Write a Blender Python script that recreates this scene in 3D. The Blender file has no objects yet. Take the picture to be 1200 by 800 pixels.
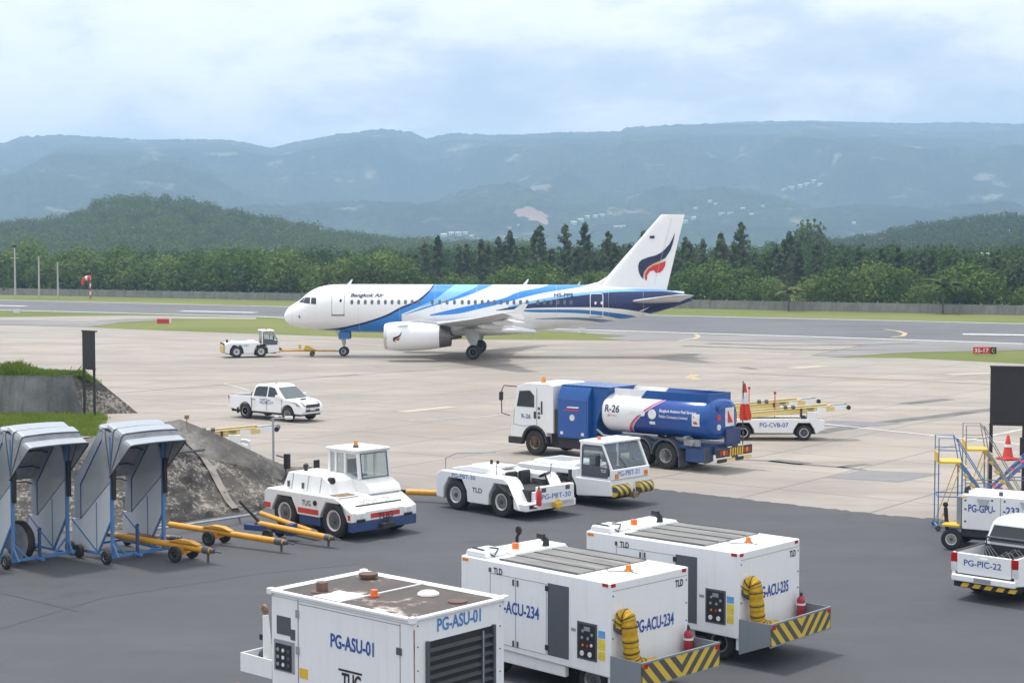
import bpy, bmesh, math, random
from mathutils import Vector, Matrix, noise as mn
R = math.radians
PI = math.pi
random.seed(7)
SC = bpy.context.scene
COL = SC.collection
CAMH = 8.5
PITCH = math.atan(103/1900)

def G(x, y, z=0.0):
    """ground point seen at photo pixel x, y (1200 x 800), at height z: used once to survey the site"""
    a, b = (x-600)/1900, -(y-400)/1900
    d = (a, math.cos(PITCH)+b*math.sin(PITCH), -math.sin(PITCH)+b*math.cos(PITCH))
    t = (z-CAMH)/d[2]
    return Vector((d[0]*t, d[1]*t, z))

def AT(x, y, D):
    """point at photo pixel x, y at distance D along world Y"""
    a, b = (x-600)/1900, -(y-400)/1900
    d = (a, math.cos(PITCH)+b*math.sin(PITCH), -math.sin(PITCH)+b*math.cos(PITCH))
    t = D/d[1]
    return Vector((d[0]*t, D, CAMH+d[2]*t))

# ------------------------------------------------------------------ materials
def nodes(name):
    m = bpy.data.materials.new(name); m.use_nodes = True
    nt = m.node_tree
    b = nt.nodes['Principled BSDF']
    return m, nt, b
def N(nt, typ, **kw):
    n = nt.nodes.new(typ)
    for k, v in kw.items():
        if k.startswith('i_'):
            n.inputs[k[2:].replace('_', ' ')].default_value = v
        else: setattr(n, k, v)
    return n
def L(nt, a, b): nt.links.new(a, b)
def rgba(c): return (c[0], c[1], c[2], 1.0)
def ramp(nt, fac, stops):
    r = N(nt, 'ShaderNodeValToRGB'); e = r.color_ramp.elements
    while len(e) < len(stops): e.new(0.5)
    for k, (p, c) in enumerate(stops):
        e[k].position = p; e[k].color = rgba(c) if len(c) == 3 else c
    L(nt, fac, r.inputs['Fac']); return r.outputs['Color']
def mixc(nt, fac, a, b, mode='MIX'):
    m = N(nt, 'ShaderNodeMix', data_type='RGBA', blend_type=mode)
    for sock, v in ((m.inputs['Factor'], fac), (m.inputs['A'], a), (m.inputs['B'], b)):
        pass
    ins = [s for s in m.inputs if s.enabled]
    fa, ia, ib = m.inputs[0], m.inputs[6], m.inputs[7]
    for sock, v in ((fa, fac), (ia, a), (ib, b)):
        if hasattr(v, 'is_linked'): L(nt, v, sock)
        elif isinstance(v, (int, float)): sock.default_value = v
        else: sock.default_value = rgba(v)
    return m.outputs[2]
def math_(nt, op, a, b=None, c=None, clamp=False):
    m = N(nt, 'ShaderNodeMath', operation=op, use_clamp=clamp)
    for i, v in enumerate((a, b, c)):
        if v is None: continue
        if hasattr(v, 'is_linked'): L(nt, v, m.inputs[i])
        else: m.inputs[i].default_value = v
    return m.outputs[0]
def coords(nt, kind='Object', scale=(1, 1, 1), rotz=0.0):
    t = N(nt, 'ShaderNodeTexCoord'); mp = N(nt, 'ShaderNodeMapping')
    mp.inputs['Scale'].default_value = scale; mp.inputs['Rotation'].default_value = (0, 0, rotz)
    L(nt, t.outputs[kind], mp.inputs['Vector']); return mp.outputs['Vector']
def nz(nt, vec, scale, detail=4, rough=0.55):
    n = N(nt, 'ShaderNodeTexNoise'); n.inputs['Scale'].default_value = scale
    n.inputs['Detail'].default_value = detail; n.inputs['Roughness'].default_value = rough
    L(nt, vec, n.inputs['Vector']); return n.outputs['Fac']
def bump(nt, b, h, strength=0.3, dist=0.02):
    bp = N(nt, 'ShaderNodeBump'); bp.inputs['Strength'].default_value = strength; bp.inputs['Distance'].default_value = dist
    L(nt, h, bp.inputs['Height']); L(nt, bp.outputs['Normal'], b.inputs['Normal'])

def paint(name, col, rough=0.4, dirt=0.25, dirtcol=(0.20, 0.18, 0.16), metal=0.0, scale=1.3, streak=True):
    """painted metal with soft grime patches and thin run-down streaks"""
    m, nt, b = nodes(name)
    v = coords(nt, 'Object')
    n1 = nz(nt, v, scale, 6, 0.65)
    f = ramp(nt, n1, [(0.45, (0, 0, 0)), (0.8, (1, 1, 1))])
    if streak:
        v2 = coords(nt, 'Object', (9, 9, 0.8))
        n2 = nz(nt, v2, 1.0, 4, 0.6)
        f2 = ramp(nt, n2, [(0.52, (0, 0, 0)), (0.78, (1, 1, 1))])
        f = mixc(nt, 0.5, f, f2)
    fac = math_(nt, 'MULTIPLY', f, dirt)
    c = mixc(nt, fac, col, dirtcol)
    L(nt, c, b.inputs['Base Color'])
    rr = math_(nt, 'MULTIPLY_ADD', fac, 0.5, rough, clamp=True)
    L(nt, rr, b.inputs['Roughness'])
    b.inputs['Metallic'].default_value = metal
    return m
def plain(name, col, rough=0.5, metal=0.0, var=0.15, scale=6.0, spec=0.5):
    m, nt, b = nodes(name)
    n1 = nz(nt, coords(nt, 'Object'), scale, 3)
    k = ramp(nt, n1, [(0.3, tuple(x*(1-var) for x in col)), (0.7, tuple(min(1, x*(1+var)) for x in col))])
    L(nt, k, b.inputs['Base Color'])
    b.inputs['Roughness'].default_value = rough; b.inputs['Metallic'].default_value = metal
    b.inputs['Specular IOR Level'].default_value = spec
    return m
def glass(name, col=(0.02, 0.03, 0.035), rough=0.06):
    m, nt, b = nodes(name)
    b.inputs['Base Color'].default_value = rgba(col); b.inputs['Roughness'].default_value = rough
    b.inputs['Specular IOR Level'].default_value = 0.6
    return m
def clear_glass(name, tint=(0.75, 0.85, 0.85), a=0.3):
    m = bpy.data.materials.new(name); m.use_nodes = True; nt = m.node_tree; nt.nodes.clear()
    o = N(nt, 'ShaderNodeOutputMaterial'); mx = N(nt, 'ShaderNodeMixShader')
    t = N(nt, 'ShaderNodeBsdfTransparent'); t.inputs['Color'].default_value = rgba(tint)
    p = N(nt, 'ShaderNodeBsdfPrincipled'); p.inputs['Base Color'].default_value = rgba((0.46, 0.50, 0.52)); p.inputs['Roughness'].default_value = 0.08
    mx.inputs[0].default_value = a
    L(nt, t.outputs[0], mx.inputs[1]); L(nt, p.outputs[0], mx.inputs[2]); L(nt, mx.outputs[0], o.inputs['Surface'])
    return m

MT = {}
MT['white'] = paint('white_paint', (0.80, 0.81, 0.82), 0.35, 0.16)
MT['white_clean'] = paint('white_car_paint', (0.82, 0.83, 0.84), 0.18, 0.07)
MT['white_old'] = paint('old_white_paint', (0.78, 0.78, 0.77), 0.45, 0.30)
MT['white_air'] = paint('aircraft_white', (0.82, 0.83, 0.84), 0.28, 0.10, scale=0.5, streak=False)
MT['grey_air'] = plain('aircraft_grey', (0.52, 0.54, 0.56), 0.35, 0.0, 0.08, 1.2)
MT['metal_air'] = plain('bare_metal', (0.60, 0.60, 0.61), 0.30, 0.9, 0.08)
MT['nozzle'] = plain('hot_nozzle_metal', (0.16, 0.15, 0.15), 0.4, 0.7, 0.25)
MT['tyre'] = plain('tyre_rubber', (0.022, 0.022, 0.023), 0.75, 0, 0.3)
MT['rim_white'] = paint('white_wheel_paint', (0.62, 0.62, 0.62), 0.45, 0.45)
MT['rim_grey'] = plain('grey_wheel_metal', (0.30, 0.30, 0.31), 0.45, 0.5)
MT['rim_blue'] = plain('blue_wheel_paint', (0.03, 0.08, 0.26), 0.5)
MT['hub'] = plain('hub_metal', (0.10, 0.10, 0.11), 0.5, 0.5)
MT['rusty'] = plain('rusty_wheel_metal', (0.30, 0.19, 0.12), 0.6, 0.3, 0.5)
MT['black'] = plain('black_paint', (0.018, 0.018, 0.02), 0.45)
MT['blackplastic'] = plain('black_plastic', (0.028, 0.028, 0.03), 0.6)
MT['dark'] = plain('dark_underbody', (0.03, 0.03, 0.032), 0.8)
MT['charcoal'] = paint('charcoal_paint', (0.075, 0.085, 0.105), 0.5, 0.2)
MT['grey'] = paint('grey_paint', (0.26, 0.28, 0.30), 0.5, 0.3)
MT['steel'] = plain('galvanised_steel', (0.42, 0.43, 0.44), 0.4, 0.6)
MT['blue_truck'] = paint('truck_blue', (0.010, 0.085, 0.30), 0.18, 0.06, streak=False)
MT['blue_dark'] = paint('chassis_blue', (0.02, 0.06, 0.20), 0.5, 0.3)
MT['blue_frame'] = paint('frame_blue', (0.075, 0.20, 0.43), 0.5, 0.28)
MT['navy_stripe'] = paint('navy_stripe_paint', (0.025, 0.06, 0.17), 0.4, 0.25)
MT['red_stripe'] = paint('red_stripe_paint', (0.55, 0.045, 0.03), 0.4, 0.2)
MT['red'] = plain('red_paint', (0.55, 0.03, 0.03), 0.4)
MT['yellow_bar'] = paint('yellow_towbar_paint', (0.68, 0.32, 0.025), 0.45, 0.45, (0.13, 0.08, 0.05), scale=3.0)
MT['yellow'] = paint('yellow_paint', (0.72, 0.46, 0.03), 0.45, 0.2)
MT['yellow_hose'] = plain('yellow_duct_fabric', (0.50, 0.30, 0.012), 0.75, 0, 0.2, 8)
MT['cream'] = paint('cream_rail_paint', (0.70, 0.55, 0.22), 0.5, 0.3)
MT['orange'] = plain('orange_lens', (0.75, 0.16, 0.03), 0.25)
MT['red_lens'] = plain('red_lens', (0.42, 0.012, 0.012), 0.15)
MT['amber_lens'] = plain('amber_lens', (0.70, 0.22, 0.02), 0.15)
MT['clear_lens'] = plain('clear_lens', (0.62, 0.64, 0.66), 0.1)
MT['chrome'] = plain('chrome', (0.7, 0.7, 0.71), 0.12, 1.0, 0.03)
MT['glass'] = glass('dark_window_glass')
MT['glass_grey'] = glass('sky_lit_glass', (0.10, 0.125, 0.13), 0.05)
MT['cab_glass'] = clear_glass('clear_cab_glass', (.93,.96,.96), .16)
MT['seat'] = plain('seat_vinyl', (0.03, 0.03, 0.034), 0.6)
MT['txt_blue'] = plain('blue_lettering', (0.026, 0.078, 0.34), 0.5, 0, 0.05)
MT['txt_lblue'] = plain('faded_blue_lettering', (0.06, 0.21, 0.52), 0.5, 0, 0.05)
MT['txt_navy'] = plain('navy_lettering', (0.012, 0.02, 0.075), 0.5, 0, 0.05)
MT['txt_black'] = plain('black_lettering', (0.02, 0.02, 0.025), 0.5, 0, 0.05)
MT['txt_white'] = plain('white_lettering', (0.8, 0.8, 0.8), 0.5, 0, 0.03)
MT['txt_red'] = plain('red_lettering', (0.5, 0.02, 0.02), 0.5, 0, 0.05)
MT['logo_gold'] = plain('gold_emblem_paint', (0.75, 0.45, 0.12), 0.5, 0, 0.05)
MT['flag_red'] = plain('red_flag_cloth', (0.60, 0.045, 0.025), 0.8)
MT['cone_red'] = plain('red_cone_rubber', (0.55, 0.04, 0.03), 0.6)
MT['cone_white'] = plain('white_reflective', (0.7, 0.7, 0.7), 0.5)
def stripes_mat(name, ang, period, duty=0.5, chev=None):
    m, nt, b = nodes(name)
    t = N(nt, 'ShaderNodeTexCoord'); s = N(nt, 'ShaderNodeSeparateXYZ'); L(nt, t.outputs['Object'], s.inputs[0])
    y = s.outputs['Y']
    if chev is not None: y = math_(nt, 'ABSOLUTE', math_(nt, 'SUBTRACT', y, chev))
    u = math_(nt, 'ADD', math_(nt, 'MULTIPLY', y, math.cos(ang)), math_(nt, 'MULTIPLY', s.outputs['Z'], -math.sin(ang) if chev is not None else math.sin(ang)))
    fr = math_(nt, 'FRACT', math_(nt, 'DIVIDE', math_(nt, 'ADD', u, 50.0), period))
    k = math_(nt, 'GREATER_THAN', fr, duty)
    n1 = nz(nt, coords(nt), 5, 5)
    c = mixc(nt, k, (0.66, 0.47, 0.03), (0.055, 0.05, 0.05))
    c = mixc(nt, math_(nt, 'MULTIPLY', n1, 0.25), c, (0.25, 0.23, 0.2))
    L(nt, c, b.inputs['Base Color']); b.inputs['Roughness'].default_value = 0.5
    return m
MT['hazard'] = stripes_mat('hazard_chevrons', R(45), 0.235, 0.5, 1.16)
MT['hazard_diag'] = stripes_mat('hazard_stripes', R(40), 0.22, 0.5)

# ------------------------------------------------------------------ mesh builder
class M:
    def __init__(s): s.v = []; s.f = []; s.m = []
    def add(s, vs, fs, mat=0):
        k = len(s.v); s.v += [tuple(p) for p in vs]
        for f in fs: s.f.append([k+i for i in f]); s.m.append(mat)
        return s
    def box(s, a, b, mat=0):
        (x0, y0, z0), (x1, y1, z1) = a, b
        return s.add([(x0,y0,z0),(x1,y0,z0),(x1,y1,z0),(x0,y1,z0),(x0,y0,z1),(x1,y0,z1),(x1,y1,z1),(x0,y1,z1)],
                     [(0,3,2,1),(4,5,6,7),(0,1,5,4),(1,2,6,5),(2,3,7,6),(3,0,4,7)], mat)
    def bar(s, p0, p1, w, h=None, mat=0, up=(0,0,1)):
        """square bar from p0 to p1"""
        h = h or w; p0, p1 = Vector(p0), Vector(p1); d = (p1-p0).normalized(); u = Vector(up)
        if abs(d.dot(u)) > 0.98: u = Vector((1,0,0))
        sx = d.cross(u).normalized(); u = sx.cross(d)
        vs = []
        for p in (p0, p1):
            for a, b in ((-1,-1),(1,-1),(1,1),(-1,1)): vs.append(p+sx*a*w/2+u*b*h/2)
        return s.add(vs, [(0,1,2,3),(7,6,5,4),(0,4,5,1),(1,5,6,2),(2,6,7,3),(3,7,4,0)], mat)
    def cyl(s, p0, p1, r0, r1=None, n=16, mat=0, cap=True):
        r1 = r0 if r1 is None else r1
        p0, p1 = Vector(p0), Vector(p1); d = (p1-p0).normalized()
        u = Vector((0,0,1)) if abs(d.z) < 0.9 else Vector((1,0,0))
        a = d.cross(u).normalized(); b = d.cross(a)
        vs = [p0+(a*math.cos(2*PI*i/n)+b*math.sin(2*PI*i/n))*r0 for i in range(n)]
        vs += [p1+(a*math.cos(2*PI*i/n)+b*math.sin(2*PI*i/n))*r1 for i in range(n)]
        fs = [(i,(i+1)%n,n+(i+1)%n,n+i) for i in range(n)]
        if cap: fs += [tuple(range(n-1,-1,-1)), tuple(range(n,2*n))]
        return s.add(vs, fs, mat)
    def tube(s, pts, r, n=8, mat=0):
        pts = [Vector(p) for p in pts]
        rings = []; prev = None
        for i, p in enumerate(pts):
            d = ((pts[min(i+1,len(pts)-1)]-pts[max(i-1,0)])).normalized()
            if prev is None:
                u = Vector((0,0,1)) if abs(d.z) < 0.9 else Vector((1,0,0)); a = d.cross(u).normalized()
            else: a = (prev-d*prev.dot(d)).normalized()
            prev = a; b = d.cross(a)
            rr = r[i] if isinstance(r, (list, tuple)) else r
            rings.append([p+(a*math.cos(2*PI*k/n)+b*math.sin(2*PI*k/n))*rr for k in range(n)])
        return s.loft(rings, mat, True)
    def loft(s, rings, mat=0, caps=True, closed=True):
        n = len(rings[0]); vs = [p for r in rings for p in r]; fs = []
        for i in range(len(rings)-1):
            for k in range(n if closed else n-1):
                fs.append((i*n+k, i*n+(k+1)%n, (i+1)*n+(k+1)%n, (i+1)*n+k))
        if caps: fs += [tuple(range(n-1,-1,-1)), tuple(range((len(rings)-1)*n, len(rings)*n))]
        return s.add(vs, fs, mat)
    def prism(s, poly, lo, hi, plane='xz', mat=0, fn=None):
        n = len(poly)
        def P(a, b, c):
            p = {'xz': (a, c, b), 'xy': (a, b, c), 'yz': (c, a, b)}[plane]
            return fn(p) if fn else p
        vs = [P(a, b, lo) for a, b in poly]+[P(a, b, hi) for a, b in poly]
        fs = [(i,(i+1)%n,n+(i+1)%n,n+i) for i in range(n)]+[tuple(range(n-1,-1,-1)), tuple(range(n,2*n))]
        return s.add(vs, fs, mat)
    def face(s, pts, mat=0): return s.add(pts, [tuple(range(len(pts)))], mat)
    def slab(s, pts, t, mat=0):
        """flat polygon given thickness t along its normal"""
        pts = [Vector(p) for p in pts]; n = Vector((0,0,0))
        for i in range(len(pts)): n += (pts[i]-pts[0]).cross(pts[(i+1)%len(pts)]-pts[0])
        n = n.normalized()*t; k = len(pts)
        return s.add(pts+[p-n for p in pts], [tuple(range(k)), tuple(range(2*k-1,k-1,-1))]+[(i,k+i,k+(i+1)%k,(i+1)%k) for i in range(k)], mat)
    def lathe(s, prof, c=(0,0,0), axis='y', n=24, mat=0):
        """prof: (radius, offset along the axis)"""
        rings = []
        for r, h in prof:
            ring = []
            for i in range(n):
                a = 2*PI*i/n; ca, sa = r*math.cos(a), r*math.sin(a)
                p = {'y': (ca, h, sa), 'x': (h, ca, sa), 'z': (ca, sa, h)}[axis]
                ring.append((p[0]+c[0], p[1]+c[1], p[2]+c[2]))
            rings.append(ring)
        return s.loft(rings, mat, True)
    def sphere(s, c, r, n=10, mat=0, sc=(1,1,1)):
        prof = [(max(1e-3, math.sin(PI*i/n))*r, -math.cos(PI*i/n)*r) for i in range(n+1)]
        k = len(s.v); s.lathe(prof, (0,0,0), 'z', n*2, mat)
        for i in range(k, len(s.v)):
            p = s.v[i]; s.v[i] = (p[0]*sc[0]+c[0], p[1]*sc[1]+c[1], p[2]*sc[2]+c[2])
        return s
    def xf(s, mtx):
        s.v = [tuple(mtx @ Vector(p)) for p in s.v]; return s

def recalc(me):
    bm = bmesh.new(); bm.from_mesh(me); bmesh.ops.recalc_face_normals(bm, faces=bm.faces); bm.to_mesh(me); bm.free()
def obj(name, m, mats, parent=None, bevel=0.0, smooth=38, seg=2, label=None, fix=True):
    me = bpy.data.meshes.new(name); me.from_pydata(m.v, [], m.f)
    if not isinstance(mats, (list, tuple)): mats = [mats]
    for k in mats: me.materials.append(MT[k] if isinstance(k, str) else k)
    me.polygons.foreach_set('material_index', m.m)
    if fix: recalc(me)
    if smooth:
        me.polygons.foreach_set('use_smooth', [True]*len(me.polygons))
        me.set_sharp_from_angle(angle=R(smooth))
    me.update()
    o = bpy.data.objects.new(name, me); COL.objects.link(o)
    if parent: o.parent = parent
    if bevel:
        b = o.modifiers.new('bevel', 'BEVEL'); b.width = bevel; b.segments = seg; b.limit_method = 'ANGLE'; b.angle_limit = R(40)
        b.harden_normals = True
    if label: o['label'] = label
    return o
def tag(o, label=None, cat=None, group=None, kind=None):
    if label: o['label'] = label
    if cat: o['category'] = cat
    if group: o['group'] = group
    if kind: o['kind'] = kind
    return o
def thing(name, label, cat, loc=(0,0,0), rz=0.0, group=None):
    o = bpy.data.objects.new(name, None); COL.objects.link(o)
    o.empty_display_size = 0.3
    o.location = loc; o.rotation_euler = (0, 0, R(rz))
    return tag(o, label, cat, group)
def copy_tree(o, parent=None):
    c = o.copy(); COL.objects.link(c)
    if parent: c.parent = parent
    for ch in list(o.children): copy_tree(ch, c)
    return c

_tx = {}
def text_mesh(s, bold=0.012, shear=0.0):
    k = (s, bold, shear)
    if k not in _tx:
        cu = bpy.data.curves.new('txt', 'FONT'); cu.body = s; cu.size = 1.0; cu.offset = bold; cu.shear = shear
        cu.resolution_u = 3; cu.fill_mode = 'BOTH'
        o = bpy.data.objects.new('txt', cu); COL.objects.link(o)
        bpy.context.view_layer.update()
        me = o.to_mesh()
        vs = [v.co.copy() for v in me.vertices]; fs = [tuple(p.vertices) for p in me.polygons]
        o.to_mesh_clear(); bpy.data.objects.remove(o); bpy.data.curves.remove(cu)
        x0 = min(v.x for v in vs); x1 = max(v.x for v in vs); y0 = min(v.y for v in vs); y1 = max(v.y for v in vs)
        _tx[k] = ([((v.x-x0)/(x1-x0), (v.y-y0)/(y1-y0)) for v in vs], fs, (x1-x0)/(y1-y0))
    return _tx[k]
def text(parent, s, p, ux, uz, h, w=None, mat='txt_blue', name='lettering', bold=0.012, shear=0.0, wrap=None):
    """lettering of height h from lower left corner p, along ux, up uz; width w squeezes it"""
    vs, fs, asp = text_mesh(s, bold, shear); w = w or h*asp
    p, ux, uz = Vector(p), Vector(ux), Vector(uz); m = M()
    pts = [p+ux*(a*w)+uz*(b*h) for a, b in vs]
    if wrap: pts = [wrap(q) for q in pts]
    m.add(pts, fs)
    return obj(name, m, mat, parent, smooth=0, fix=False)

_wh = {}
def wheel(parent, c, r, w, rim='rim_white', side=1, rr=0.55, bolts=True, dual=0.0, name='wheel'):
    """tyre as the wheel mesh, rim (> hub) as its child; side = +1 when its outer face looks towards +y"""
    k = (r, w, rim, side, rr, dual)
    if k not in _wh:
        m = M(); ri = r*rr; h = w/2
        prof = [(ri, -h*0.7), (ri*1.04, -h*0.92), (r*0.82, -h), (r*0.95, -h*0.93), (r, -h*0.7), (r*0.985, -h*0.25), (r, -h*0.2), (r, h*0.2), (r*0.985, h*0.25), (r, h*0.7), (r*0.95, h*0.93), (r*0.82, h), (ri*1.04, h*0.92), (ri, h*0.7)]
        m.lathe(prof, (0,0,0), 'y', 32)
        if dual: m.lathe(prof, (0, -side*dual, 0), 'y', 28)
        t = obj('wheel', m, 'tyre', None, smooth=50)
        q = M(); s_ = side*h
        q.lathe([(ri*0.99, s_*0.7), (ri*1.0, s_*0.93), (ri*0.93, s_*0.95), (ri*0.86, s_*0.72), (ri*0.62, s_*0.55), (ri*0.40, s_*0.62), (ri*0.3, s_*0.62)], (0,0,0), 'y', 28)
        q.lathe([(ri*0.3, s_*0.6), (ri*0.28, s_*0.8), (ri*0.12, s_*0.86), (0.001, s_*0.86)], (0,0,0), 'y', 14, 1)
        if bolts:
            for i in range(8):
                a = 2*PI*i/8; q.cyl((ri*0.48*math.cos(a), s_*0.55, ri*0.48*math.sin(a)), (ri*0.48*math.cos(a), s_*0.68, ri*0.48*math.sin(a)), ri*0.05, n=6, mat=1)
                q.cyl((ri*0.73*math.cos(a+.2), s_*0.60, ri*0.73*math.sin(a+.2)), (ri*0.73*math.cos(a+.2), s_*0.655, ri*0.73*math.sin(a+.2)), ri*0.075, n=8, mat=1)
        rm = obj('rim', q, [rim, 'hub'], t, smooth=40)
        _wh[k] = t; t.location = c; t.parent = parent; t.name = name
        return t
    t = copy_tree(_wh[k], parent); t.location = c
    return t
# ------------------------------------------------------------------ camera, light, sky, air
cam = bpy.data.cameras.new('camera'); cam.sensor_width = 36; cam.lens = 57.0; cam.clip_start = 0.5; cam.clip_end = 30000
co = bpy.data.objects.new('camera', cam); COL.objects.link(co); co.location = (0, 0, CAMH)
co.rotation_euler = (PI/2-PITCH, 0, 0); SC.camera = co
SC.render.resolution_x, SC.render.resolution_y = 1024, 682
SC.view_settings.view_transform = 'Standard'; SC.view_settings.look = 'None'
SC.view_settings.exposure = 0.42; SC.view_settings.gamma = 1.0
SC.cycles.use_denoising = True
SC.cycles.max_bounces = 8; SC.cycles.diffuse_bounces = 3; SC.cycles.glossy_bounces = 3; SC.cycles.volume_bounces = 1
SC.cycles.transparent_max_bounces = 12
SUN_EL, SUN_AZ = R(71), R(-50)        # azimuth from +Y towards +X
sd = Vector((math.cos(SUN_EL)*math.sin(SUN_AZ), math.cos(SUN_EL)*math.cos(SUN_AZ), math.sin(SUN_EL)))
sl = bpy.data.lights.new('sun', 'SUN'); sl.energy = 2.4; sl.angle = R(7); sl.color = (1.0, 0.955, 0.89)
so = bpy.data.objects.new('sun', sl); COL.objects.link(so); so.rotation_euler = (-sd).to_track_quat('-Z', 'Y').to_euler(); so.location = sd*200

w = bpy.data.worlds.new('World'); SC.world = w; w.use_nodes = True; nt = w.node_tree; nt.nodes.clear()
out = N(nt, 'ShaderNodeOutputWorld'); bg = N(nt, 'ShaderNodeBackground'); bg.inputs['Strength'].default_value = 0.1
sky = N(nt, 'ShaderNodeTexSky', sky_type='NISHITA', sun_disc=False, sun_elevation=SUN_EL, sun_rotation=SUN_AZ, air_density=1.2, dust_density=2.5, ozone_density=1.2)
tc = N(nt, 'ShaderNodeTexCoord'); sp = N(nt, 'ShaderNodeSeparateXYZ'); L(nt, tc.outputs['Generated'], sp.inputs[0])
# clouds live on a flat layer above: direction / (z + 0.12), so they shrink towards the horizon
vm_ = N(nt, 'ShaderNodeVectorMath', operation='MULTIPLY'); L(nt, tc.outputs['Generated'], vm_.inputs[0]); vm_.inputs[1].default_value = (3.4, 3.4, 8.5)
zz = math_(nt, 'ADD', math_(nt, 'MAXIMUM', sp.outputs['Z'], 0.0), 0.16)
cb = N(nt, 'ShaderNodeCombineXYZ'); L(nt, math_(nt, 'DIVIDE', sp.outputs['X'], zz), cb.inputs[0]); L(nt, math_(nt, 'DIVIDE', sp.outputs['Y'], zz), cb.inputs[1]); cb.inputs[2].default_value = 1.7
n1 = nz(nt, vm_.outputs[0], 1.5, 10, 0.58); n2 = nz(nt, cb.outputs[0], 0.5, 4, 0.5); n3 = nz(nt, vm_.outputs[0], 5.5, 8, 0.62)
den = math_(nt, 'ADD', math_(nt, 'MULTIPLY', n1, 0.70), math_(nt, 'ADD', math_(nt, 'MULTIPLY', n2, 0.30), math_(nt, 'MULTIPLY', n3, 0.12)))
cov = ramp(nt, den, [(0.38, (0.72, 0.72, 0.72)), (0.66, (1, 1, 1))])
cc = ramp(nt, den, [(0.46, (5.9, 6.8, 8.1)), (0.53, (7.7, 8.1, 8.7)), (0.59, (10.6, 10.5, 10.4)), (0.65, (11.4, 11.1, 10.9)), (0.72, (8.2, 8.5, 8.9))])
up_ = N(nt, 'ShaderNodeMapRange', interpolation_type='SMOOTHSTEP'); L(nt, sp.outputs['Z'], up_.inputs['Value'])
for i_, v_ in ((1, .20), (2, .85), (3, .92), (4, 1.3)): up_.inputs[i_].default_value = v_
skyc = mixc(nt, cov, sky.outputs[0], cc)
sc_ = N(nt, 'ShaderNodeVectorMath', operation='SCALE'); L(nt, skyc, sc_.inputs[0]); L(nt, up_.outputs[0], sc_.inputs['Scale'])   # overcast: brighter overhead than low down
L(nt, sc_.outputs[0], bg.inputs['Color']); L(nt, bg.outputs[0], out.inputs['Surface'])

hz = M().box((-7600, -80, -2.5), (7600, 6900, 505))
mh = bpy.data.materials.new('haze_air'); mh.use_nodes = True; nt = mh.node_tree; nt.nodes.clear()
o_ = N(nt, 'ShaderNodeOutputMaterial'); pv = N(nt, 'ShaderNodeVolumePrincipled')
HAZE = 0.00023
pv.inputs['Color'].default_value = (0.50, 0.71, 1.0, 1); pv.inputs['Density'].default_value = HAZE; pv.inputs['Anisotropy'].default_value = 0.25
L(nt, pv.outputs[0], o_.inputs['Volume'])
tag(obj('haze', hz, mh, smooth=0), 'pale blue haze lying over the airfield and hills', 'haze', kind='stuff')

# ------------------------------------------------------------------ ground
def grass_mat():
    m, nt, b = nodes('mown_grass'); v = coords(nt)
    a = nz(nt, v, 0.02, 5, .6); c = nz(nt, v, 0.6, 5, .7)
    k = ramp(nt, a, [(0.35, (0.115, 0.15, 0.035)), (0.62, (0.22, 0.22, 0.075))])
    k = mixc(nt, math_(nt, 'MULTIPLY', c, 0.6), k, (0.09, 0.12, 0.03))
    L(nt, k, b.inputs['Base Color']); b.inputs['Roughness'].default_value = 0.9; b.inputs['Specular IOR Level'].default_value = 0.15
    bump(nt, b, nz(nt, v, 9, 4), .6, .05); return m
def slab_lines(nt, v, size, wd):
    s = N(nt, 'ShaderNodeSeparateXYZ'); L(nt, v, s.inputs[0]); o = None
    for ax in 'XY':
        f = math_(nt, 'FRACT', math_(nt, 'DIVIDE', math_(nt, 'ADD', s.outputs[ax], 5000), size))
        k = math_(nt, 'LESS_THAN', math_(nt, 'ABSOLUTE', math_(nt, 'SUBTRACT', f, 0.5)), wd/size)
        o = k if o is None else math_(nt, 'MAXIMUM', o, k)
    return o
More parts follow.
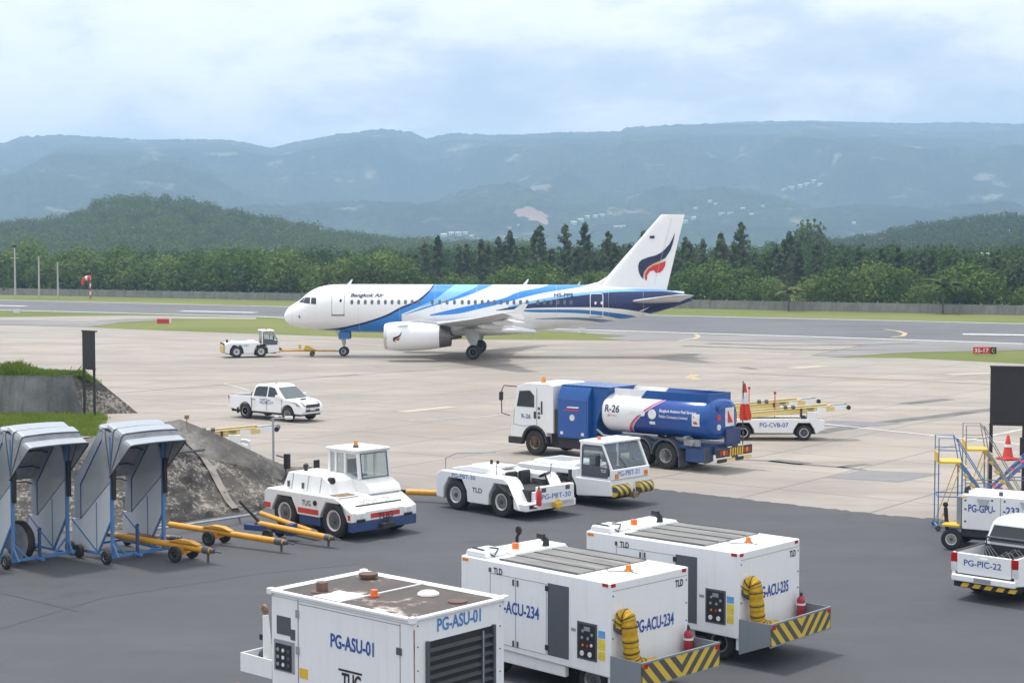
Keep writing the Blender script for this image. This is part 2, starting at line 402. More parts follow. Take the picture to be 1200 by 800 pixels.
def concrete_mat():
    m, nt, b = nodes('apron_concrete'); v = coords(nt, 'Object', (1,1,1), R(37))
    big = nz(nt, v, 0.035, 6, .6); mid = nz(nt, v, 0.16, 7, .68); fin = nz(nt, v, 2.2, 6, .7); lane = nz(nt, coords(nt, 'Object', (0.035, 0.30, 1), R(8)), 1.0, 7, .68)
    c = ramp(nt, big, [(0.35, (0.275, 0.226, 0.182)), (0.52, (0.36, 0.318, 0.268)), (0.68, (0.37, 0.312, 0.252))])
    c = mixc(nt, ramp(nt, mid, [(0.47, (0,0,0)), (0.66, (0.7,0.7,0.7))]), c, (0.235, 0.205, 0.18))
    c = mixc(nt, ramp(nt, lane, [(0.46, (0,0,0)), (0.68, (0.75,0.75,0.75))]), c, (0.20, 0.168, 0.145))
    c = mixc(nt, math_(nt, 'MULTIPLY', fin, 0.25), c, (0.31, 0.29, 0.27))
    # every slab a slightly different grey
    s = N(nt, 'ShaderNodeVectorMath', operation='FLOOR'); d = N(nt, 'ShaderNodeVectorMath', operation='DIVIDE'); L(nt, v, d.inputs[0]); d.inputs[1].default_value = (5, 5, 1e6)
    ad = N(nt, 'ShaderNodeVectorMath', operation='ADD'); L(nt, d.outputs[0], ad.inputs[0]); ad.inputs[1].default_value = (1000.5, 1000.5, 0)
    L(nt, ad.outputs[0], s.inputs[0]); wn = N(nt, 'ShaderNodeTexWhiteNoise'); L(nt, s.outputs[0], wn.inputs['Vector'])
    c = mixc(nt, math_(nt, 'MULTIPLY', wn.outputs['Value'], 0.3), c, (0.25, 0.235, 0.225))
    c = mixc(nt, math_(nt, 'MULTIPLY', slab_lines(nt, v, 5.0, 0.045), 0.7), c, (0.11, 0.11, 0.105))
    oil = nz(nt, v, 0.5, 3, .5)
    c = mixc(nt, ramp(nt, oil, [(0.68, (0,0,0)), (0.78, (0.5,0.5,0.5))]), c, (0.14, 0.125, 0.115))
    L(nt, c, b.inputs['Base Color']); b.inputs['Roughness'].default_value = 0.75; b.inputs['Specular IOR Level'].default_value = 0.3
    bump(nt, b, fin, .15, .01); return m
def asphalt_mat(name, c0, c1, lane_rot=None, scale=1.0):
    m, nt, b = nodes(name); v = coords(nt)
    big = nz(nt, v, 0.08*scale, 6, .6); mid = nz(nt, v, 0.7*scale, 6, .7); fin = nz(nt, v, 14, 3, .7)
    c = ramp(nt, big, [(0.35, c0), (0.68, c1)])
    c = mixc(nt, ramp(nt, mid, [(0.45, (0,0,0)), (0.8, (.5,.5,.5))]), c, tuple(x*0.72 for x in c0))
    c = mixc(nt, math_(nt, 'MULTIPLY', fin, 0.5), c, tuple(x*1.3 for x in c1))
    if lane_rot is not None:
        ln = nz(nt, coords(nt, 'Object', (0.03, 0.5, 1), lane_rot), 1.0, 5, .6)
        c = mixc(nt, ramp(nt, ln, [(0.42, (0,0,0)), (0.72, (.75,.75,.75))]), c, tuple(x*0.55 for x in c0))
    oil = nz(nt, v, 0.33, 5, .6); c = mixc(nt, ramp(nt, oil, [(0.62, (0,0,0)), (0.76, (.45,.45,.45))]), c, tuple(x*0.45 for x in c0))
    dust = nz(nt, coords(nt, 'Object', (.12,.4,1), R(25)), 1.0, 6, .7); c = mixc(nt, ramp(nt, dust, [(0.50, (0,0,0)), (0.8, (.25,.25,.25))]), c, tuple(x*1.9 for x in c1))
    L(nt, c, b.inputs['Base Color']); b.inputs['Roughness'].default_value = 0.8; b.inputs['Specular IOR Level'].default_value = 0.3
    bump(nt, b, fin, .25, .008); return m
MT['grass'] = grass_mat(); MT['concrete'] = concrete_mat()
MT['asphalt'] = asphalt_mat('apron_asphalt', (0.058, 0.060, 0.066), (0.076, 0.078, 0.085), None)
MT['runway'] = asphalt_mat('runway_asphalt', (0.105, 0.107, 0.118), (0.15, 0.15, 0.158), R(34))
MT['taxiway'] = asphalt_mat('taxiway_asphalt', (0.17, 0.165, 0.165), (0.25, 0.24, 0.235), R(20))
MT['patch'] = asphalt_mat('dark_patch', (0.16, 0.16, 0.165), (0.22, 0.215, 0.215))
MT['tar'] = plain('tar_repair', (0.13, 0.122, 0.118), 0.8, 0, 0.35, 0.6)
MT['crack'] = plain('sealed_crack', (0.035,0.035,0.037), 0.7, 0, 0.4, 2)
def worn(name, col, under, amt):
    m, nt, b = nodes(name); v = coords(nt)
    f = ramp(nt, nz(nt, v, 1.3, 6, .75), [(0.42, (0,0,0)), (0.62, (amt,)*3)])
    L(nt, mixc(nt, f, col, under), b.inputs['Base Color']); b.inputs['Roughness'].default_value = 0.7; return m
MT['mark_white'] = worn('worn_white_marking', (0.72, 0.72, 0.70), (0.30, 0.30, 0.30), 0.5)
MT['mark_faint'] = worn('faded_white_marking', (0.55, 0.53, 0.51), (0.40, 0.38, 0.35), 0.9)
MT['mark_yellow'] = worn('worn_yellow_marking', (0.48, 0.37, 0.17), (0.38, 0.34, 0.27), 0.8)
MT['mark_yfaint'] = worn('faded_yellow_marking', (0.43, 0.36, 0.25), (0.42, 0.38, 0.32), 0.95)

def sheet(name, pts, z, mat, kind='structure'):
    m = M(); m.face([(p[0], p[1], z) for p in pts])
    o = obj(name, m, mat, smooth=0); 
    if o.data.polygons[0].normal.z < 0: o.data.flip_normals()
    return tag(o, kind=kind)
def gp(l): return [G(x, y) for x, y in l]
def band_px(l, w):
    """ground strip of width w metres along a survey line"""
    p = gp(l); a, b = [], []
    for i, q in enumerate(p):
        d = (p[min(i+1, len(p)-1)]-p[max(i-1, 0)]); n = Vector((-d.y, d.x, 0)).normalized()*w/2
        a.append(q+n); b.append(q-n)
    return a+b[::-1]
sheet('ground', [(-7400,-60),(7400,-60),(7400,6700),(-7400,6700)], -0.036, 'grass')
# concrete apron
sheet('apron', [(-160,-50),(70,-50)]+gp([(1500,455),(1200,426),(1060,419),(985,418.5),(950,416),(1010,404),(1000,401.5),(800,398),(735,399),(640,398),(480,397),(330,392),(150,385.5),(100,383),(0,380.5),(-300,375)]), -0.024, 'concrete')
sheet('runway', gp([(-500,339.5),(0,351),(500,362.5),(1000,374),(1200,378.6),(1700,390),(1700,419),(1200,402.8),(1000,396),(600,384),(300,370.8),(0,363.2),(-500,350.5)]), -0.028, 'runway')
sheet('taxiway', gp([(740,399.5),(700,396),(735,393.5),(600,384.4),(1000,396.4),(1200,403.2),(1700,419.5),(1700,430),(1200,409.8),(1100,411.6),(1040,414),(985,418),(950,416.5),(1010,404.5),(1000,402),(800,398.6)]), -0.016, 'taxiway')
sheet('taxiway', gp([(-300,374.6),(0,380),(100,382.6),(118,381),(140,377.5),(200,374.5),(150,370.5),(60,371),(0,372),(-300,366)]), -0.016, 'taxiway')
sheet('path', gp([(-200,372.8),(0,374.6),(110,376.2),(150,372.8),(300,374),(300,371.5),(150,369.3),(60,370.8),(0,371.5),(-200,368)]), -0.012, 'concrete')
def ragged(l, step=6):
    rg = random.Random(4); o = []
    for (a, b), (c, d) in zip(l, l[1:]):
        n = max(1, int(abs(c-a)/step))
        for k in range(n): t = k/n; o.append((a+(c-a)*t, b+(d-b)*t+(rg.choice((0,0,.5,1.1,-.4)) if k else 0)))
    return o+[l[-1]]
sheet('asphalt_apron', [(-70,-45),(34,-45)]+gp(ragged([(1500,655),(1200,618),(1100,607),(1050,603.5),(1010,599),(950,593),(880,584.5),(815,577),(750,570),(620,574),(490,578),(330,563),(200,575),(-300,560)])), -0.012, 'asphalt')
for pts in ([(966,558.7),(1010,550),(1104,554),(1054,564)], [(966,499),(963,493),(975,492),(1060,495),(1030,499)]): sheet('pavement', gp(pts), -0.016, 'patch')
for l, wd in (([(862,538),(900,539),(930,542.5),(985,546.5),(1014,550)],0.32), ([(905,538.6),(925,540.5),(945,543)],0.9), ([(985,547),(1000,544.5),(1018,543)],0.5), ([(962,505),(1030,495),(1100,487),(1163,479),(1230,470)],0.95),
              ([(1060,472.5),(1085,470),(1112,467)],0.9), ([(862,437),(1000,442.5),(1160,449.5),(1260,453)],0.28), ([(870,430),(885,432)],0.8), ([(700,470),(760,464),(850,455)],0.15), ([(400,440),(520,432),(640,424)],0.2), ([(20,470),(200,455),(420,438)],0.2)):
    sheet('pavement', band_px(l, wd), -0.018, 'tar')
for l, wd, mt in (([(0,363),(300,370.4),(600,383.4),(1000,395.6),(1200,402.3)],0.9,'mark_white'), ([(0,351.3),(500,362.9),(1000,374.4),(1200,379)],0.7,'mark_white'), ([(-500,350.3),(0,363)],0.9,'mark_white'), ([(-500,340),(0,351.3)],.7,'mark_white')):
    sheet('runway_marking', band_px(l, wd), -0.0235, mt)
for l in ([(212,364),(300,366)], [(1128,391),(1260,393)], [(-70,356),(30,358.5)]): sheet('runway_marking', band_px(l, 1.8), -0.0235, 'mark_white')
sheet('taxiway_marking', band_px([(1036,385.5),(1052,387.5),(1061,390.5),(1058,393.5),(1045,395)], 0.5), -0.006, 'mark_yellow')
sheet('taxiway_marking', band_px([(815,391.5),(819,394),(814,396.5),(795,399)], 0.5), -0.006, 'mark_yellow')
for l, wd, mt in (([(966,496),(1060,506),(1163,516.5),(1260,527)],0.16,'mark_white'), ([(800,413.5),(860,413),(927,415)],0.5,'mark_faint'), ([(928,431),(965,428.5)],1.3,'mark_yfaint'), ([(1112,438.5),(1166,436.5)],1.1,'mark_yfaint'),
                  ([(1140,514),(1200,502)],0.14,'mark_white'), ([(262,449),(276,452),(292,457)],0.13,'mark_faint'), ([(480,492),(560,488),(600,484)],0.14,'mark_faint'), ([(900,400.5),(990,407)],0.3,'mark_yfaint'),
                  ([(590,414),(640,412)],0.9,'mark_yfaint'), ([(330,383+14),(420,402),(500,409)],0.3,'mark_yfaint'), ([(470,482),(530,476)],0.9,'mark_yfaint'), ([(170,391),(240,392)],.5,'mark_yfaint')):
    sheet('apron_marking', band_px(l, wd), -0.014, mt)
for l, wd in (([(0,694),(40,703),(92,716)],.035), ([(0,736),(120,700),(300,672),(420,660)],.02)): sheet('pavement', band_px(l, wd), -0.008, 'crack')
for dx in (0, 6): sheet('apron_marking', band_px([(812+dx,438.5),(805+dx,441.5),(814+dx,444.5)], 0.3), -0.014, 'mark_yellow')
for l in ([(830,402),(900,404.5),(1000,404),(1075,402)], [(800,405),(900,408),(960,410),(1040,409)]): sheet('taxiway_marking', band_px(l, 1.1), -0.008, 'tar')

# ------------------------------------------------------------------ hills and mountains
def interp(pts, x):
    if x <= pts[0][0]: return pts[0][1]
    for (a, b), (c, d) in zip(pts, pts[1:]):
        if x <= c:
            t = (x-a)/(c-a); t = t*t*(3-2*t)*0.5+t*0.5; return b+(d-b)*t
    return pts[-1][1]
def forest_mat(name, c0, c1, patch=None, sc=0.004):
    m, nt, b = nodes(name); v = coords(nt)
    a = nz(nt, v, sc, 8, .68); c = nz(nt, v, 0.06, 5, .75)
    k = ramp(nt, a, [(0.38, c0), (0.62, c1)])
    k = mixc(nt, ramp(nt, c, [(0.38, (0,0,0)), (0.62, (.85,.85,.85))]), k, tuple(x*0.45 for x in c0))
    op = nz(nt, coords(nt, 'Object', (1, 1, 2.5)), sc*2.2, 6, .6)
    k = mixc(nt, ramp(nt, op, [(0.61, (0,0,0)), (0.68, (.9,.9,.9))]), k, (0.19, 0.185, 0.12))
    for (cx, cy, cz, r, col) in (patch or []):
        d = N(nt, 'ShaderNodeVectorMath', operation='DISTANCE'); L(nt, v, d.inputs[0]); d.inputs[1].default_value = (cx, cy, cz)
        nn = math_(nt, 'ADD', d.outputs['Value'], math_(nt, 'MULTIPLY', nz(nt, v, .03, 6, .7), r*1.6))
        k = mixc(nt, math_(nt, 'LESS_THAN', nn, r*1.6), k, col)
    L(nt, k, b.inputs['Base Color']); b.inputs['Roughness'].default_value = 1; b.inputs['Specular IOR Level'].default_value = 0.05
    return m
RIDGE = [(-900,190),(-500,168),(-250,182),(-100,166),(0,169),(30,160),(75,158),(125,161),(175,164),(215,163),(270,164),(320,173),(350,166),(400,157),(450,151),(480,154),(500,162),(530,156),(565,157.5),(600,158),(660,155),(725,154),(735,149),(800,146),(875,146),(945,143),(1000,149),(1100,155),(1200,153),(1300,150),(1500,165),(1900,180),(2300,195)]
def mountain(name, ridge, D0, D1, D2, nx, nyr, xa, xb, mat, spur, tree, base=0.0):
    m = M(); ny = nyr; zr = {}
    for i in range(nx+1):
        x = xa+(xb-xa)*i/nx; H = AT(x, interp(ridge, x), D1).z
        for j in range(ny+1):
            t = j/ny; cap = None
            if t <= 0.86: q = t/0.86; D = D0+(D1-D0)*q; pr = (q**1.25)*(1-0.12*math.sin(q*PI))
            else: q = (t-0.86)/0.14; D = D1+(D2-D1)*q; pr = 1-0.7*q*q; q = 1.0-q*.3
            X = (x-600)/1900*D; 
            e = min(1, max(0, (1-abs(t-0.86)/0.1))) if t > 0.76 else 0
            n = mn.fractal(Vector((X/620, D/620, 3.1)), 1.0, 2.0, 5)
            n2 = 1-abs(mn.noise(Vector((X/430+9, D/800, 1.7))))*2
            z = base+(H-base)*pr + (n*spur+n2*spur*0.6)*min(1, 4*pr*(1-pr)+0.0)*(1-e)
            z += tree*(mn.noise(Vector((X/17, D/17, 0)))+0.7*mn.noise(Vector((X/8, D/8, 5))))*min(1, pr*5)
            if t <= 0.84: z = min(z, CAMH+(H-CAMH)*(D/D1)*(0.55+0.43*(t/0.84)**.5)+4*mn.noise(Vector((X/60, D/60, 8))))
            m.v.append((X, D, max(z, -2.0 if j else -1.0)))
    for i in range(nx):
        for j in range(ny):
            a = i*(ny+1)+j; m.f.append([a, a+ny+1, a+ny+2, a+1]); m.m.append(0)
    o = obj(name, m, mat, smooth=180, fix=False); tag(o, kind='structure')
    return o
pa = AT(619, 250, 3700); pb = AT(632, 256, 3640)
MT['mountain'] = forest_mat('mountain_forest', (0.014, 0.028, 0.014), (0.052, 0.078, 0.032), [(pa.x, pa.y, pa.z, 36, (0.26, 0.185, 0.14)), (pb.x, pb.y, pb.z, 26, (0.30, 0.21, 0.16))])
mtn = mountain('mountain', RIDGE, 2300, 5000, 5600, 900, 150, -500, 1700, 'mountain', 130, 5.0)
from mathutils.bvhtree import BVHTree
bvm = BVHTree.FromPolygons([v.co for v in mtn.data.vertices], [tuple(p.vertices) for p in mtn.data.polygons])
dn = [n for n in MT['mountain'].node_tree.nodes if n.bl_idname == 'ShaderNodeVectorMath' and n.operation == 'DISTANCE']
for n_, (x, y) in zip(dn, ((620,250),(632,257))):
    hit = bvm.ray_cast(Vector((0,0,CAMH)), (AT(x, y, 1000)-Vector((0,0,CAMH))).normalized()); n_.inputs[1].default_value = hit[0]
FAR = [(-300,176),(600,175),(760,152),(820,143),(880,140),(950,139),(1000,140.5),(1060,142),(1120,141),(1200,143),(1400,150),(1800,175)]
mountain('mountain', FAR, 5500, 5850, 6300, 260, 40, 560, 1700, 'mountain', 20, 5.0, 40)
HILL = [(-400,278),(-200,275),(0,270),(30,268),(65,266),(90,256),(112,249),(125,243),(150,239),(185,239),(215,243),(250,250),(300,261),(350,272),(400,281),(450,288),(520,293),(600,296)]
MT['hill'] = forest_mat('hill_soil', (0.03, 0.045, 0.018), (0.06, 0.08, 0.03), None, 0.02)
mountain('hill', HILL, 640, 950, 1250, 160, 40, -400, 620, 'hill', 3, 0.8)
HILLR = [(880,296),(960,292),(1020,285),(1060,274),(1100,268),(1150,262),(1200,258),(1300,250),(1500,246),(1800,262)]
mountain('hill', HILLR, 620, 1050, 1300, 140, 40, 880, 1800, 'hill', 3, 0.8)
import numpy as np
# ------------------------------------------------------------------ trees
from mathutils.bvhtree import BVHTree
def leaf_mat(name, c0, c1, c2, tr=0.25):
    m = bpy.data.materials.new(name); m.use_nodes = True; nt = m.node_tree; nt.nodes.clear()
    o = N(nt, 'ShaderNodeOutputMaterial'); d = N(nt, 'ShaderNodeBsdfDiffuse'); t = N(nt, 'ShaderNodeBsdfTranslucent'); mx = N(nt, 'ShaderNodeMixShader')
    oi = N(nt, 'ShaderNodeObjectInfo'); g = N(nt, 'ShaderNodeNewGeometry')
    a = nz(nt, coords(nt), 0.55, 3, .6)
    k = math_(nt, 'ADD', math_(nt, 'MULTIPLY', a, 0.75), math_(nt, 'ADD', math_(nt, 'MULTIPLY', g.outputs['Random Per Island'], 0.32), math_(nt, 'MULTIPLY', oi.outputs['Random'], 0.40)))
    c = ramp(nt, math_(nt, 'MULTIPLY', k, 0.72), [(0.25, c0), (0.5, c1), (0.8, c2)])
    L(nt, c, d.inputs['Color']); L(nt, c, t.inputs['Color']); mx.inputs[0].default_value = tr
    L(nt, d.outputs[0], mx.inputs[1]); L(nt, t.outputs[0], mx.inputs[2]); L(nt, mx.outputs[0], o.inputs['Surface'])
    return m
MT['leaf_bushy'] = leaf_mat('bushy_leaves', (0.052, 0.098, 0.026), (0.105, 0.168, 0.044), (0.185, 0.24, 0.07))
MT['leaf_casuarina'] = leaf_mat('casuarina_needles', (0.065, 0.095, 0.052), (0.10, 0.14, 0.075), (0.15, 0.19, 0.095), 0.3)
MT['leaf_wood'] = leaf_mat('wood_leaves', (0.038, 0.070, 0.026), (0.070, 0.115, 0.036), (0.12, 0.165, 0.054), 0.25)
MT['leaf_palm'] = leaf_mat('palm_fronds', (0.06, 0.09, 0.03), (0.10, 0.13, 0.045), (0.15, 0.17, 0.07), 0.2)
MT['bark'] = plain('bark', (0.11, 0.09, 0.07), 0.9, 0, 0.4, 3)
def rvec(rg):
    while True:
        v = Vector((rg.uniform(-1,1), rg.uniform(-1,1), rg.uniform(-1,1)))
        if 0.05 < v.length < 1: return v.normalized()
def leaf(m, p, nrm, s, rg, el=1.0):
    n = (nrm+rvec(rg)*0.75).normalized(); u = n.cross(rvec(rg)).normalized(); w_ = n.cross(u)
    a, b = u*s*rg.uniform(.7,1.2)*el, w_*s*rg.uniform(.5,1.0)
    m.add([p-a*.9-b*.4, p-a*.2-b, p+a*.8-b*.5, p+a, p+a*.3+b*.9, p-a*.6+b*.8], [(0,1,2,3,4,5)])
def crown_bushy(seed, h, n=1700):
    rg = random.Random(seed); m = M()
    lobes = [(Vector((0,0,h*.52)), Vector((h*.36,h*.36,h*.46)))]
    for i in range(7):
        a = rg.uniform(0, 2*PI); zz = rg.uniform(.22,.78)*h
        r = rg.uniform(.14,.24)*h; d = h*.30*(1.0 if zz < h*.6 else .6)
        lobes.append((Vector((math.cos(a)*d, math.sin(a)*d, zz)), Vector((r*1.15, r*1.15, r))))
    for i in range(n):
        c, e = lobes[0] if rg.random() < .34 else rg.choice(lobes[1:])
        d = rvec(rg); rr = rg.uniform(.72,1.06) if rg.random() < .8 else rg.uniform(1.0, 1.25)
        p = c+Vector((d.x*e.x, d.y*e.y, d.z*e.z))*rr
        if p.z < .04*h: p.z = .04*h+rg.random()*.3
        leaf(m, p, d, h*rg.uniform(.020,.040), rg)
    return m
def crown_casuarina(seed, h, n=2600):
    rg = random.Random(seed); m = M(); wd = rg.uniform(.14,.20)
    nb = 46; br = []
    for i in range(nb):
        t = i/nb; z0 = h*(.14+.84*t**.9); a = rg.uniform(0, 2*PI); ln = h*wd*(1-t)**.7*rg.uniform(.55,1.3)+h*.018
        br.append((z0, a, ln))
    for i in range(n):
        z0, a, ln = rg.choice(br); k = rg.random()**.7
        p = Vector((math.cos(a)*ln*k, math.sin(a)*ln*k, z0+ln*k*.75-ln*k*k*.35))+rvec(rg)*h*.022
        d = Vector((math.cos(a), math.sin(a), .8))
        leaf(m, p, d, h*rg.uniform(.007,.015), rg, 1.7)
    for i in range(24):
        p = Vector((rg.gauss(0,.1), rg.gauss(0,.1), h*rg.uniform(.93,1.02))); leaf(m, p, Vector((0,0,1)), h*.010, rg, 1.6)
    return m
def trunk_m(h, r, seed, limbs=5, top=.75):
    rg = random.Random(seed); m = M(); pts = []; x = y = 0
    for i in range(6):
        pts.append((x, y, h*top*i/5)); x += rg.gauss(0,.012*h); y += rg.gauss(0,.012*h)
    m.tube(pts, [r*(1-.8*i/5) for i in range(6)], 8)
    for i in range(limbs):
        b = Vector(pts[rg.randint(1,4)]); a = rg.uniform(0,2*PI); l = h*rg.uniform(.14,.26)
        m.tube([b, b+Vector((math.cos(a)*l*.5, math.sin(a)*l*.5, l*.45)), b+Vector((math.cos(a)*l, math.sin(a)*l, l*.75))], [r*.45, r*.3, r*.08], 6)
    return m
def make_tree(name, crown, trunk, leafm, label, cat, group):
    t = thing(name, label, cat, (0,0,0), 0, group)
    obj('crown', crown, leafm, t, smooth=0, fix=False); obj('trunk', trunk, 'bark', t)
    return t
WL0, WL1 = G(0, 345), G(1100, 367); WD = (WL1-WL0).normalized(); WN = Vector((-WD.y, WD.x, 0))
if WN.y < 0: WN = -WN
BL = 'bushy green tree in the low row right behind the grey boundary wall'; BG = 'bushy trees behind the boundary wall'
CL = 'tall dark feathery pine standing behind the bushy trees'; CG = 'tall casuarina pines behind the bushy row'
bushy = [make_tree('bushy_tree', crown_bushy(10+i, 7.0), trunk_m(7.0,.16,i), 'leaf_bushy', BL, 'tree', BG) for i in range(6)]
casu = [make_tree('casuarina_tree', crown_casuarina(40+i, 14.0), trunk_m(14.0,.2,60+i,6,.95), 'leaf_casuarina', CL, 'tree', CG) for i in range(6)]
_first = set()
def put(protos, i, p, s, sz, rz):
    pr = protos[i]
    o = pr if pr.name not in _first else copy_tree(pr)
    _first.add(pr.name)
    o.location = (p.x, p.y, -0.05); o.scale = (s, s, s*sz); o.rotation_euler = (0, 0, rz); return o
rg = random.Random(3)
def ptx(p):  # photo x of a ground point
    f = p.y*math.cos(PITCH)+CAMH*math.sin(PITCH); return 600+1900*p.x/f
s = -20.0
i = 0
while s < 222:
    p = WL0+WD*s+WN*(4+rg.uniform(0,3)); x = ptx(p)
    left = x < 500
    if left: h = rg.uniform(7.2,9.2)
    elif x < 780: h = rg.uniform(4.0,6.0)
    else: h = rg.uniform(3.8,7.2)
    put(bushy, i % 6, p, h/7.0*rg.uniform(1.0,1.2), rg.uniform(.85,1.0), rg.uniform(0,6)); i += 1
    if rg.random() < .75:
        q = p+WN*rg.uniform(5,8)+WD*rg.uniform(-2,2); h2 = h*rg.uniform(.9,1.25)+(1.0 if left else 0.3)
        put(bushy, rg.randint(0,5), q, h2/7.0, rg.uniform(.9,1.05), rg.uniform(0,6))
    s += rg.uniform(3.6,5.2)
s = -20.0; i = 0
while s < 235:
    p = WL0+WD*s+WN*rg.uniform(16,24); x = ptx(p)
    if x > 470 or rg.random() < .45:
        h = rg.triangular(8.5,13.2,9.6) if 490 < x < 930 else rg.uniform(6.5,9.5) if x >= 930 else rg.uniform(6.5,9)
        put(casu, i % 6, p, h/14, rg.uniform(.95,1.05), rg.uniform(0,6)); i += 1
        if x > 470 and rg.random() < .95:
            q = p+WN*rg.uniform(9,22)+WD*rg.uniform(-2,2)
            h2 = h*rg.uniform(.8,1.1)+.6; put(casu, rg.randint(0,5), q, h2/14, 1, rg.uniform(0,6))
    s += rg.uniform(2.0,3.3) if x > 470 else rg.uniform(5,9)
# a few bigger singles
bt = make_tree('broadleaf_tree', crown_bushy(99, 17, 5200), trunk_m(17,.35,98,8), 'leaf_wood', 'tall round-topped dark tree standing alone above the wood right of the tail fin', 'tree', None)
p = AT(948, 297, 420); bt.location = (p.x, p.y, 0); bt.scale = (.78,.78,.97)
et = make_tree('broadleaf_tree', crown_bushy(97, 11, 4000), trunk_m(11,.3,96,7), 'leaf_casuarina', 'dense dark tree at the right edge of the picture behind the wall', 'tree', None)
p = AT(1206, 297, 236); et.location = (p.x, p.y, 0); et.scale = (.62,.62,.85)
def palm(px_, D, h, lab):
    rg2 = random.Random(int(px_)); t = thing('palm_tree', lab, 'palm', AT(px_, 297, D)*1.0, 0); t.location.z = 0
    m = M()
    for k in range(16):
        a = k*2.4+rg2.uniform(-.3,.3); e = rg2.uniform(.3,1.25); ln = h*.55*rg2.uniform(.8,1.1); pr = None
        for j in range(7):
            q = j/6; r = ln*q*math.cos(e*(1-q*.5)); z = h*.62+ln*q*math.sin(e)-ln*q*q*.55
            c = Vector((math.cos(a)*r, math.sin(a)*r, z)); sd_ = Vector((-math.sin(a), math.cos(a), 0))*(.07+.42*math.sin(PI*min(1,q*.9+.1)))
            if pr: m.add([pr[0], pr[1], pr[1]+pr[2]-Vector((0,0,.25)), c+sd_-Vector((0,0,.25)), c, ], [(1,0,4,3,2)]); m.add([pr[0], pr[1]-pr[2]-Vector((0,0,.25)), c-sd_-Vector((0,0,.25)), c], [(0,1,2,3)])
            pr = (c, c, sd_)
    obj('fronds', m, 'leaf_palm', t, smooth=0, fix=False)
    obj('trunk', trunk_m(h*.66,.14,5,0,1.0), 'bark', t)
palm(1106, 229, 6.3, 'palm with long arching fronds just above the boundary wall at right')
palm(925, 240, 4.6, 'small grey-green palm above the wall right of the aircraft tail')
palm(1050, 268, 6.0, 'palm half hidden among the bushy trees near the red sign')

# the far wood and the forest on the hills: masses nobody could count
def clumps(name, pts, lab, leafs=30, mat='leaf_wood', lo=.10, hi=.19, amp=.22, kmax=1.12):
    rs = np.random.RandomState(len(pts)); n = len(pts)*leafs
    c = np.repeat(np.array([(p.x, p.y, p.z, r, h) for p, r, h in pts]), leafs, axis=0)
    d = rs.normal(size=(n,3)); d /= np.linalg.norm(d, axis=1)[:,None]; fl_ = rs.rand(n) < .75; d[fl_,2] = np.abs(d[fl_,2])
    k = rs.uniform(.66,kmax,size=n); lump = 1+amp*np.sin(d[:,0]*5+c[:,0])*np.cos(d[:,1]*5+c[:,1])
    q = c[:,:3]+np.stack([d[:,0]*c[:,3]*k*lump, d[:,1]*c[:,3]*k*lump, c[:,4]*.5+d[:,2]*c[:,4]*.52*k*lump], 1)
    nn = d+rs.normal(size=(n,3))*.45; nn /= np.linalg.norm(nn, axis=1)[:,None]
    u = np.cross(nn, rs.normal(size=(n,3))); u /= np.linalg.norm(u, axis=1)[:,None]; w_ = np.cross(nn, u)
    sz = (c[:,3]*rs.uniform(lo,hi,size=n))[:,None]; u *= sz*rs.uniform(.8,1.5,size=(n,1)); w_ *= sz*rs.uniform(.6,1.0,size=(n,1))
    v = np.stack([q-u, q-w_*.8+u*.2, q+u, q+w_-u*.1], 1).reshape(-1,3)
    me = bpy.data.meshes.new(name); me.vertices.add(n*4); me.vertices.foreach_set('co', v.astype(np.float32).ravel())
    me.loops.add(n*4); me.loops.foreach_set('vertex_index', np.arange(n*4, dtype=np.int32))
    me.polygons.add(n); me.polygons.foreach_set('loop_start', np.arange(0, n*4, 4, dtype=np.int32))
    me.update(calc_edges=True); me.validate(); me.materials.append(MT[mat])
    o = bpy.data.objects.new(name, me); COL.objects.link(o)
    return tag(o, lab, 'forest', kind='stuff')
def on_hill(o): 
    me = o.data; return BVHTree.FromPolygons([v.co for v in me.vertices], [tuple(p.vertices) for p in me.polygons])
hills = [o for o in COL.objects if o.name.startswith('hill')]
for hi, hob in enumerate(hills):
    bv = on_hill(hob); pts = []; n = 0
    rg = random.Random(5+hi)
    while n < (3000 if hi == 0 else 1900):
        x = rg.uniform(-120, 620) if hi == 0 else rg.uniform(900, 1330); D = rg.uniform(650, 1000) if hi == 0 else rg.uniform(640,1090)
        X = (x-600)/1900*D; hit = bv.ray_cast(Vector((X, D, 400)), Vector((0,0,-1)))
        if hit[0] is None: continue
        n += 1; r = rg.uniform(2.0,4.6); pts.append((hit[0]+Vector((0,0,-1.0)), r, r*rg.uniform(1.3,2.1)))
    clumps('forest', pts, ('dense green forest covering the rounded hill on the left', 'hazy green trees covering the low rise at the right')[hi], 110, 'leaf_wood', .09, .16)
pts = []; near_pts = []
rg = random.Random(21)
for k in range(2000):
    s = rg.uniform(-25, 265); d = 40+560*rg.random()**1.6
    p = WL0+WD*s*(1+d/300)+WN*d
    x = ptx(p)
    h = rg.uniform(6,10) if x < 430 else rg.uniform(6,10.5)+d*.004; (near_pts if d < 190 else pts).append((Vector((p.x, p.y, 0)), rg.uniform(2.0,3.8), h))
clumps('far_wood', near_pts, 'mixed wood close behind the pines', 460, 'leaf_wood', .06, .11, .12, 1.0)
clumps('far_wood', pts, 'far-off mixed wood filling the plain behind the pines', 220, 'leaf_wood', .08, .14, .12, 1.02)

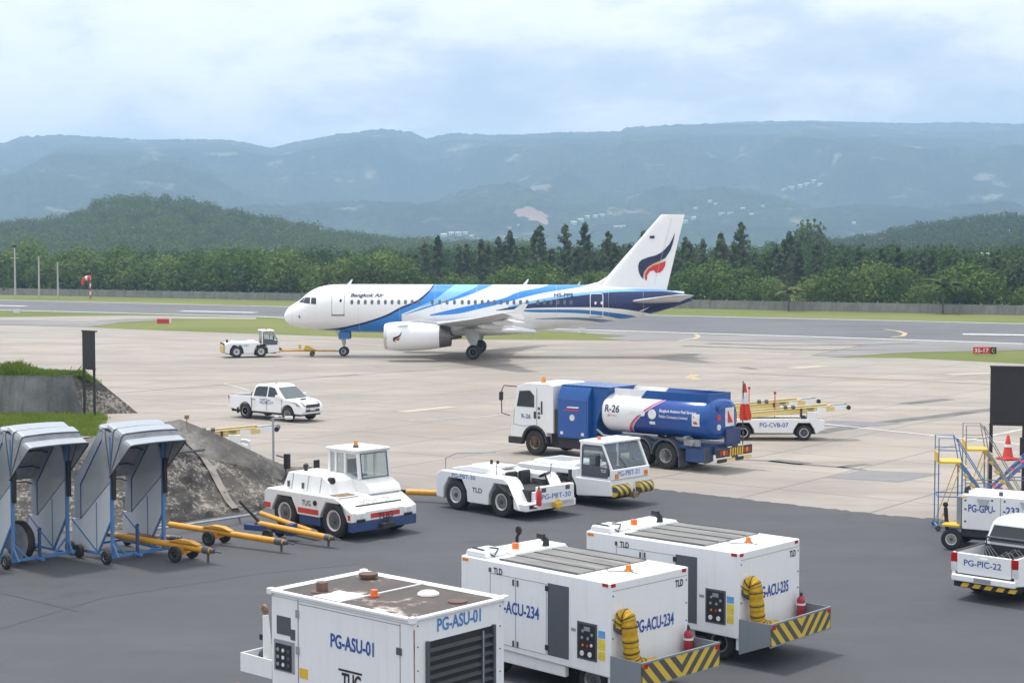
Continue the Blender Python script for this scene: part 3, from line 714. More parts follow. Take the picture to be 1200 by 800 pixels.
# ------------------------------------------------------------------ boundary wall, poles, airfield signs
def wall_mat():
    m, nt, b = nodes('wall_concrete'); v = coords(nt)
    a = nz(nt, v, .5, 5, .7); st = nz(nt, coords(nt, 'Object', (1.2, 1.2, .15)), 1, 5, .7)
    c = ramp(nt, a, [(.35, (.21,.207,.20)), (.65, (.29,.283,.272))]); c = mixc(nt, ramp(nt, st, [(.45,(0,0,0)),(.75,(.7,.7,.7))]), c, (.12,.115,.11))
    L(nt, c, b.inputs['Base Color']); b.inputs['Roughness'].default_value = .9; return m
MT['wall'] = wall_mat()
WA, WB = WL0-WD*60, WL1+WD*60
m = M(); ln = (WB-WA).length; k = 0
bw = thing('boundary_wall', 'long low grey concrete panel wall along the far side of the runway', 'wall', (WA.x, WA.y, 0), math.degrees(math.atan2(WD.y, WD.x)))
while k*3.0 < ln:
    m.box((k*3.0+.09, -.06, -.05), (k*3.0+2.91, .06, 1.32)); k += 1
obj('panel', m, 'wall', bw, smooth=0)
m = M()
for j in range(k): m.box((j*3.0-.085, -.11, -.05), (j*3.0+.085, .11, 1.5))
tag(obj('post', m, 'wall', bw, smooth=0), kind='stuff')
MT['pole'] = plain('pole_concrete', (.45,.44,.42), .8)
for x, yb, yt, lab, arm in ((18,340,290,'pale pole with a lamp crossarm at the far left of the wall',1), (46,342,300,'thin pale pole in the middle of the three at the left',0), (68,341,307,'short pale pole left of the windsock',0)):
    p = G(x, 348.5); h = (348.5-yt)*p.y/1900
    t = thing('lamp_pole' if arm else 'pole', lab, 'pole', p)
    obj('shaft', M().cyl((0,0,0), (0,0,h), .2, .13, 10), 'pole', t)
    if arm:
        m = M().box((-.9,-.06,h*.78), (.9,.06,h*.78+.12)); obj('crossarm', m, 'pole', t, smooth=0)
        m = M().box((-.35,-.2,h-.05), (.35,.2,h+.5)); obj('lamp_head', m, 'dark', t, bevel=.04)
p = G(106, 350); t = thing('windsock', 'red and white windsock hanging from a banded mast', 'windsock', p)
for k in range(6): obj('mast_band', M().cyl((0,0,k*.72), (0,0,(k+1)*.72), .16, n=12), 'cone_white' if k % 2 else 'flag_red', t)
m = M()
for k, (x, z, r) in enumerate(((0,3.9,.42),(-.35,3.95,.40),(-.7,3.9,.37),(-1.0,3.75,.34),(-1.3,3.5,.30),(-1.45,3.1,.26),(-1.5,2.6,.22))):
    pass
ss = [(0.1,3.85,.5),(-.4,3.9,.47),(-.85,3.8,.43),(-1.2,3.55,.38),(-1.38,3.1,.33),(-1.42,2.6,.28)]
for a in range(5): 
    m = M().tube([(ss[a][0],0,ss[a][1]), ((ss[a][0]+ss[a+1][0])/2,0,(ss[a][1]+ss[a+1][1])/2), (ss[a+1][0],0,ss[a+1][1])], [ss[a][2], (ss[a][2]+ss[a+1][2])/2, ss[a+1][2]], 12)
    obj('sock', m, 'cone_white' if a == 1 else 'flag_red', t)
# runway holding sign with its writing
def board(name, lab, x0, x1, yb, yt, mats, texts, rz=0, thick=.25):
    p = G((x0+x1)/2, yb); w_ = (x1-x0)*p.y/1900; h = (yb-yt)*p.y/1900
    t = thing(name, lab, 'sign', p, rz)
    a = -w_/2
    for fr, mt in mats:
        obj('panel', M().box((a, -thick/2, .08), (a+w_*fr, thick/2, h)), mt, t, bevel=.015); a += w_*fr
    m = M()
    for s_ in (-.35,.35): m.cyl((w_*s_,0,0), (w_*s_,0,.1), .05, n=8)
    obj('leg', m, 'steel', t)
    for (s_, u, hh, ww, mt) in texts: text(t, s_, (-w_/2+u*w_, -thick/2-.012, .08+(h-.08)*(1-hh)/2), (1,0,0), (0,0,1), (h-.08)*hh, ww*w_, mt, bold=.02)
board('runway_sign', 'red runway holding sign with white numbers on the grass at right', 1140.7, 1167, 415.5, 406.5, [(.74,'red'),(.26,'black')], [('35-17', .06, .6, .60, 'txt_white'), ('C', .80, .6, .12, 'yellow')], -8)
board('runway_sign', 'back of a small red sign with a white end on the left grass', 184, 201, 379.8, 373.7, [(.88,'red'),(.12,'cone_white')], [], -8)
board('marker_board', 'small white marker board on the grass left of the runway', 16, 23, 367.4, 362.3, [(1,'cone_white')], [])
board('marker_board', 'small white marker board on the grass below the aircraft belly', 678, 686, 391, 384.6, [(1,'cone_white')], [], 0)
# houses on the mountain side and the rise
bvm = on_hill(mtn); bvh = [on_hill(h) for h in hills]
MT['house_wall'] = plain('house_render', (.66,.65,.62), .8, 0, .08, .1); MT['house_roof_red'] = plain('red_tile_roof', (.36,.16,.10), .8, 0, .2, .5); MT['house_roof_grey'] = plain('grey_roof', (.5,.5,.5), .7); MT['house_blue'] = plain('blue_metal_roof', (.10,.25,.55), .5)
def house(x, y, w_, h, lab, grp, roof='house_roof_grey', D=None, dp=None):
    d = AT(x, y, 1000)-Vector((0,0,CAMH)); org = Vector((0,0,CAMH)); dr = d.normalized(); best = None
    for b in [bvm]+bvh:
        hit = b.ray_cast(org, dr)
        if hit[0] is not None and (best is None or hit[0].y < best.y): best = hit[0]
    if D or best is None or (grp is None and best.y > 2000): best = AT(x, y, D or 760)
    yy = y
    while grp is None and not D and best.y < 761 and yy < y+40:
        yy += 1.5; dr = (AT(x, yy, 1000)-org).normalized()
        for b in bvh:
            hit = b.ray_cast(org, dr)
            if hit[0] is not None and hit[0].y > 600: best = hit[0]; yy = 999; break
    k = best.y/1900; W, H = w_*k, h*k
    zb = -4 if not D else -best.z
    t = thing('house', lab, 'house', (best.x, best.y, best.z), random.uniform(-25,25), grp)
    dp = W*.6
    obj('wall', M().box((-W/2,-dp/2,zb), (W/2,dp/2,H*.72)), 'house_wall', t, smooth=0)
    m = M().prism([(-dp/2-.3*k, H*.73), (dp/2+.3*k, H*.73), (dp*.18, H), (-dp*.18, H)], -W/2-.3*k, W/2+.3*k, 'yz'); obj('roof', m, roof, t, smooth=0)
    m = M(); n = max(2, int(W/3.5))
    for q in range(n): m.box((-W/2+W*(q+.25)/n, -dp/2-.12, H*.18), (-W/2+W*(q+.75)/n, -dp/2-.02, H*.55))
    obj('window', m, 'glass', t, smooth=0)
rg = random.Random(11)
HM = 'white villa in the hazy clusters on the mountain slope'; HG = 'white villas on the mountain slope'
for (x, y, w_, h) in ((513,279,7,3),(521,277,9,4),(529,276,8,4),(537,276,9,5),(545,274,10,5),(553,278,9,4),(560,281,8,3),(672,263,9,4),(680,259,10,4),(688,256,9,4),(697,254,10,4),(706,252,9,3.5),(714,250.5,9,3),(722,267,10,3),(730,266,8,3),(596,267,6,3),(803,262,9,4),(812,258,8,4),(816,245,7,3),(845,251,12,3),(857,250,8,3),(870,246,7,3),(838,239,6,3),(880,252,7,3),(920,223,7,3),(928,220.5,8,4),(937,219,9,5),(946,217,9,6),(954,214.5,9,5),(962,218,8,4),(832,236,6,3),(893,243,5,2.5),(608,264,5,2.5),(1000,262,5,3)):
    house(x+rg.uniform(-1,1), y+rg.uniform(-.8,.8), w_*rg.uniform(.5,.9), h*rg.uniform(.6,.95), HM, HG, rg.choice(['house_wall','house_roof_grey','house_roof_grey','house_roof_red']))
for (x, y, w_, h, rf, D, lab) in ((1142,254,16,5,'house_wall',None,'wide white house high on the low rise at the right'),(1174,277,17,8,'house_blue',None,'blue-roofed house on the rise at the right edge'),(1028,285,12,6,'house_roof_red',None,'red-roofed house among the trees left of the rise'),(1072,289,10,6,'house_wall',None,'white house among trees with pale roof below the rise'),(1090,290,9,5,'house_roof_red',None,'small red-roofed house next to the pale-roofed one'),(1150,301,16,5,'house_wall',430,'long low white shed roof behind the pines at right'),(1188,301,12,5,'house_wall',430,'white shed beside the long low one at the right edge'),(1021,310,5,5,'house_wall',330,'tiny white hut among the pines')):
    house(x, y, w_, h, lab, None, rf, D)
# ------------------------------------------------------------------ the airliner
pn = AT(333, 371, 134.9)
plane = thing('airliner', 'white and blue twin-engine airliner with a feather emblem on its tail', 'airliner', (pn.x, 134.9, 0), 177.6)
def S_(x): return (x-333)/14.07
def Z_(y): return 8.5-(y-297)/14.15
TOP = [(333,371),(334,367),(337,362),(340,359),(346,355.2),(352,351.5),(357,347),(362,342.6),(368,339),(375,336.2),(383,334.3),(392,333.3),(410,333),(690,333.5),(740,336),(777,339),(797,342.3),(805,346),(809.5,350)]
BOT = [(333,372.5),(335,376.6),(339,379.8),(345,382.2),(355,384.5),(370,386.2),(385,387.5),(400,388.4),(420,389.6),(450,390),(600,390),(620,388.7),(640,386.4),(660,383.6),(690,379.5),(720,375.6),(747,370.6),(767,366),(787,360),(800,355.5),(809.5,351.5)]
def lin(p, x):
    if x <= p[0][0]: return p[0][1]
    for (a,b),(c,d) in zip(p, p[1:]):
        if x <= c: return b+(d-b)*(x-a)/(c-a)
    return p[-1][1]
def sect(s):
    x = 333+s*14.07; zt, zb = Z_(lin(TOP, x)), Z_(lin(BOT, x)); return (zt+zb)/2, (zt-zb)/2
def fy(s, z):
    c, r = sect(s); q = 1-((z-c)/max(r,1e-3))**2; return .965*r*math.sqrt(max(q, 0))
ss = [0,.02,.06,.12,.2,.3,.45,.6,.8,1.0,1.25,1.5,1.75,2.0,2.3,2.6,3.0,3.5,4.2,5,6.2]+[8+1.6*k for k in range(11)]+[25.4,26.2,27,27.8,28.6,29.4,30.2,31,31.8,32.4,32.9,33.3,33.6,33.8]
m = M(); rings = []
for s in ss:
    c, r = sect(s); r = max(r, .012)
    rings.append([(-s, .965*r*math.cos(2*PI*k/64), c+r*math.sin(2*PI*k/64)) for k in range(64)])
m.loft(rings)
# livery: sweeping bands, each between two curves in the side view
lv, nt, b = nodes('aircraft_livery')
t = N(nt, 'ShaderNodeTexCoord'); sp = N(nt, 'ShaderNodeSeparateXYZ'); L(nt, t.outputs['Object'], sp.inputs[0])
px_ = math_(nt, 'DIVIDE', math_(nt, 'MULTIPLY', sp.outputs['X'], -1.0), 34.0)
pz_ = math_(nt, 'DIVIDE', sp.outputs['Z'], 8.0)
def fcurve(pts):
    n = N(nt, 'ShaderNodeFloatCurve'); L(nt, px_, n.inputs['Value']); cu = n.mapping.curves[0]; cu_pts = cu.points
    pts = [(S_(x)/34.0, Z_(y)/8.0) for x, y in pts]
    while len(cu_pts) < len(pts): cu_pts.new(.5, .5)
    for p, (a, c_) in zip(cu_pts, pts): p.location = (a, c_); p.handle_type = 'AUTO_CLAMPED'
    n.mapping.extend = 'HORIZONTAL'; n.mapping.use_clip = False; n.mapping.update(); return n.outputs[0]
col = None
wn = nz(nt, coords(nt, 'Object', (.5,.5,1.5)), 1.2, 5, .6)
col = mixc(nt, math_(nt, 'MULTIPLY', ramp(nt, wn, [(.5,(0,0,0)),(.8,(1,1,1))]), .18), (.83,.84,.85), (.55,.54,.52))
BLUE, CYAN, NAVY, BLUE4, BLUE5 = (.03,.235,.66), (.22,.50,.77), (.009,.022,.10), (.03,.19,.48), (.13,.24,.42)
L1 = [(372,386.7),(400,384),(420,379.8),(440,374.2),(457,368),(473,359.5),(490,352.5),(500,345),(507,337),(509.5,331)]
bands = [
 (CYAN, [(474,367),(490,360),(512,350),(523,341.7),(534,333),(536,328),(567,327)], [(474,367.2),(490,361),(528,350),(547,341.7),(561,334),(567,329)], 474, 567),
 (BLUE, [(473,360),(490,353),(500,346),(507,338),(510,330),(512,326),(536,326)], [(473,367.5),(490,360),(512,350),(523,341.7),(534,333),(537,328)], 473, 537),
 (BLUE, [(372,387.5),(400,385),(420,380.6),(440,375),(457,368.5),(474,360)], [(372,398),(474,398)], 372, 474),
 (BLUE, [(478,366.8),(500,359),(528,350),(547,341.7),(561,334),(565,327),(583,326)], [(478,367.5),(498,361.7),(523,353.8),(540,349),(560,341.7),(577,334),(583,329)], 478, 583),
 (BLUE, [(507,367.5),(533,361.3),(560,355.6),(590,349),(610,341),(635,336),(652,331),(693,327)], [(507,369),(528,367.6),(540,366.3),(560,361.7),(590,354.5),(610,349),(635,343),(660,339),(680,335.7),(693,332)], 507, 693),
 (CYAN, [(597,357.5),(622,352),(660,345),(690,341),(735,338),(772,338.8),(800,342.3),(810,346)], [(597,359.5),(622,355),(660,348.5),(690,344.5),(735,341.3),(772,341.3),(800,344),(810,348)], 597, 810),
 (NAVY, [(583,362.3),(597,359.3),(622,355),(660,348.2),(690,344.2),(735,341),(772,341),(800,343.8),(810,347)], [(583,363),(610,360.9),(635,359.5),(690,359),(720,360.5),(740,363),(760,367),(775,374),(810,380)], 583, 812),
 (BLUE4, [(610,362.3),(622,361.6),(660,361.5),(690,362.5),(710,364.5),(735,368),(747,370.7)], [(610,363),(622,364.5),(660,365.2),(690,367),(710,369.6),(732,373),(747,371.8)], 610, 747),
 (BLUE5, [(628,372),(670,370.8),(690,371.7),(720,375)], [(628,372.6),(670,373.6),(690,375),(712,378.3),(720,377)], 628, 720),
 (NAVY, [(x, y-.6) for x, y in L1], [(x+1.2, y+1.5) for x, y in L1], 372, 509.5),
]
for c_, up, lo, xa, xb in bands:
    k = math_(nt, 'MULTIPLY', math_(nt, 'LESS_THAN', pz_, fcurve(up)), math_(nt, 'GREATER_THAN', pz_, fcurve(lo)))
    k = math_(nt, 'MULTIPLY', k, math_(nt, 'MULTIPLY', math_(nt, 'GREATER_THAN', px_, S_(xa)/34), math_(nt, 'LESS_THAN', px_, S_(xb)/34)))
    col = mixc(nt, k, col, c_)
L(nt, col, b.inputs['Base Color']); b.inputs['Roughness'].default_value = .22
MT['livery'] = lv
fus = obj('fuselage', m, 'livery', plane, smooth=60)
# wing to body fairing
m = M(); rings = []
for s, g, d in ((8.7,.0,.05),(9.3,.55,.1),(10.5,.9,.18),(13,1,.24),(16,1,.24),(18,.9,.2),(19.8,.55,.1),(21,.05,.02)):
    w_ = 1.35+.85*g; zt = 2.25+.62*g; zb = 1.98-d; ring = []
    for k in range(24):
        a = 2*PI*k/24; ca, sa = math.cos(a), math.sin(a)
        ring.append((-s, w_*math.copysign(abs(ca)**.6, ca), (zt+zb)/2+(zt-zb)/2*math.copysign(abs(sa)**.75, sa)))
    rings.append(ring)
obj('belly_fairing', m.loft(rings), 'white_air', plane, smooth=60)
AF = [(1,0),(.9,.018),(.75,.036),(.55,.055),(.35,.063),(.18,.056),(.08,.042),(.02,.022),(0,0),(.02,-.018),(.08,-.032),(.2,-.042),(.4,-.044),(.6,-.032),(.8,-.014),(.93,-.004)]
def wing(name, stn, mt, side, twod=False):
    m = M(); rings = []
    for (y, s0, c, z, tc_) in stn:
        rings.append([(-(s0+c*u), side*y, z+v*c*tc_/.12) for u, v in AF])
    return obj(name, m.loft(rings), mt, plane, smooth=50)
for sd_ in (1, -1):
    st = [(1.2,10.75,6.9,2.48,.135),(2.0,11.2,6.25,2.55,.13),(6.4,13.5,4.0,2.98,.118),(12,16.4,2.75,3.55,.11),(16.9,18.9,1.62,4.18,.105),(17.05,19.1,1.4,4.2,.06)]
    wg = wing('wing', st, 'grey_air', sd_)
    # white leading edge and flap panel lines
    m = M()
    for (a, c_) in zip(st[1:-1], st[2:-1]):
        pass
    m = M()
    m.slab([(-19.1,sd_*17.04,4.2),(-20.45,sd_*17.04,4.2),(-20.85,sd_*17.1,4.85),(-20.5,sd_*17.1,4.9),(-19.75,sd_*17.04,4.42)], .05)
    m.slab([(-19.1,sd_*17.04,4.2),(-20.45,sd_*17.04,4.2),(-20.6,sd_*17.1,3.75),(-20.3,sd_*17.1,3.75)], .05)
    obj('wingtip_fence', m, 'white_air', wg, smooth=0)
    for y, s0, z, ln in ((4.4,16.1,2.38,3.6),(8.4,16.6,2.86,3.1),(12.1,18.0,3.3,2.5)):
        m = M().lathe([(.005,0),(.14,.12*ln),(.21,.35*ln),(.19,.6*ln),(.1,.85*ln),(.005,ln)], axis='x', n=12)
        m.v = [(-(s0+p[0]), sd_*y+p[1]*.75, z+p[2]*1.15-.0*p[0]) for p in m.v]
        obj('flap_track_fairing', m, 'white_air', wg, smooth=60)
    fl = M()
    for (y0, y1, s0, s1, z0, z1, ch) in ((2.2,6.2,17.35,17.5,2.42,2.86,.95),(6.6,13.2,17.5,19.0,2.9,3.58,.7)):
        fl.slab([(-s0,sd_*y0,z0),(-s1,sd_*y1,z1),(-s1-ch,sd_*y1,z1-.16),(-s0-ch,sd_*y0,z0-.2)], .07)
    obj('flap', fl, 'white_air', wg, smooth=0)
    # engine
    ex, ey, ez = 9.15, 5.75*sd_, 1.93
    m = M().lathe([(.80,.55),(.84,.25),(.90,.07),(.965,0),(1.03,.06),(1.10,.35),(1.16,1.0),(1.165,1.8),(1.10,2.9),(1.0,3.8),(.92,4.35),(.88,4.35)], axis='x', n=40)
    m.v = [(-(ex+p[0]), ey+p[1], ez+p[2]) for p in m.v]
    en = obj('engine_cowl', m, 'white_air', plane, smooth=40)
    m = M().lathe([(.8,.5),(.05,.5),(.03,.1)], axis='x', n=30); m.v = [(-(ex+p[0]), ey+p[1], ez+p[2]) for p in m.v]; obj('fan', m, 'nozzle', en, smooth=30)
    m = M().lathe([(.985,.0),(1.0,-.03),(1.075,.20),(1.06,.22)], axis='x', n=40); m.v = [(-(ex+p[0]), ey+p[1], ez+p[2]) for p in m.v]; obj('intake_lip', m, 'metal_air', en, smooth=60)
    m = M().lathe([(.90,4.33),(.86,4.7),(.76,5.25),(.73,5.25),(.5,5.0),(.3,5.2),(.02,5.7)], axis='x', n=32); m.v = [(-(ex+p[0]), ey+p[1], ez+p[2]) for p in m.v]; obj('exhaust_nozzle', m, 'nozzle', en, smooth=40)
    m = M().prism([(-(ex+.9),ez+1.05),(-(ex+2.6),ez+1.33),(-(ex+5.2),ez+1.02),(-(ex+6.5),ez+.75),(-(ex+5.4),ez+.4),(-(ex+3.9),ez+.7)], ey-.16, ey+.16); obj('pylon', m, 'grey_air', en, bevel=.04)
    for dz, dx in ((.35,.9),): 
        m = M().slab([(-(ex+.8),ey+.82*sd_,ez+.72),(-(ex+1.9),ey+.82*sd_,ez+.78),(-(ex+1.9),ey+1.0*sd_,ez+1.0),(-(ex+1.3),ey+.95*sd_,ez+.93)], .02); obj('strake', m, 'white_air', en, smooth=0)
    # stabiliser
    stb = wing('tailplane', [(.3,28.3,4.5,4.5,.11),(1.0,28.75,4.05,4.58,.10),(6.1,32.05,1.55,5.22,.09),(6.2,32.3,1.2,5.23,.05)], 'grey_air', sd_)
m = M().prism([(-28.45,3.95),(-28.35,5.0),(-29.6,5.1),(-31.2,4.65),(-29.7,3.75)], -.95, .95); obj('tailplane_root_plate', m, 'grey_air', plane, bevel=.05)
# fin
def fin_t(s, z): 
    q = (z-5.4)/6.3; s0 = 25.8+5.45*q; c = 6.0-4.05*q; u = min(1, max(0, (s-s0)/c)); 
    return lin([(0,0),(.03,.03),(.1,.05),(.3,.06),(.6,.045),(1,.006)], u)*c
m = M(); rings = []
for q in [-.12,0,.1,.25,.4,.55,.7,.85,.98,1.0]:
    z = 5.4+6.3*q; s0 = 25.8+5.45*q; c = 6.0-4.05*q; 
    k = .5 if q == 1.0 else 1
    us = [0,.03,.1,.3,.6,.985]; tt = [0,.03,.05,.06,.045,.004]
    rings.append([(-(s0+c*u), v*c*k, z) for u, v in zip(us, tt)]+[(-(s0+c*u), -v*c*k, z) for u, v in list(zip(us, tt))[:0:-1]])
fin = obj('tail_fin', m.loft(rings), 'white_air', plane, smooth=40)
obj('dorsal_fillet', M().prism([(-24.6,5.75),(-25.4,5.97),(-26.1,6.15),(-26.9,6.65),(-27.3,7.1),(-28.5,5.9),(-27,5.4)], -.13, .13), 'white_air', fin, bevel=.08)
rud = M()
rud.tube([(-(S_(765)),.20,Z_(333)), (-(S_(785)),.12,Z_(256))], .012, 6); obj('rudder_hinge_line', rud, 'grey_air', fin, smooth=0)
NAVYF = [(915,210),(911,235),(905,262),(895,292),(872,328),(845,343),(815,355),(788,373),(772,395),(767,425),(756,412),(748,392),(745,370),(749,350),(760,338),(790,326),(825,317),(850,305),(870,287),(890,264),(903,240)]
GOLDF = [(872,334),(845,349),(816,361),(791,378),(776,398),(771,428),(768,426),(773,397),(788,375),(815,356),(845,344)]
REDF = [(873,343),(870,366),(860,384),(848,396),(828,399),(817,386),(800,391),(788,408),(785,433),(776,428),(777,402),(791,380),(814,364),(845,353)]
def tri(poly):
    from mathutils.geometry import tessellate_polygon
    return tessellate_polygon([[Vector((p[0], p[1], 0)) for p in poly]])
def emblem(parent, fn):
    for pl, mt in ((NAVYF,'txt_navy'),(GOLDF,'logo_gold'),(REDF,'red')):
        m = M(); m.add([fn(560+x/4, 220+y/4) for x, y in pl], tri(pl)); obj('emblem', m, mt, parent, smooth=0, fix=False)
emblem(fin, lambda x, y: (-S_(x), fin_t(S_(x), Z_(y))+.03, Z_(y)))
obj('flag_mark', M().box((-S_(765),.27,Z_(279.5)), (-S_(759.5),.30,Z_(276.5))), 'txt_navy', fin, smooth=0)
def nac(x, y):   # the same emblem small on the near engine
    u, v = (x-768)/56, (y-300)/56; a, c_ = 10.25+u*.95, 1.98-v*.95
    return (-a, 5.75+math.sqrt(max(0, 1.16**2-(c_-1.93)**2))+.03, c_)
for o in list(plane.children):
    if o.name.startswith('engine_cowl') and o.data.vertices[0].co.y > 0: near_en = o
emblem(near_en, nac)
text(near_en, 'AIRLINE', (-9.6, 7.0, 2.35), (-1,0,0), (0,0,1), .12, .6, 'txt_blue', wrap=lambda q: (q.x, 5.75+math.sqrt(1.16**2-(q.z-1.93)**2)+.03, q.z)) if False else None
# cabin windows, doors, cockpit
def onskin(q, off=.015): return (q[0], fy(-q[0], q[2])+off, q[2])
wx = [416.5+7.75*k for k in range(11)]+[509.5,518,526.5,535,544,551.5,559,567,574,581,588.5,596,603.5,611,618.5,631,638.5,646,654,661.5,669]
for x in wx:
    s, z = S_(x), Z_(353.2); 
    if 500 < x < 506: continue
    m = M(); ring = []
    for k in range(10):
        a = 2*PI*k/10; ring.append(onskin((-(s+.125*math.copysign(abs(math.cos(a))**.7, math.cos(a))), 0, z+.19*math.copysign(abs(math.sin(a))**.7, math.sin(a))), .012))
    m.face(ring); obj('window', m, 'glass_grey', plane, smooth=0, fix=False)
def outline(x0, x1, y0, y1, name, mt, wd, r=0.14):
    pts = []
    a0, a1, z0, z1 = S_(x0), S_(x1), Z_(y1), Z_(y0)
    for (cx, cz, st) in ((a1-r,z1-r,0),(a0+r,z1-r,90),(a0+r,z0+r,180),(a1-r,z0+r,270)):
        for k in range(4): pts.append((cx+r*math.cos(R(st+30*k)), cz+r*math.sin(R(st+30*k))))
    path = []
    for i, p in enumerate(pts):
        q = pts[(i+1)%len(pts)]; n = max(1, int(math.hypot(q[0]-p[0], q[1]-p[1])/.25))
        for k in range(n): path.append((p[0]+(q[0]-p[0])*k/n, p[1]+(q[1]-p[1])*k/n))
    P3 = [onskin((-a, 0, c), .0) for a, c in path]; P3.append(P3[0])
    return obj(name, M().tube(P3, wd, 5), mt, plane, smooth=0)
d1 = outline(393, 407.5, 336.5, 368, 'door', 'grey', .022)
obj('door_window', M().face([onskin((-(S_(403.3)+.1*math.cos(a*PI/4)), 0, Z_(351.5)+.14*math.sin(a*PI/4)), .02) for a in range(8)]), 'glass', d1, smooth=0, fix=False)
obj('door_sill', M().tube([onskin((-S_(392.5),0,Z_(368.5)),.01), onskin((-S_(408),0,Z_(368.5)),.01)], .05, 6), 'charcoal', d1)
d2 = outline(691, 705.5, 343.5, 370, 'door', 'white_air', .035)
obj('door_sill', M().tube([onskin((-S_(690),0,Z_(370.2)),.01), onskin((-S_(705),0,Z_(370.2)),.01)], .05, 6), 'grey', d2)
for x in (697,704.0): obj('door_window', M().face([onskin((-(S_(x)+.09*math.cos(a*PI/4)), 0, Z_(354)+.14*math.sin(a*PI/4)), .02) for a in range(8)]), 'white_air', d2, smooth=0, fix=False)
for xx in (344.5,): obj('radome_joint', M().tube([onskin((-S_(xx), 0, sect(S_(xx))[0]+sect(S_(xx))[1]*.97*math.sin(R(a))), .0) for a in range(-80,81,10)], .014, 5), 'grey_air', plane, smooth=0)
for xx in (424,472,512,560,608,652,712,752): obj('skin_joint', M().tube([onskin((-S_(xx), 0, sect(S_(xx))[0]+sect(S_(xx))[1]*.98*math.sin(R(a))), -.004) for a in range(-80,81,8)], .011, 5), 'grey_air', plane, smooth=0)
outline(520, 527.5, 347, 361, 'overwing_exit', 'grey_air', .015, .08)
def glassq(pts):
    n = 6; m = M(); P = [(S_(300+x/4), Z_(220+y/4)) for x, y in pts]
    def q(u, v):
        a = (P[0][0]*(1-u)+P[1][0]*u, P[0][1]*(1-u)+P[1][1]*u); c = (P[3][0]*(1-u)+P[2][0]*u, P[3][1]*(1-u)+P[2][1]*u)
        return onskin((-(a[0]*(1-v)+c[0]*v), 0, a[1]*(1-v)+c[1]*v), .018)
    vs = [q(i/n, j/n) for j in range(n+1) for i in range(n+1)]
    m.add(vs, [(j*(n+1)+i, j*(n+1)+i+1, (j+1)*(n+1)+i+1, (j+1)*(n+1)+i) for j in range(n) for i in range(n)])
    return obj('cockpit_window', m, 'glass', plane, smooth=60, fix=False)
for pts in ([(204,534),(236,512),(232,537),(208,537)], [(238,513),(267,512),(267,541),(233,538)], [(273,513),(297,514),(298,543),(273,542)]): glassq(pts)
# writing, aerials, probes
text(plane, 'Bangkok Air', (-S_(414.5), 0, Z_(348.6)), (-1,0,0), (0,0,1), .40, 2.75, 'txt_navy', bold=.028, shear=.25, wrap=lambda q: onskin(q, .02))
text(plane, 'HS-PPS', (-S_(649.5), 0, Z_(347)), (-1,0,0), (0,0,1), .32, 1.55, 'txt_navy', bold=.025, wrap=lambda q: onskin(q, .02))
text(plane, "Asia's Boutique Airline", (-S_(415), 0, Z_(358.2)), (-1,0,0), (0,0,1), .14, 2.2, 'grey', wrap=lambda q: onskin(q, .02)) if False else None
for x, y0, h, ln in ((410.5,333.2,.42,.28),(616,333.3,.45,.3),(677.5,334,.3,.2)):
    s = S_(x); z = Z_(y0); obj('aerial', M().prism([(-s+ln,z-.06),(-s-ln*.2,z-.06),(-s-ln*.9,z+h),(-s-ln*.5,z+h)], -.03, .03), 'white_air', plane, smooth=0)
obj('pitot_probe', M().tube([onskin((-S_(353),0,Z_(370)),.0), onskin((-S_(354),0,Z_(370)),.15)], .05, 6), 'charcoal', plane)
obj('pitot_probe', M().box((-S_(354.6), fy(S_(354),Z_(371))-.03, Z_(372.5)), (-S_(353.3), fy(S_(354),Z_(371))+.02, Z_(368.5))), 'charcoal', plane, smooth=0)
# undercarriage
ng = obj('nose_gear', M().cyl((-5.0,0,.38), (-5.0,0,2.2), .095, n=12).cyl((-5.0,-.28,.38), (-5.0,.28,.38), .06, n=10).bar((-5.0,0,1.0), (-4.3,0,2.1), .07).cyl((-5,0,1.05),(-5,0,1.35),.16,n=12).box((-5.15,-.2,.95),(-4.85,.2,1.02)), 'steel', plane)
for s in (.26,-.26): wheel(ng, (-5.0, s, .39), .39, .23, 'rim_white', 1 if s > 0 else -1, bolts=False)
MT['door_blue'] = paint('door_blue', (.03,.17,.42), .3, .1)
for y in (.42,-.47): obj('nose_gear_door', M().box((-5.55,y,1.42), (-4.6,y+.05,2.02)), 'door_blue', ng, bevel=.02)
for sd_ in (1,-1):
    mg = obj('main_gear', M().cyl((-16.05,3.8*sd_,.58), (-15.85,3.75*sd_,2.5), .15, n=14).cyl((-16.05,3.8*sd_-.46,.58), (-16.05,3.8*sd_+.46,.58), .09, n=10).bar((-16.0,3.7*sd_,1.1), (-15.7,2.2*sd_,2.2), .1), 'steel', plane)
    for s in (.44,-.44): wheel(mg, (-16.05, 3.8*sd_+s, .585), .585, .42, 'rim_grey', 1 if s > 0 else -1, bolts=False)
    obj('gear_door', M().prism([(-15.2,2.45),(-16.6,2.45),(-16.45,1.6),(-16.3,1.12),(-15.85,1.12),(-15.5,1.7)], 4.25*sd_-.03, 4.25*sd_+.03), 'grey_air', mg, bevel=.02)
for s, z in ((9.6,1.62),(13.2,1.72),(20.5,1.9)): obj('belly_aerial', M().prism([(-s,z+.2),(-s-.3,z+.2),(-s-.3,z-.12),(-s-.18,z-.12)], -.02, .02), 'white_air', plane, smooth=0)
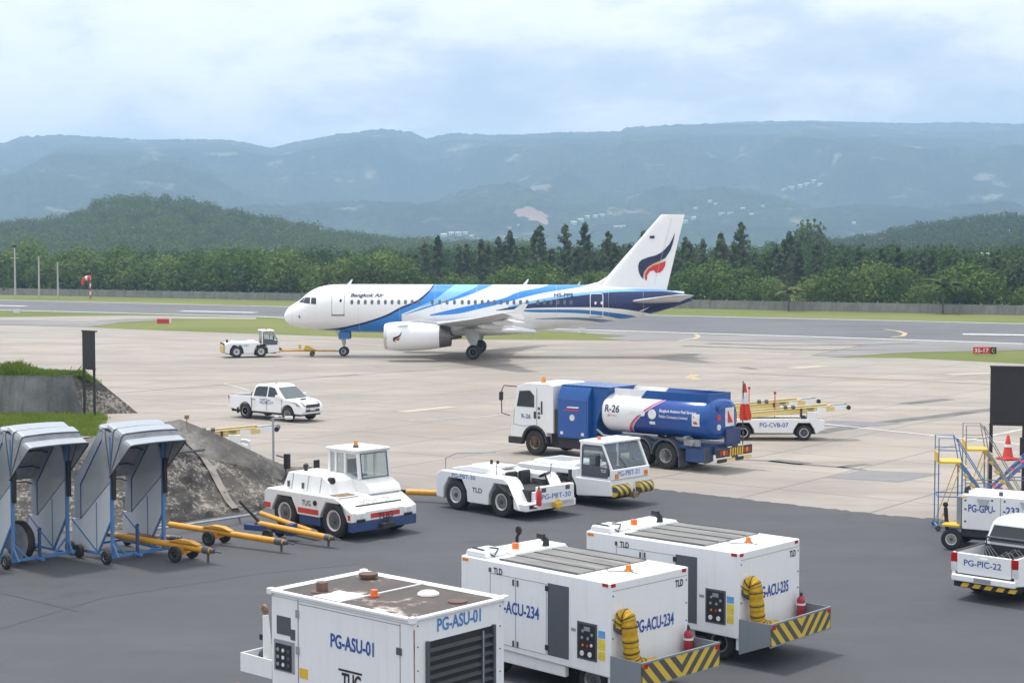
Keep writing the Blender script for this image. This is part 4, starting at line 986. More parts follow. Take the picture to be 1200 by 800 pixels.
# ------------------------------------------------------------------ pickups
MT['headlamp'] = plain('headlamp_glass', (.30,.32,.34), .08)
def pickup(name, lab, X, Y, th, rear=False, grp=None):
    t = thing(name, lab, 'pickup', (X, Y, 0), th, grp)
    wb = 3.05; hw = .885
    def arch(cx, r=.45, n=9, z0=.40):
        return [(cx+r*math.cos(PI*k/(n-1)), z0+r*math.sin(PI*k/(n-1))*1.0) for k in range(n)]
    taper = lambda p: (p[0], p[1]*(1-.05*max(0, (p[2]-.75))/.45-.03*max(0, .6-p[2])/.2), p[2])
    # front body and doors
    poly = [(-2.62,.40),(-2.62,1.17),(-1.6,1.155),(-.35,1.14),(-.1,1.12),(.35,1.06),(.62,1.0),(.80,.90),(.90,.78),(.93,.62),(.93,.50),(.86,.38)]+arch(0)[0:1]+arch(0)[1:]
    b = obj('body', M().prism(poly, -hw, hw, fn=taper), 'white_clean', t, bevel=.05, seg=3)
    # nose rounded in plan
    me = b.data
    for v in me.vertices:
        if v.co.x > .3: v.co.y *= 1-.16*((v.co.x-.3)/.63)**2
    # load bed: two sides, floor, headboard, tailgate
    for s in (1,-1):
        pl = [(-4.27,.50),(-4.27,1.17),(-2.64,1.17),(-2.64,.40)]+arch(-wb,.46)
        obj('bed_side', M().prism(pl, s*hw-(.10 if s > 0 else 0), s*hw+(.10 if s < 0 else 0), fn=taper), 'white_clean', t, bevel=.03)
        obj('bed_rail', M().box((-4.24, s*(hw-.115)-.03, 1.165), (-2.66, s*(hw-.115)+.055, 1.19)), 'blackplastic', t, bevel=.01)
    obj('bed_floor', M().box((-4.2,-hw+.11,.68), (-2.66,hw-.11,.73)).box((-2.70,-hw+.11,.7),(-2.64,hw-.11,1.16)).box((-4.05,-.8,.45),(-2.7,.8,.66)), 'dark', t, smooth=0)
    tg = obj('tailgate', M().box((-4.30,-hw+.18,.66), (-4.22,hw-.18,1.165)), 'white_clean', t, bevel=.02)
    obj('handle', M().box((-4.315,-.1,1.02), (-4.295,.1,1.09)), 'blackplastic' if not rear else 'white_clean', tg, bevel=.008)
    obj('bumper', M().box((-4.36,-hw+.05,.46), (-4.2,hw-.05,.63)), 'white_clean', t, bevel=.04)
    obj('plate', M().box((-4.375,-.22,.5), (-4.355,.22,.6)), 'grey', t, smooth=0)
    for s in (1,-1):
        k = obj('tail_light', M().box((-4.29, s*hw-.175 if s > 0 else -hw+.005, .92), (-4.235, s*hw-.005 if s > 0 else -hw+.175, 1.155)), 'red_lens', t, bevel=.02)
        obj('reversing_lens', M().box((-4.285, s*hw-.172 if s > 0 else -hw+.008, .70), (-4.232, s*hw-.008 if s > 0 else -hw+.172, .915)), 'clear_lens', k, bevel=.02)
    # cabin
    tp = lambda p: (p[0], p[1]*(1-.215*max(0, p[2]-1.1)/.7), p[2])
    cab = [(-.22,1.10),(-.95,1.70),(-1.2,1.79),(-1.7,1.815),(-2.25,1.79),(-2.46,1.70),(-2.63,1.10)]
    c = obj('cabin', M().prism(cab, -hw+.03, hw-.03, fn=tp), 'white_clean', t, bevel=.045, seg=3)
    for s in (1,-1):
        side = lambda x, z, o=.012: (x, s*((hw-.03)*(1-.215*(z-1.1)/.7)+o), z)
        for pl in ([(-.62,1.20),(-1.02,1.64),(-1.42,1.70),(-1.42,1.20)], [(-1.52,1.20),(-1.52,1.70),(-2.18,1.68),(-2.36,1.60),(-2.44,1.20)]):
            obj('side_window', M().slab([side(*p) for p in pl], .008*s), 'glass', t, smooth=0)
        for x in (-.40,-1.47,-2.57): obj('door_gap', M().box((x-.008, s*(hw-.012)-.02, .48), (x+.008, s*(hw-.012)+.014, 1.1)), 'grey', t, smooth=0)
        for x in (-1.30,-2.40): obj('door_handle', M().box((x-.1, s*hw*.985-.03, 1.0), (x+.1, s*hw*.985+.02, 1.05)), 'chrome' if not rear else 'white_clean', t, bevel=.008)
        obj('mirror', M().box((-.66, s*(hw+.02)-(.0 if s > 0 else .2), 1.14), (-.52, s*(hw+.02)+(.2 if s > 0 else 0), 1.33)), 'white_clean', t, bevel=.04)
        obj('headlight', M().prism([(.40,.93),(.50,1.035),(.72,.975),(.88,.86),(.90,.80),(.80,.79)], s*.50, s*.83, fn=lambda p: (p[0]-(.12 if abs(p[1]) > .7 else -.03), p[1], p[2])), 'headlamp', t, bevel=.02)
        obj('fog_light', M().cyl((.86,s*.62,.55),(.905,s*.62,.55),.055,n=12), 'blackplastic', t)
        obj('mud_flap', M().box((-3.54,s*.85-.14,.25),(-3.52,s*.85+.02,.55)), 'blackplastic', t, smooth=0)
    fr = lambda z: -.22-.73*(z-1.10)/.60
    tw = lambda z: (hw-.03)*(1-.215*(z-1.1)/.7)-.09
    obj('windscreen', M().slab([(fr(1.14)+.035,-tw(1.14),1.15),(fr(1.14)+.035,tw(1.14),1.15),(fr(1.66)+.03,tw(1.66),1.67),(fr(1.66)+.03,-tw(1.66),1.67)], -.01), 'glass_grey', t, smooth=0)
    rz_ = lambda z: -2.63+.17*(z-1.10)/.60
    obj('rear_window', M().slab([(rz_(1.2)-.025,-tw(1.2),1.22),(rz_(1.2)-.025,tw(1.2),1.22),(rz_(1.64)-.025,tw(1.64),1.63),(rz_(1.64)-.025,-tw(1.64),1.63)], .01), 'glass', t, smooth=0)
    g = obj('grille', M().slab([(.945,-.48,.72),(.945,.48,.72),(.90,.48,.875),(.90,-.48,.875)], -.05), 'blackplastic', t, bevel=.02)
    for z in (.775,.81,.845): obj('grille_bar', M().box((.945-.29*(z-.72),-.46,z-.008),(.957-.29*(z-.72),.46,z+.008)), 'chrome', g, smooth=0)
    obj('intake', M().box((.86,-.5,.50),(.945,.5,.63)), 'black', t, bevel=.02)
    obj('plate', M().box((.93,-.2,.58),(.955,.2,.68)), 'cone_white', t, smooth=0)
    obj('bonnet_scoop', M().box((-.05,-.24,1.08),(.28,.24,1.155)), 'white_clean', t, bevel=.03); obj('scoop_mouth', M().box((.27,-.2,1.09),(.288,.2,1.14)), 'black', t, smooth=0)
    obj('underbody', M().box((-4.2,-.74,.3),(.75,.74,.62)), 'dark', t, smooth=0)
    obj('roof_beacon', M().cyl((-1.55,-.1,1.80),(-1.55,-.1,1.88),.05,.04,10), 'amber_lens', t)
    for x in (0,-wb):
        for s in (1,-1): wheel(t, (x, s*.77, .375), .375, .25, 'rim_grey', s, .62)
    return t
pk = pickup('pickup_truck', 'clean white double-cab pickup driving across the apron before the airliner nose', -10.85, 82.45, -37)
text(pk, 'PG-PIC-17', (-1.95, -.893, .82), (1,0,0), (0,0,1), .13, .95, 'txt_blue')
text(pk, 'RAMP', (-1.95, -.893, 1.0), (1,0,0), (0,0,1), .08, .4, 'txt_blue')
QX, QY, _q = G(1114.5, 645, 1.17)
th = 47; c_, s_ = math.cos(R(th)), math.sin(R(th))
p2 = pickup('pickup_truck', 'white pickup seen from behind with its number across the tailgate', QX+4.27*c_+.885*s_, QY+4.27*s_-.885*c_, th, True)
text(p2, 'PG-PIC-22', (-4.306, .52, .86), (0,-1,0), (0,0,1), .155, .98, 'txt_blue')
for k in range(5):
    y = .62-.31*k
    obj('hazard_strip', M().prism([(y,.33),(y-.18,.33),(y-.25,.43),(y-.07,.43)], -4.28, -4.262, 'yz'), 'yellow', p2, smooth=0)
obj('tow_bar', M().box((-4.26,-.8,.32),(-4.18,.8,.44)), 'dark', p2, smooth=0)
m = M()
for k in range(5):
    m.tube([(-2.9-.25*k,-.6,.78),(-2.85-.22*k,-.2,1.12+.05*(k%2)),(-2.9-.2*k,.25,.85),(-2.8-.1*k,.6,1.15)], .02, 6)
obj('net', m, 'charcoal', p2)
obj('roll_bar', M().tube([(-2.75,-.72,1.0),(-2.75,-.7,1.35),(-2.75,.7,1.35),(-2.75,.72,1.0)], .03, 8), 'charcoal', p2)

# ------------------------------------------------------------------ fuel truck
ft = thing('fuel_truck', 'blue and white aviation fuel truck with a horizontal tank and three axles', 'fuel truck', (1.71, 69.08, 0), 139.5)
hw = 1.16
prof = [(-1.0,.98),(-1.0,2.98),(-.75,3.05),(.55,3.02),(.95,2.85),(1.18,1.95),(1.32,1.05),(1.34,.55),(.64,.55)]+[(.64*math.cos(PI*k/8),.52+.66*math.sin(PI*k/8)) for k in range(1,9)]+[(-.64,.98)]
obj('cab', M().prism(prof, -hw, hw), 'white', ft, bevel=.09, seg=3)
for s in (1,-1):
    y = s*(hw+.006)
    obj('cab_window', M().slab([(.98,y,2.02),(.83,y,2.68),(.25,y,2.72),(.02,y,2.5),(.02,y,2.02)], .012*s), 'glass', ft, smooth=0)
    obj('door_gap', M().tube([(1.12,y-.002*s,1.9),(1.18,y,1.25),(.7,y,1.2),(-.12,y,1.25),(-.12,y,2.85)], .012, 5), 'grey', ft, smooth=0)
    obj('grab_handle', M().box((-.42,y-.03,1.75),(-.36,y+.03,2.3)), 'blackplastic', ft, bevel=.01)
    obj('door_handle', M().box((-.08,y-.02,1.55),(.04,y+.025,1.85)), 'blackplastic', ft, bevel=.02)
    obj('wheel_arch', M().prism([(.70*math.cos(PI*k/10),.55+.72*math.sin(PI*k/10)) for k in range(11)]+[(.6*math.cos(PI*k/10),.55+.62*math.sin(PI*k/10)) for k in range(10,-1,-1)], y-.25*s, y+.03*s), 'blackplastic', ft)
    obj('step', M().box((.68,y-.2*s,.42),(1.34,y+.02*s,.72)), 'blackplastic', ft, bevel=.02)
    wheel(ft, (0, s*1.02, .52), .52, .29, 'rusty', s, .52, name='wheel')
    for x in (-5.45,-6.73): wheel(ft, (x, s*1.04, .52), .52, .27, 'rim_blue' if x > -6 else 'rim_grey', s, .56, dual=.33)
    # mudguards over the rear axles
    for x in (-5.45,-6.73):
        pl = [(x+.66*math.cos(R(a)), .54+.66*math.sin(R(a))) for a in range(15,181,15)]; pi_ = [(x+.61*math.cos(R(a)), .54+.61*math.sin(R(a))) for a in range(180,14,-15)]
        obj('mudguard', M().prism(pl+pi_, s*.72, s*1.22), 'charcoal', ft)
    obj('mud_flap', M().box((-7.42,s*.95-.27,.12),(-7.39,s*.95+.27,.72)), 'charcoal', ft, smooth=0)
    obj('mud_flap', M().box((-8.6,s*1.0-.2,.35),(-8.57,s*1.0+.2,.95)), 'charcoal', ft, smooth=0)
obj('windscreen', M().slab([(1.2,-1.0,1.98),(1.2,1.0,1.98),(1.0,.95,2.72),(1.0,-.95,2.72)], -.02), 'glass_grey', ft, smooth=0)
obj('front_bumper', M().box((1.2,-1.2,.42),(1.45,1.2,.72)), 'blackplastic', ft, bevel=.04)
mr = obj('mirror_arm', M().tube([(1.05,1.1,2.85),(1.55,1.35,2.88),(1.62,1.45,2.6),(1.58,1.45,1.7),(1.35,1.2,1.6)], .025, 6), 'blackplastic', ft)
obj('mirror', M().box((1.58,1.34,2.25),(1.66,1.56,2.62)), 'blackplastic', mr, bevel=.03)
mr = obj('mirror_arm', M().tube([(1.05,-1.1,2.85),(1.5,-1.3,2.86),(1.55,-1.4,2.5)], .025, 6), 'blackplastic', ft); obj('mirror', M().box((1.5,-1.5,2.1),(1.58,-1.28,2.5)), 'blackplastic', mr, bevel=.03)
obj('beacon', M().cyl((.1,.45,3.02),(.1,.45,3.1),.11,n=14).cyl((.1,.45,3.1),(.1,.45,3.26),.09,.07,14), 'amber_lens', ft)
obj('chassis', M().box((-8.6,-.45,.62),(.9,.45,.95)).box((-8.5,-1.0,.85),(-2.5,1.0,1.0)), 'blue_dark', ft, bevel=.02)
obj('underbody', M().box((-4.4,-1.0,.4),(-1.2,1.0,.85)).box((-1.2,-.8,.35),(.5,.8,.98)), 'dark', ft, bevel=.03)
obj('air_intake', M().box((-1.22,.75,1.0),(-1.02,1.1,2.0)), 'blackplastic', ft, bevel=.03)
# pump cabinet with a sloping rear
cp = [(1.18,.85),(1.18,2.55),(.92,3.02),(-.92,3.02),(-1.18,2.55),(-1.18,.85)]
cb_ = obj('pump_cabinet', M().prism([(a, b) for a, b in cp], -2.86, -1.26, 'yz'), 'blue_truck', ft, bevel=.03)
obj('shutter', M().box((-2.80,1.185,.92),(-1.32,1.2,2.48)), paint('shutter_blue', (.02,.09,.33), .35, .15), cb_, bevel=.01)
m = M().prism([(-2.86,.85),(-2.86,3.02),(-3.75,3.02),(-3.1,1.6),(-3.1,.85)], -.9, .9); obj('rear_cowl', m, 'blue_truck', cb_, bevel=.03)
obj('cabinet_lid', M().box((-3.8,-.95,3.025),(-1.24,.95,3.05)), 'blue_truck', cb_, bevel=.01)
text(cb_, 'caltex', (-1.72, 1.206, 2.05), (-1,0,0), (0,0,1), .14, .7, 'txt_red') if False else None
m = M().cyl((-2.05,1.2,1.72),(-2.05,1.215,1.72),.13,n=20); obj('emblem', m, 'cone_white', cb_)
for k, (x, ln, z) in enumerate(((-1.75,.6,2.12),(-1.6,.75,2.0))): obj('script_mark', M().prism([(x,z),(x-ln,z+.0),(x-ln-.06,z+.06),(x-.06,z+.05)], 1.2, 1.208), 'txt_white' if k == 0 else 'red', cb_, smooth=0)
for x in (-1.5,-2.6): obj('marker_light', M().box((x-.07,1.2,1.0),(x+.07,1.215,1.12)), 'cone_white', cb_, smooth=0)
# tank
tk, nt, b = nodes('tank_paint')
t_ = N(nt, 'ShaderNodeTexCoord'); sp = N(nt, 'ShaderNodeSeparateXYZ'); L(nt, t_.outputs['Object'], sp.inputs[0])
# the white front gives way to blue along a slanting edge with two thin stripes
e = math_(nt, 'ADD', sp.outputs['X'], math_(nt, 'MULTIPLY_ADD', math_(nt, 'POWER', math_(nt, 'MAXIMUM', math_(nt, 'SUBTRACT', sp.outputs['Z'], 1.2), 0), 1.6), .85, 0.0))
col = mixc(nt, math_(nt, 'LESS_THAN', e, -4.72), (.74,.75,.77), (.50,.10,.17))
col = mixc(nt, math_(nt, 'LESS_THAN', e, -4.86), col, (.60,.40,.50))
col = mixc(nt, math_(nt, 'LESS_THAN', e, -4.93), col, (.02,.045,.23))
g_ = math_(nt, 'MULTIPLY', math_(nt, 'SUBTRACT', sp.outputs['X'], -5.0), -.35, clamp=True)
col = mixc(nt, math_(nt, 'MULTIPLY', math_(nt, 'LESS_THAN', e, -4.93), g_), col, (.012,.08,.32))
L(nt, col, b.inputs['Base Color']); b.inputs['Roughness'].default_value = .2
MT['tank'] = tk
m = M(); rings = []
for x, k in ((-3.35,.55),(-3.40,.80),(-3.50,.92),(-3.68,1),(-5.2,1),(-7.0,1),(-8.42,1),(-8.6,.92),(-8.70,.8),(-8.75,.5)):
    ring = []
    for i in range(40):
        a = 2*PI*i/40; ca, sa = math.cos(a), math.sin(a)
        ring.append((x, 1.17*k*math.copysign(abs(ca)**.82, ca), 2.02+.84*k*math.copysign(abs(sa)**.82, sa)))
    rings.append(ring)
tank = obj('tank', m.loft(rings), 'tank', ft, smooth=50)
def tside(q, o=.012):
    q = Vector(q); sa = min(1, abs((q.z-2.02)/.84))**(1/.82); ca = math.sqrt(max(0, 1-sa*sa)); return (q.x, 1.17*ca**.82+o, q.z)
obj('coaming', M().slab([(-5.2,.78,2.62),(-5.55,.78,3.02),(-8.5,.78,3.02),(-8.5,.78,2.62)], .04).slab([(-5.2,-.78,2.62),(-5.55,-.78,3.02),(-8.5,-.78,3.02),(-8.5,-.78,2.62)], .04).box((-8.5,-.78,2.62),(-8.46,.78,3.02)), 'blue_truck', tank, smooth=0)
obj('coaming', M().slab([(-3.9,.70,2.7),(-3.9,.70,3.02),(-5.5,.70,3.02),(-5.2,.70,2.7)], .04).slab([(-3.9,-.78,2.7),(-3.9,-.78,3.02),(-5.5,-.78,3.02),(-5.2,-.78,2.7)], .04), 'white', tank, smooth=0)
text(tank, 'R-26', tuple(Vector((-3.72,1.1,2.08))), (-1,0,0), (0,0,1), .30, .72, 'txt_navy', wrap=tside)
text(tank, 'JET A-1', (-3.85,1.1,1.90), (-1,0,0), (0,0,1), .09, .45, 'txt_red', wrap=tside)
text(tank, 'Bangkok Aviation Fuel Services', (-6.42,1.1,2.20), (-1,0,0), (0,0,1), .15, 1.75, 'txt_white', wrap=tside)
text(tank, 'Public Company Limited', (-6.42,1.1,1.98), (-1,0,0), (0,0,1), .14, 1.35, 'txt_white', wrap=tside)
def patch(parent, name, mat, pts, wrap): 
    n = 5; P = pts; vs = []
    for j in range(n+1):
        for i in range(n+1):
            u, v = i/n, j/n; vs.append(wrap((P[0][0]*(1-u)+P[1][0]*u, 0, P[0][1]*(1-v)+P[1][1]*v)))
    return obj(name, M().add(vs, [(j*(n+1)+i, j*(n+1)+i+1, (j+1)*(n+1)+i+1, (j+1)*(n+1)+i) for j in range(n) for i in range(n)]), mat, parent, smooth=60, fix=False)
patch(tank, 'sign_plate', 'cone_white', [(-8.18,1.72),(-8.48+.0,2.2)] if False else [(-7.98,1.78),(-8.34,2.26)], tside)
obj('sail_mark', M().add([tside((-8.05,0,1.86),.02), tside((-8.05,0,2.2),.02), tside((-8.26,0,1.86),.02)], [(0,1,2)]), 'red', tank, smooth=0, fix=False)
patch(tank, 'plate', 'cone_white', [(-4.95,2.1),(-5.22,2.2)], lambda q: tside(q,.016))
for x, r in ((-5.42,.11),(-5.62,.11),(-6.08,.2)):
    m = M(); m.face([tside((x+r*math.cos(2*PI*k/(4 if x == -5.42 else 14)),0,2.12+r*math.sin(2*PI*k/(4 if x == -5.42 else 14))),.016) for k in range(4 if x == -5.42 else 14)]); obj('round_label', m, 'cone_white', tank, smooth=0, fix=False)
patch(tank, 'plate', 'cone_white', [(-5.95,1.72),(-6.22,1.84)], lambda q: tside(q,.016))
# rear face: plates, labels, pump box, hazard bumper
rb = obj('rear_panel', M().box((-8.86,-.98,.98),(-8.74,.05,1.62)), paint('rear_box', (.03,.05,.16), .4, .1), ft, bevel=.02)
obj('rear_plate', M().slab([(-8.775,.0,1.72),(-8.775,-.62,1.72),(-8.765,-.62,2.45),(-8.765,.0,2.45)], .02), 'cone_white', tank, smooth=0)
obj('sail_mark', M().slab([(-8.79,-.16,1.86),(-8.79,-.5,1.86),(-8.785,-.16,2.36)], .006), 'red', tank, smooth=0)
for z, mt in ((2.48,'blue_dark'),(2.1,'red'),(1.72,'cone_white')): obj('round_label', M().cyl((-8.74,.45,z),(-8.775,.45,z),.12,n=16), mt, tank)
hb = obj('rear_bumper', M().box((-9.25,-1.22,.62),(-9.12,1.22,.96)), 'blackplastic', ft, bevel=.02)
for k in range(6): 
    y = .42-.17*k; obj('hazard_stripe', M().prism([(y,.64),(y-.085,.64),(y-.005-.1,.94),(y-.02,.94)], -9.262, -9.248, 'yz'), 'yellow', hb, smooth=0)
for s in (1,-1):
    for k in range(3): obj('tail_light', M().box((-9.265, s*(.62+.2*k)-.07, .70),(-9.245, s*(.62+.2*k)+.07, .88)), 'red_lens' if k != 1 else 'amber_lens', hb, bevel=.01)
for k in range(4): obj('lower_bar', M().box((-9.24,1.2-.6*k-.6,.42),(-9.17,1.2-.6*k,.55)), 'cream' if k % 2 else 'blackplastic', hb, smooth=0)
obj('valve_gear', M().box((-8.3,1.0,1.0),(-7.6,1.15,1.25)).cyl((-8.0,.9,1.1),(-8.0,1.28,1.1),.1,n=10).cyl((-7.7,.9,1.3),(-7.7,1.25,1.3),.07,n=10).tube([(-3.2,1.0,1.3),(-3.6,1.1,1.1),(-4.3,1.0,1.05),(-4.9,1.05,1.15)], .05, 6), 'grey', ft)
obj('under_gear', M().box((-8.5,.5,.35),(-7.6,1.05,.9)), 'blue_dark', ft, bevel=.03)
obj('air_tank', M().box((-4.8,.6,.55),(-4.2,1.1,1.1)).cyl((-4.6,.9,.75),(-3.4,.9,.75),.28,n=14), 'blue_dark', ft, bevel=.03)
text(ft, 'R-26', (.72, hw+.012, 1.52), (-1,0,0), (0,0,1), .2, .5, 'txt_blue', name='lettering')
for z in (1.55,1.72,1.92): obj('door_mark', M().cyl((-.33+.35*0-.25+.35,hw+.002,z),(-.23,hw+.008,z),.05,n=8) if False else M().box((-.30,hw+.002,z),(-.17,hw+.008,z+.12)), 'charcoal', ft, smooth=0)
# furled flag on the truck's tail
tc_, ts_ = math.cos(R(139.5)), math.sin(R(139.5))
def on(t0, lx, ly, z=0):
    a = t0.rotation_euler.z; return (t0.location.x+math.cos(a)*lx-math.sin(a)*ly, t0.location.y+math.sin(a)*lx+math.cos(a)*ly, z)
fl = thing('flag', 'furled red and white flag hanging at the tail of the fuel truck', 'flag', on(ft, -8.95, -.98, .96), 20)
obj('pole', M().cyl((0,0,0),(0,0,2.5),.025,n=8), 'charcoal', fl)
rings = []
for z, r in ((2.42,.03),(2.25,.07),(2.05,.12),(1.85,.15),(1.6,.18),(1.35,.24),(1.1,.27),(.95,.24)):
    r *= .78; rings.append([(.10+r*(1+.35*math.sin(5*a+z*3))*math.cos(a)-.05*z*.2, r*.7*(1+.35*math.sin(5*a+z*3))*math.sin(a), z) for a in [2*PI*k/20 for k in range(20)]])
m = M(); m.loft(rings[:3]); obj('cloth_top', m, 'flag_red', fl, smooth=60)
m = M(); m.loft(rings[2:5]); obj('cloth_middle', m, 'cone_white', fl, smooth=60)
m = M(); m.loft(rings[4:]); obj('cloth_bottom', m, 'flag_red', fl, smooth=60)

# ------------------------------------------------------------------ aircraft tractors
def arches(x0, x1, zt, z0, axles, r, zc):
    """lower edge of a chassis side from x1 back to x0 with a trapezoid opening over each axle"""
    pts = []
    for ax in sorted(axles, reverse=True):
        pts += [(ax+r, z0),(ax+r*.93, zc+r*.35),(ax+r*.55, zc+r*.95),(ax-r*.55, zc+r*.95),(ax-r*.93, zc+r*.35),(ax-r, z0)]
    return pts
def cab_tractor(name, lab, loc, th, yellow_rear=True, ax=0.0):
    """front axle at x = 0, near side y = -1.05"""
    t = thing(name, lab, 'tractor', loc, th, None)
    hw = 1.05
    pl = [(-2.95,.38),(-2.95,1.05),(-2.7,1.2),(-.1,1.22),(-.1,.95),(1.45,.95),(1.5,.42)]+[(ax+.62,.32)]+arches(0,0,0,.32,(ax,-2.0),.58,.46)
    b = obj('body', M().prism(pl, -hw, hw), 'white', t, bevel=.04)
    obj('bonnet', M().box((-2.3,-.72,1.2),(-.35,.72,1.34)), 'white', t, bevel=.05)
    obj('bonnet_grille', M().box((-2.1,-.5,1.342),(-1.0,.5,1.352)), 'grey', t, smooth=0)
    for x in (ax,-2.0):
        for s in (1,-1): wheel(t, (x, s*.88, .47), .47, .3, 'rim_white', s, .55)
    obj('underbody', M().box((-2.8,-.7,.28),(1.3,.7,.8)), 'dark', t, smooth=0)
    # cab frame, panes, doors
    hc = 1.0; z0, z1 = .95, 2.12
    xf = lambda z: 1.45-.42*(z-1.3)/.8 if z > 1.3 else 1.45
    fr = M()
    for s in (1,-1):
        y = s*(hc-.04)
        fr.bar((.10,y,z0),(.14,y,z1),.09); fr.bar((1.44,y,z0),(1.44,y,1.3),.1); fr.bar((1.43,y,1.28),(xf(z1),y,z1),.08); fr.bar((.1,y,z1),(xf(z1),y,z1),.08); fr.bar((.1,y,1.0),(1.44,y,1.0),.1)
        d = obj('door', M().slab([(.16,s*(hc+.0),1.0),(1.30,s*(hc+.0),1.0),(1.36,s*hc,1.35),(.16,s*hc,1.42)], .03*s), 'charcoal', t, bevel=.01)
        obj('door_frame', M().tube([(.18,s*hc,1.35),(.2,s*hc,2.0),(.28,s*hc,2.06),(1.02,s*hc,2.06),(1.34,s*hc,1.4)], .03, 6), 'charcoal', d)
        obj('door_pane', M().slab([(.18,s*(hc-.02),1.42),(1.3,s*(hc-.02),1.40),(1.0,s*(hc-.02),2.05),(.2,s*(hc-.02),2.05)], .008*s), 'cab_glass', d, smooth=0)
        obj('mirror', M().box((.98,s*(hc+.18)-.1,1.42),(1.05,s*(hc+.18)+.1,1.78)), 'blackplastic', t, bevel=.02)
        obj('headlight', M().box((1.48,s*.78-.09,1.0),(1.53,s*.78+.09,1.16)), 'amber_lens', t, bevel=.015)
        hz_ = obj('buffer', M().cyl((1.52,s*.62-.36,.60),(1.52,s*.62+.36,.60),.20,n=18), 'hazard_diag', t)
    obj('cab_frame', fr, 'white', t, bevel=.015)
    obj('cab_roof', M().box((.02,-hc,z1),(1.12,hc,z1+.09)), 'white', t, bevel=.04)
    obj('cab_front', M().box((1.38,-hc+.05,.95),(1.5,hc-.05,1.3)), 'white', t, bevel=.03)
    obj('windscreen', M().slab([(1.42,-hc+.09,1.33),(1.42,hc-.09,1.33),(xf(z1),hc-.09,z1-.03),(xf(z1),-hc+.09,z1-.03)], -.008), 'cab_glass', t, smooth=0)
    obj('rear_pane', M().box((.1,-hc+.09,1.25),(.108,hc-.09,z1-.04)), 'cab_glass', t, smooth=0)
    obj('wiper', M().tube([(1.46,-.2,1.33),(1.32,-.45,1.7)], .012, 5), 'black', t)
    obj('seat', M().box((.25,-.7,.95),(.75,-.2,1.2)).box((.22,-.7,1.2),(.32,-.2,1.7)), 'seat', t, bevel=.04); obj('seat', M().box((.25,.2,.95),(.75,.7,1.2)).box((.22,.2,1.2),(.32,.7,1.7)), 'seat', t, bevel=.04)
    obj('beacon', M().cyl((.5,-.5,z1+.09),(.5,-.5,z1+.2),.07,.06,12), 'orange', t)
    obj('tow_hook', M().box((1.5,-.12,.32),(1.72,.12,.5)).cyl((1.62,0,.28),(1.62,0,.6),.04,n=8), 'rusty', t, bevel=.01)
    obj('vent', M().box((-.55,-hc-.004,.62),(-.25,-hc+.02,.8)), 'grey', t, smooth=0)
    if yellow_rear:
        rb = obj('rear_bumper', M().box((-3.12,-1.0,.36),(-2.95,1.0,1.0)), paint('faded_yellow_paint', (.55,.42,.16), .6, .4), t, bevel=.03)
        for s in (1,-1): obj('rear_light', M().box((-3.1,s*.78-.12,1.02),(-2.95,s*.78+.12,1.2)), 'charcoal', t, bevel=.02)
        obj('headrest', M().box((-2.75,-.35,1.2),(-2.6,.1,1.45)), 'black', t, bevel=.05)
    return t
g = G(299, 416.6)
far = cab_tractor('pushback_tractor', 'small white tractor with a yellow rear bumper towing the airliner by its nose wheel', (-20.9, 133.9, 0), 17)
text(far, 'PG-PBT', (-1.75,-1.056,.88), (1,0,0), (0,0,1), .16, .75, 'txt_lblue')
# tow bar from that tractor to the nose wheel
A = Vector(on(far, 1.7, 0, .45)); ngw = plane.matrix_world if False else None
B = Vector((plane.location.x+5.0*math.cos(R(-2.4))-.45, 134.9+5.0*math.sin(R(-2.4)), .42)); d = B-A
tb = thing('tow_bar', 'long yellow tow bar joining the tractor to the airliner nose wheel', 'tow bar', (A.x, A.y, 0), math.degrees(math.atan2(d.y, d.x)))
ln = d.length
obj('tube', M().cyl((0,0,.45),(ln,0,.42),.075,n=12), 'yellow_bar', tb)
obj('axle_frame', M().slab([(ln*.40,0,.5),(ln*.44,0,.92),(ln*.5,0,.85),(ln*.62,0,.5)], .18).box((ln*.32,-.2,.6),(ln*.36,.2,.95)), 'yellow', tb, bevel=.02)
for s in (.4,-.4): wheel(tb, (ln*.55,s,.2), .2, .12, 'rim_grey', 1 if s > 0 else -1, bolts=False)
obj('head', M().box((ln-.25,-.25,.33),(ln,.25,.5)), 'steel', tb, bevel=.02)

near = Vector(G(716.5, 584, .36)); th = -43; ca, sa = math.cos(R(th)), math.sin(R(th))
lx, ly = 1.5, -1.05
ct = cab_tractor('cab_tractor', 'white tractor with a glazed cab and hazard-striped buffers standing before the fuel truck', (near.x-ca*lx+sa*ly, near.y-sa*lx-ca*ly, 0), th, False, -.62)
text(ct, 'PG-PBT-31', (1.506,-.72,1.06), (0,1,0), (0,0,1), .17, 1.15, 'txt_lblue')
text(ct, 'TLD', (1.02,-1.035,1.2), (1,0,0), (0,0,1), .1, .22, 'txt_white')

# open tractor PG-PBT-30
ot = thing('open_tractor', 'low white open tractor with two black seats, between the striped tractor and the old tug', 'tractor', (-.37, 52.0, 0), -46)
W_ = 2.35
pl = [(-3.15,.36),(-3.15,1.12),(-2.9,1.26),(.12,1.26),(.3,1.16),(.78,.45),(.86,.30)]+arches(0,0,0,.32,(0,-2.2),.60,.48)
for y0, y1 in ((0,.62),(W_-.62,W_)): obj('fender', M().prism(pl, y0, y1), 'white', ot, bevel=.035)
obj('bonnet', M().prism([(-3.1,.4),(-3.1,1.24),(-2.9,1.30),(-2.2,1.42),(-.95,1.42),(-.6,1.30),(-.55,.4)], .6, W_-.6), 'white', ot, bevel=.04)
obj('bonnet_lid', M().box((-2.2,.75,1.42),(-1.3,W_-.75,1.46)).box((-1.15,.9,1.42),(-.75,W_-.9,1.5)), 'white_old', ot, bevel=.02)
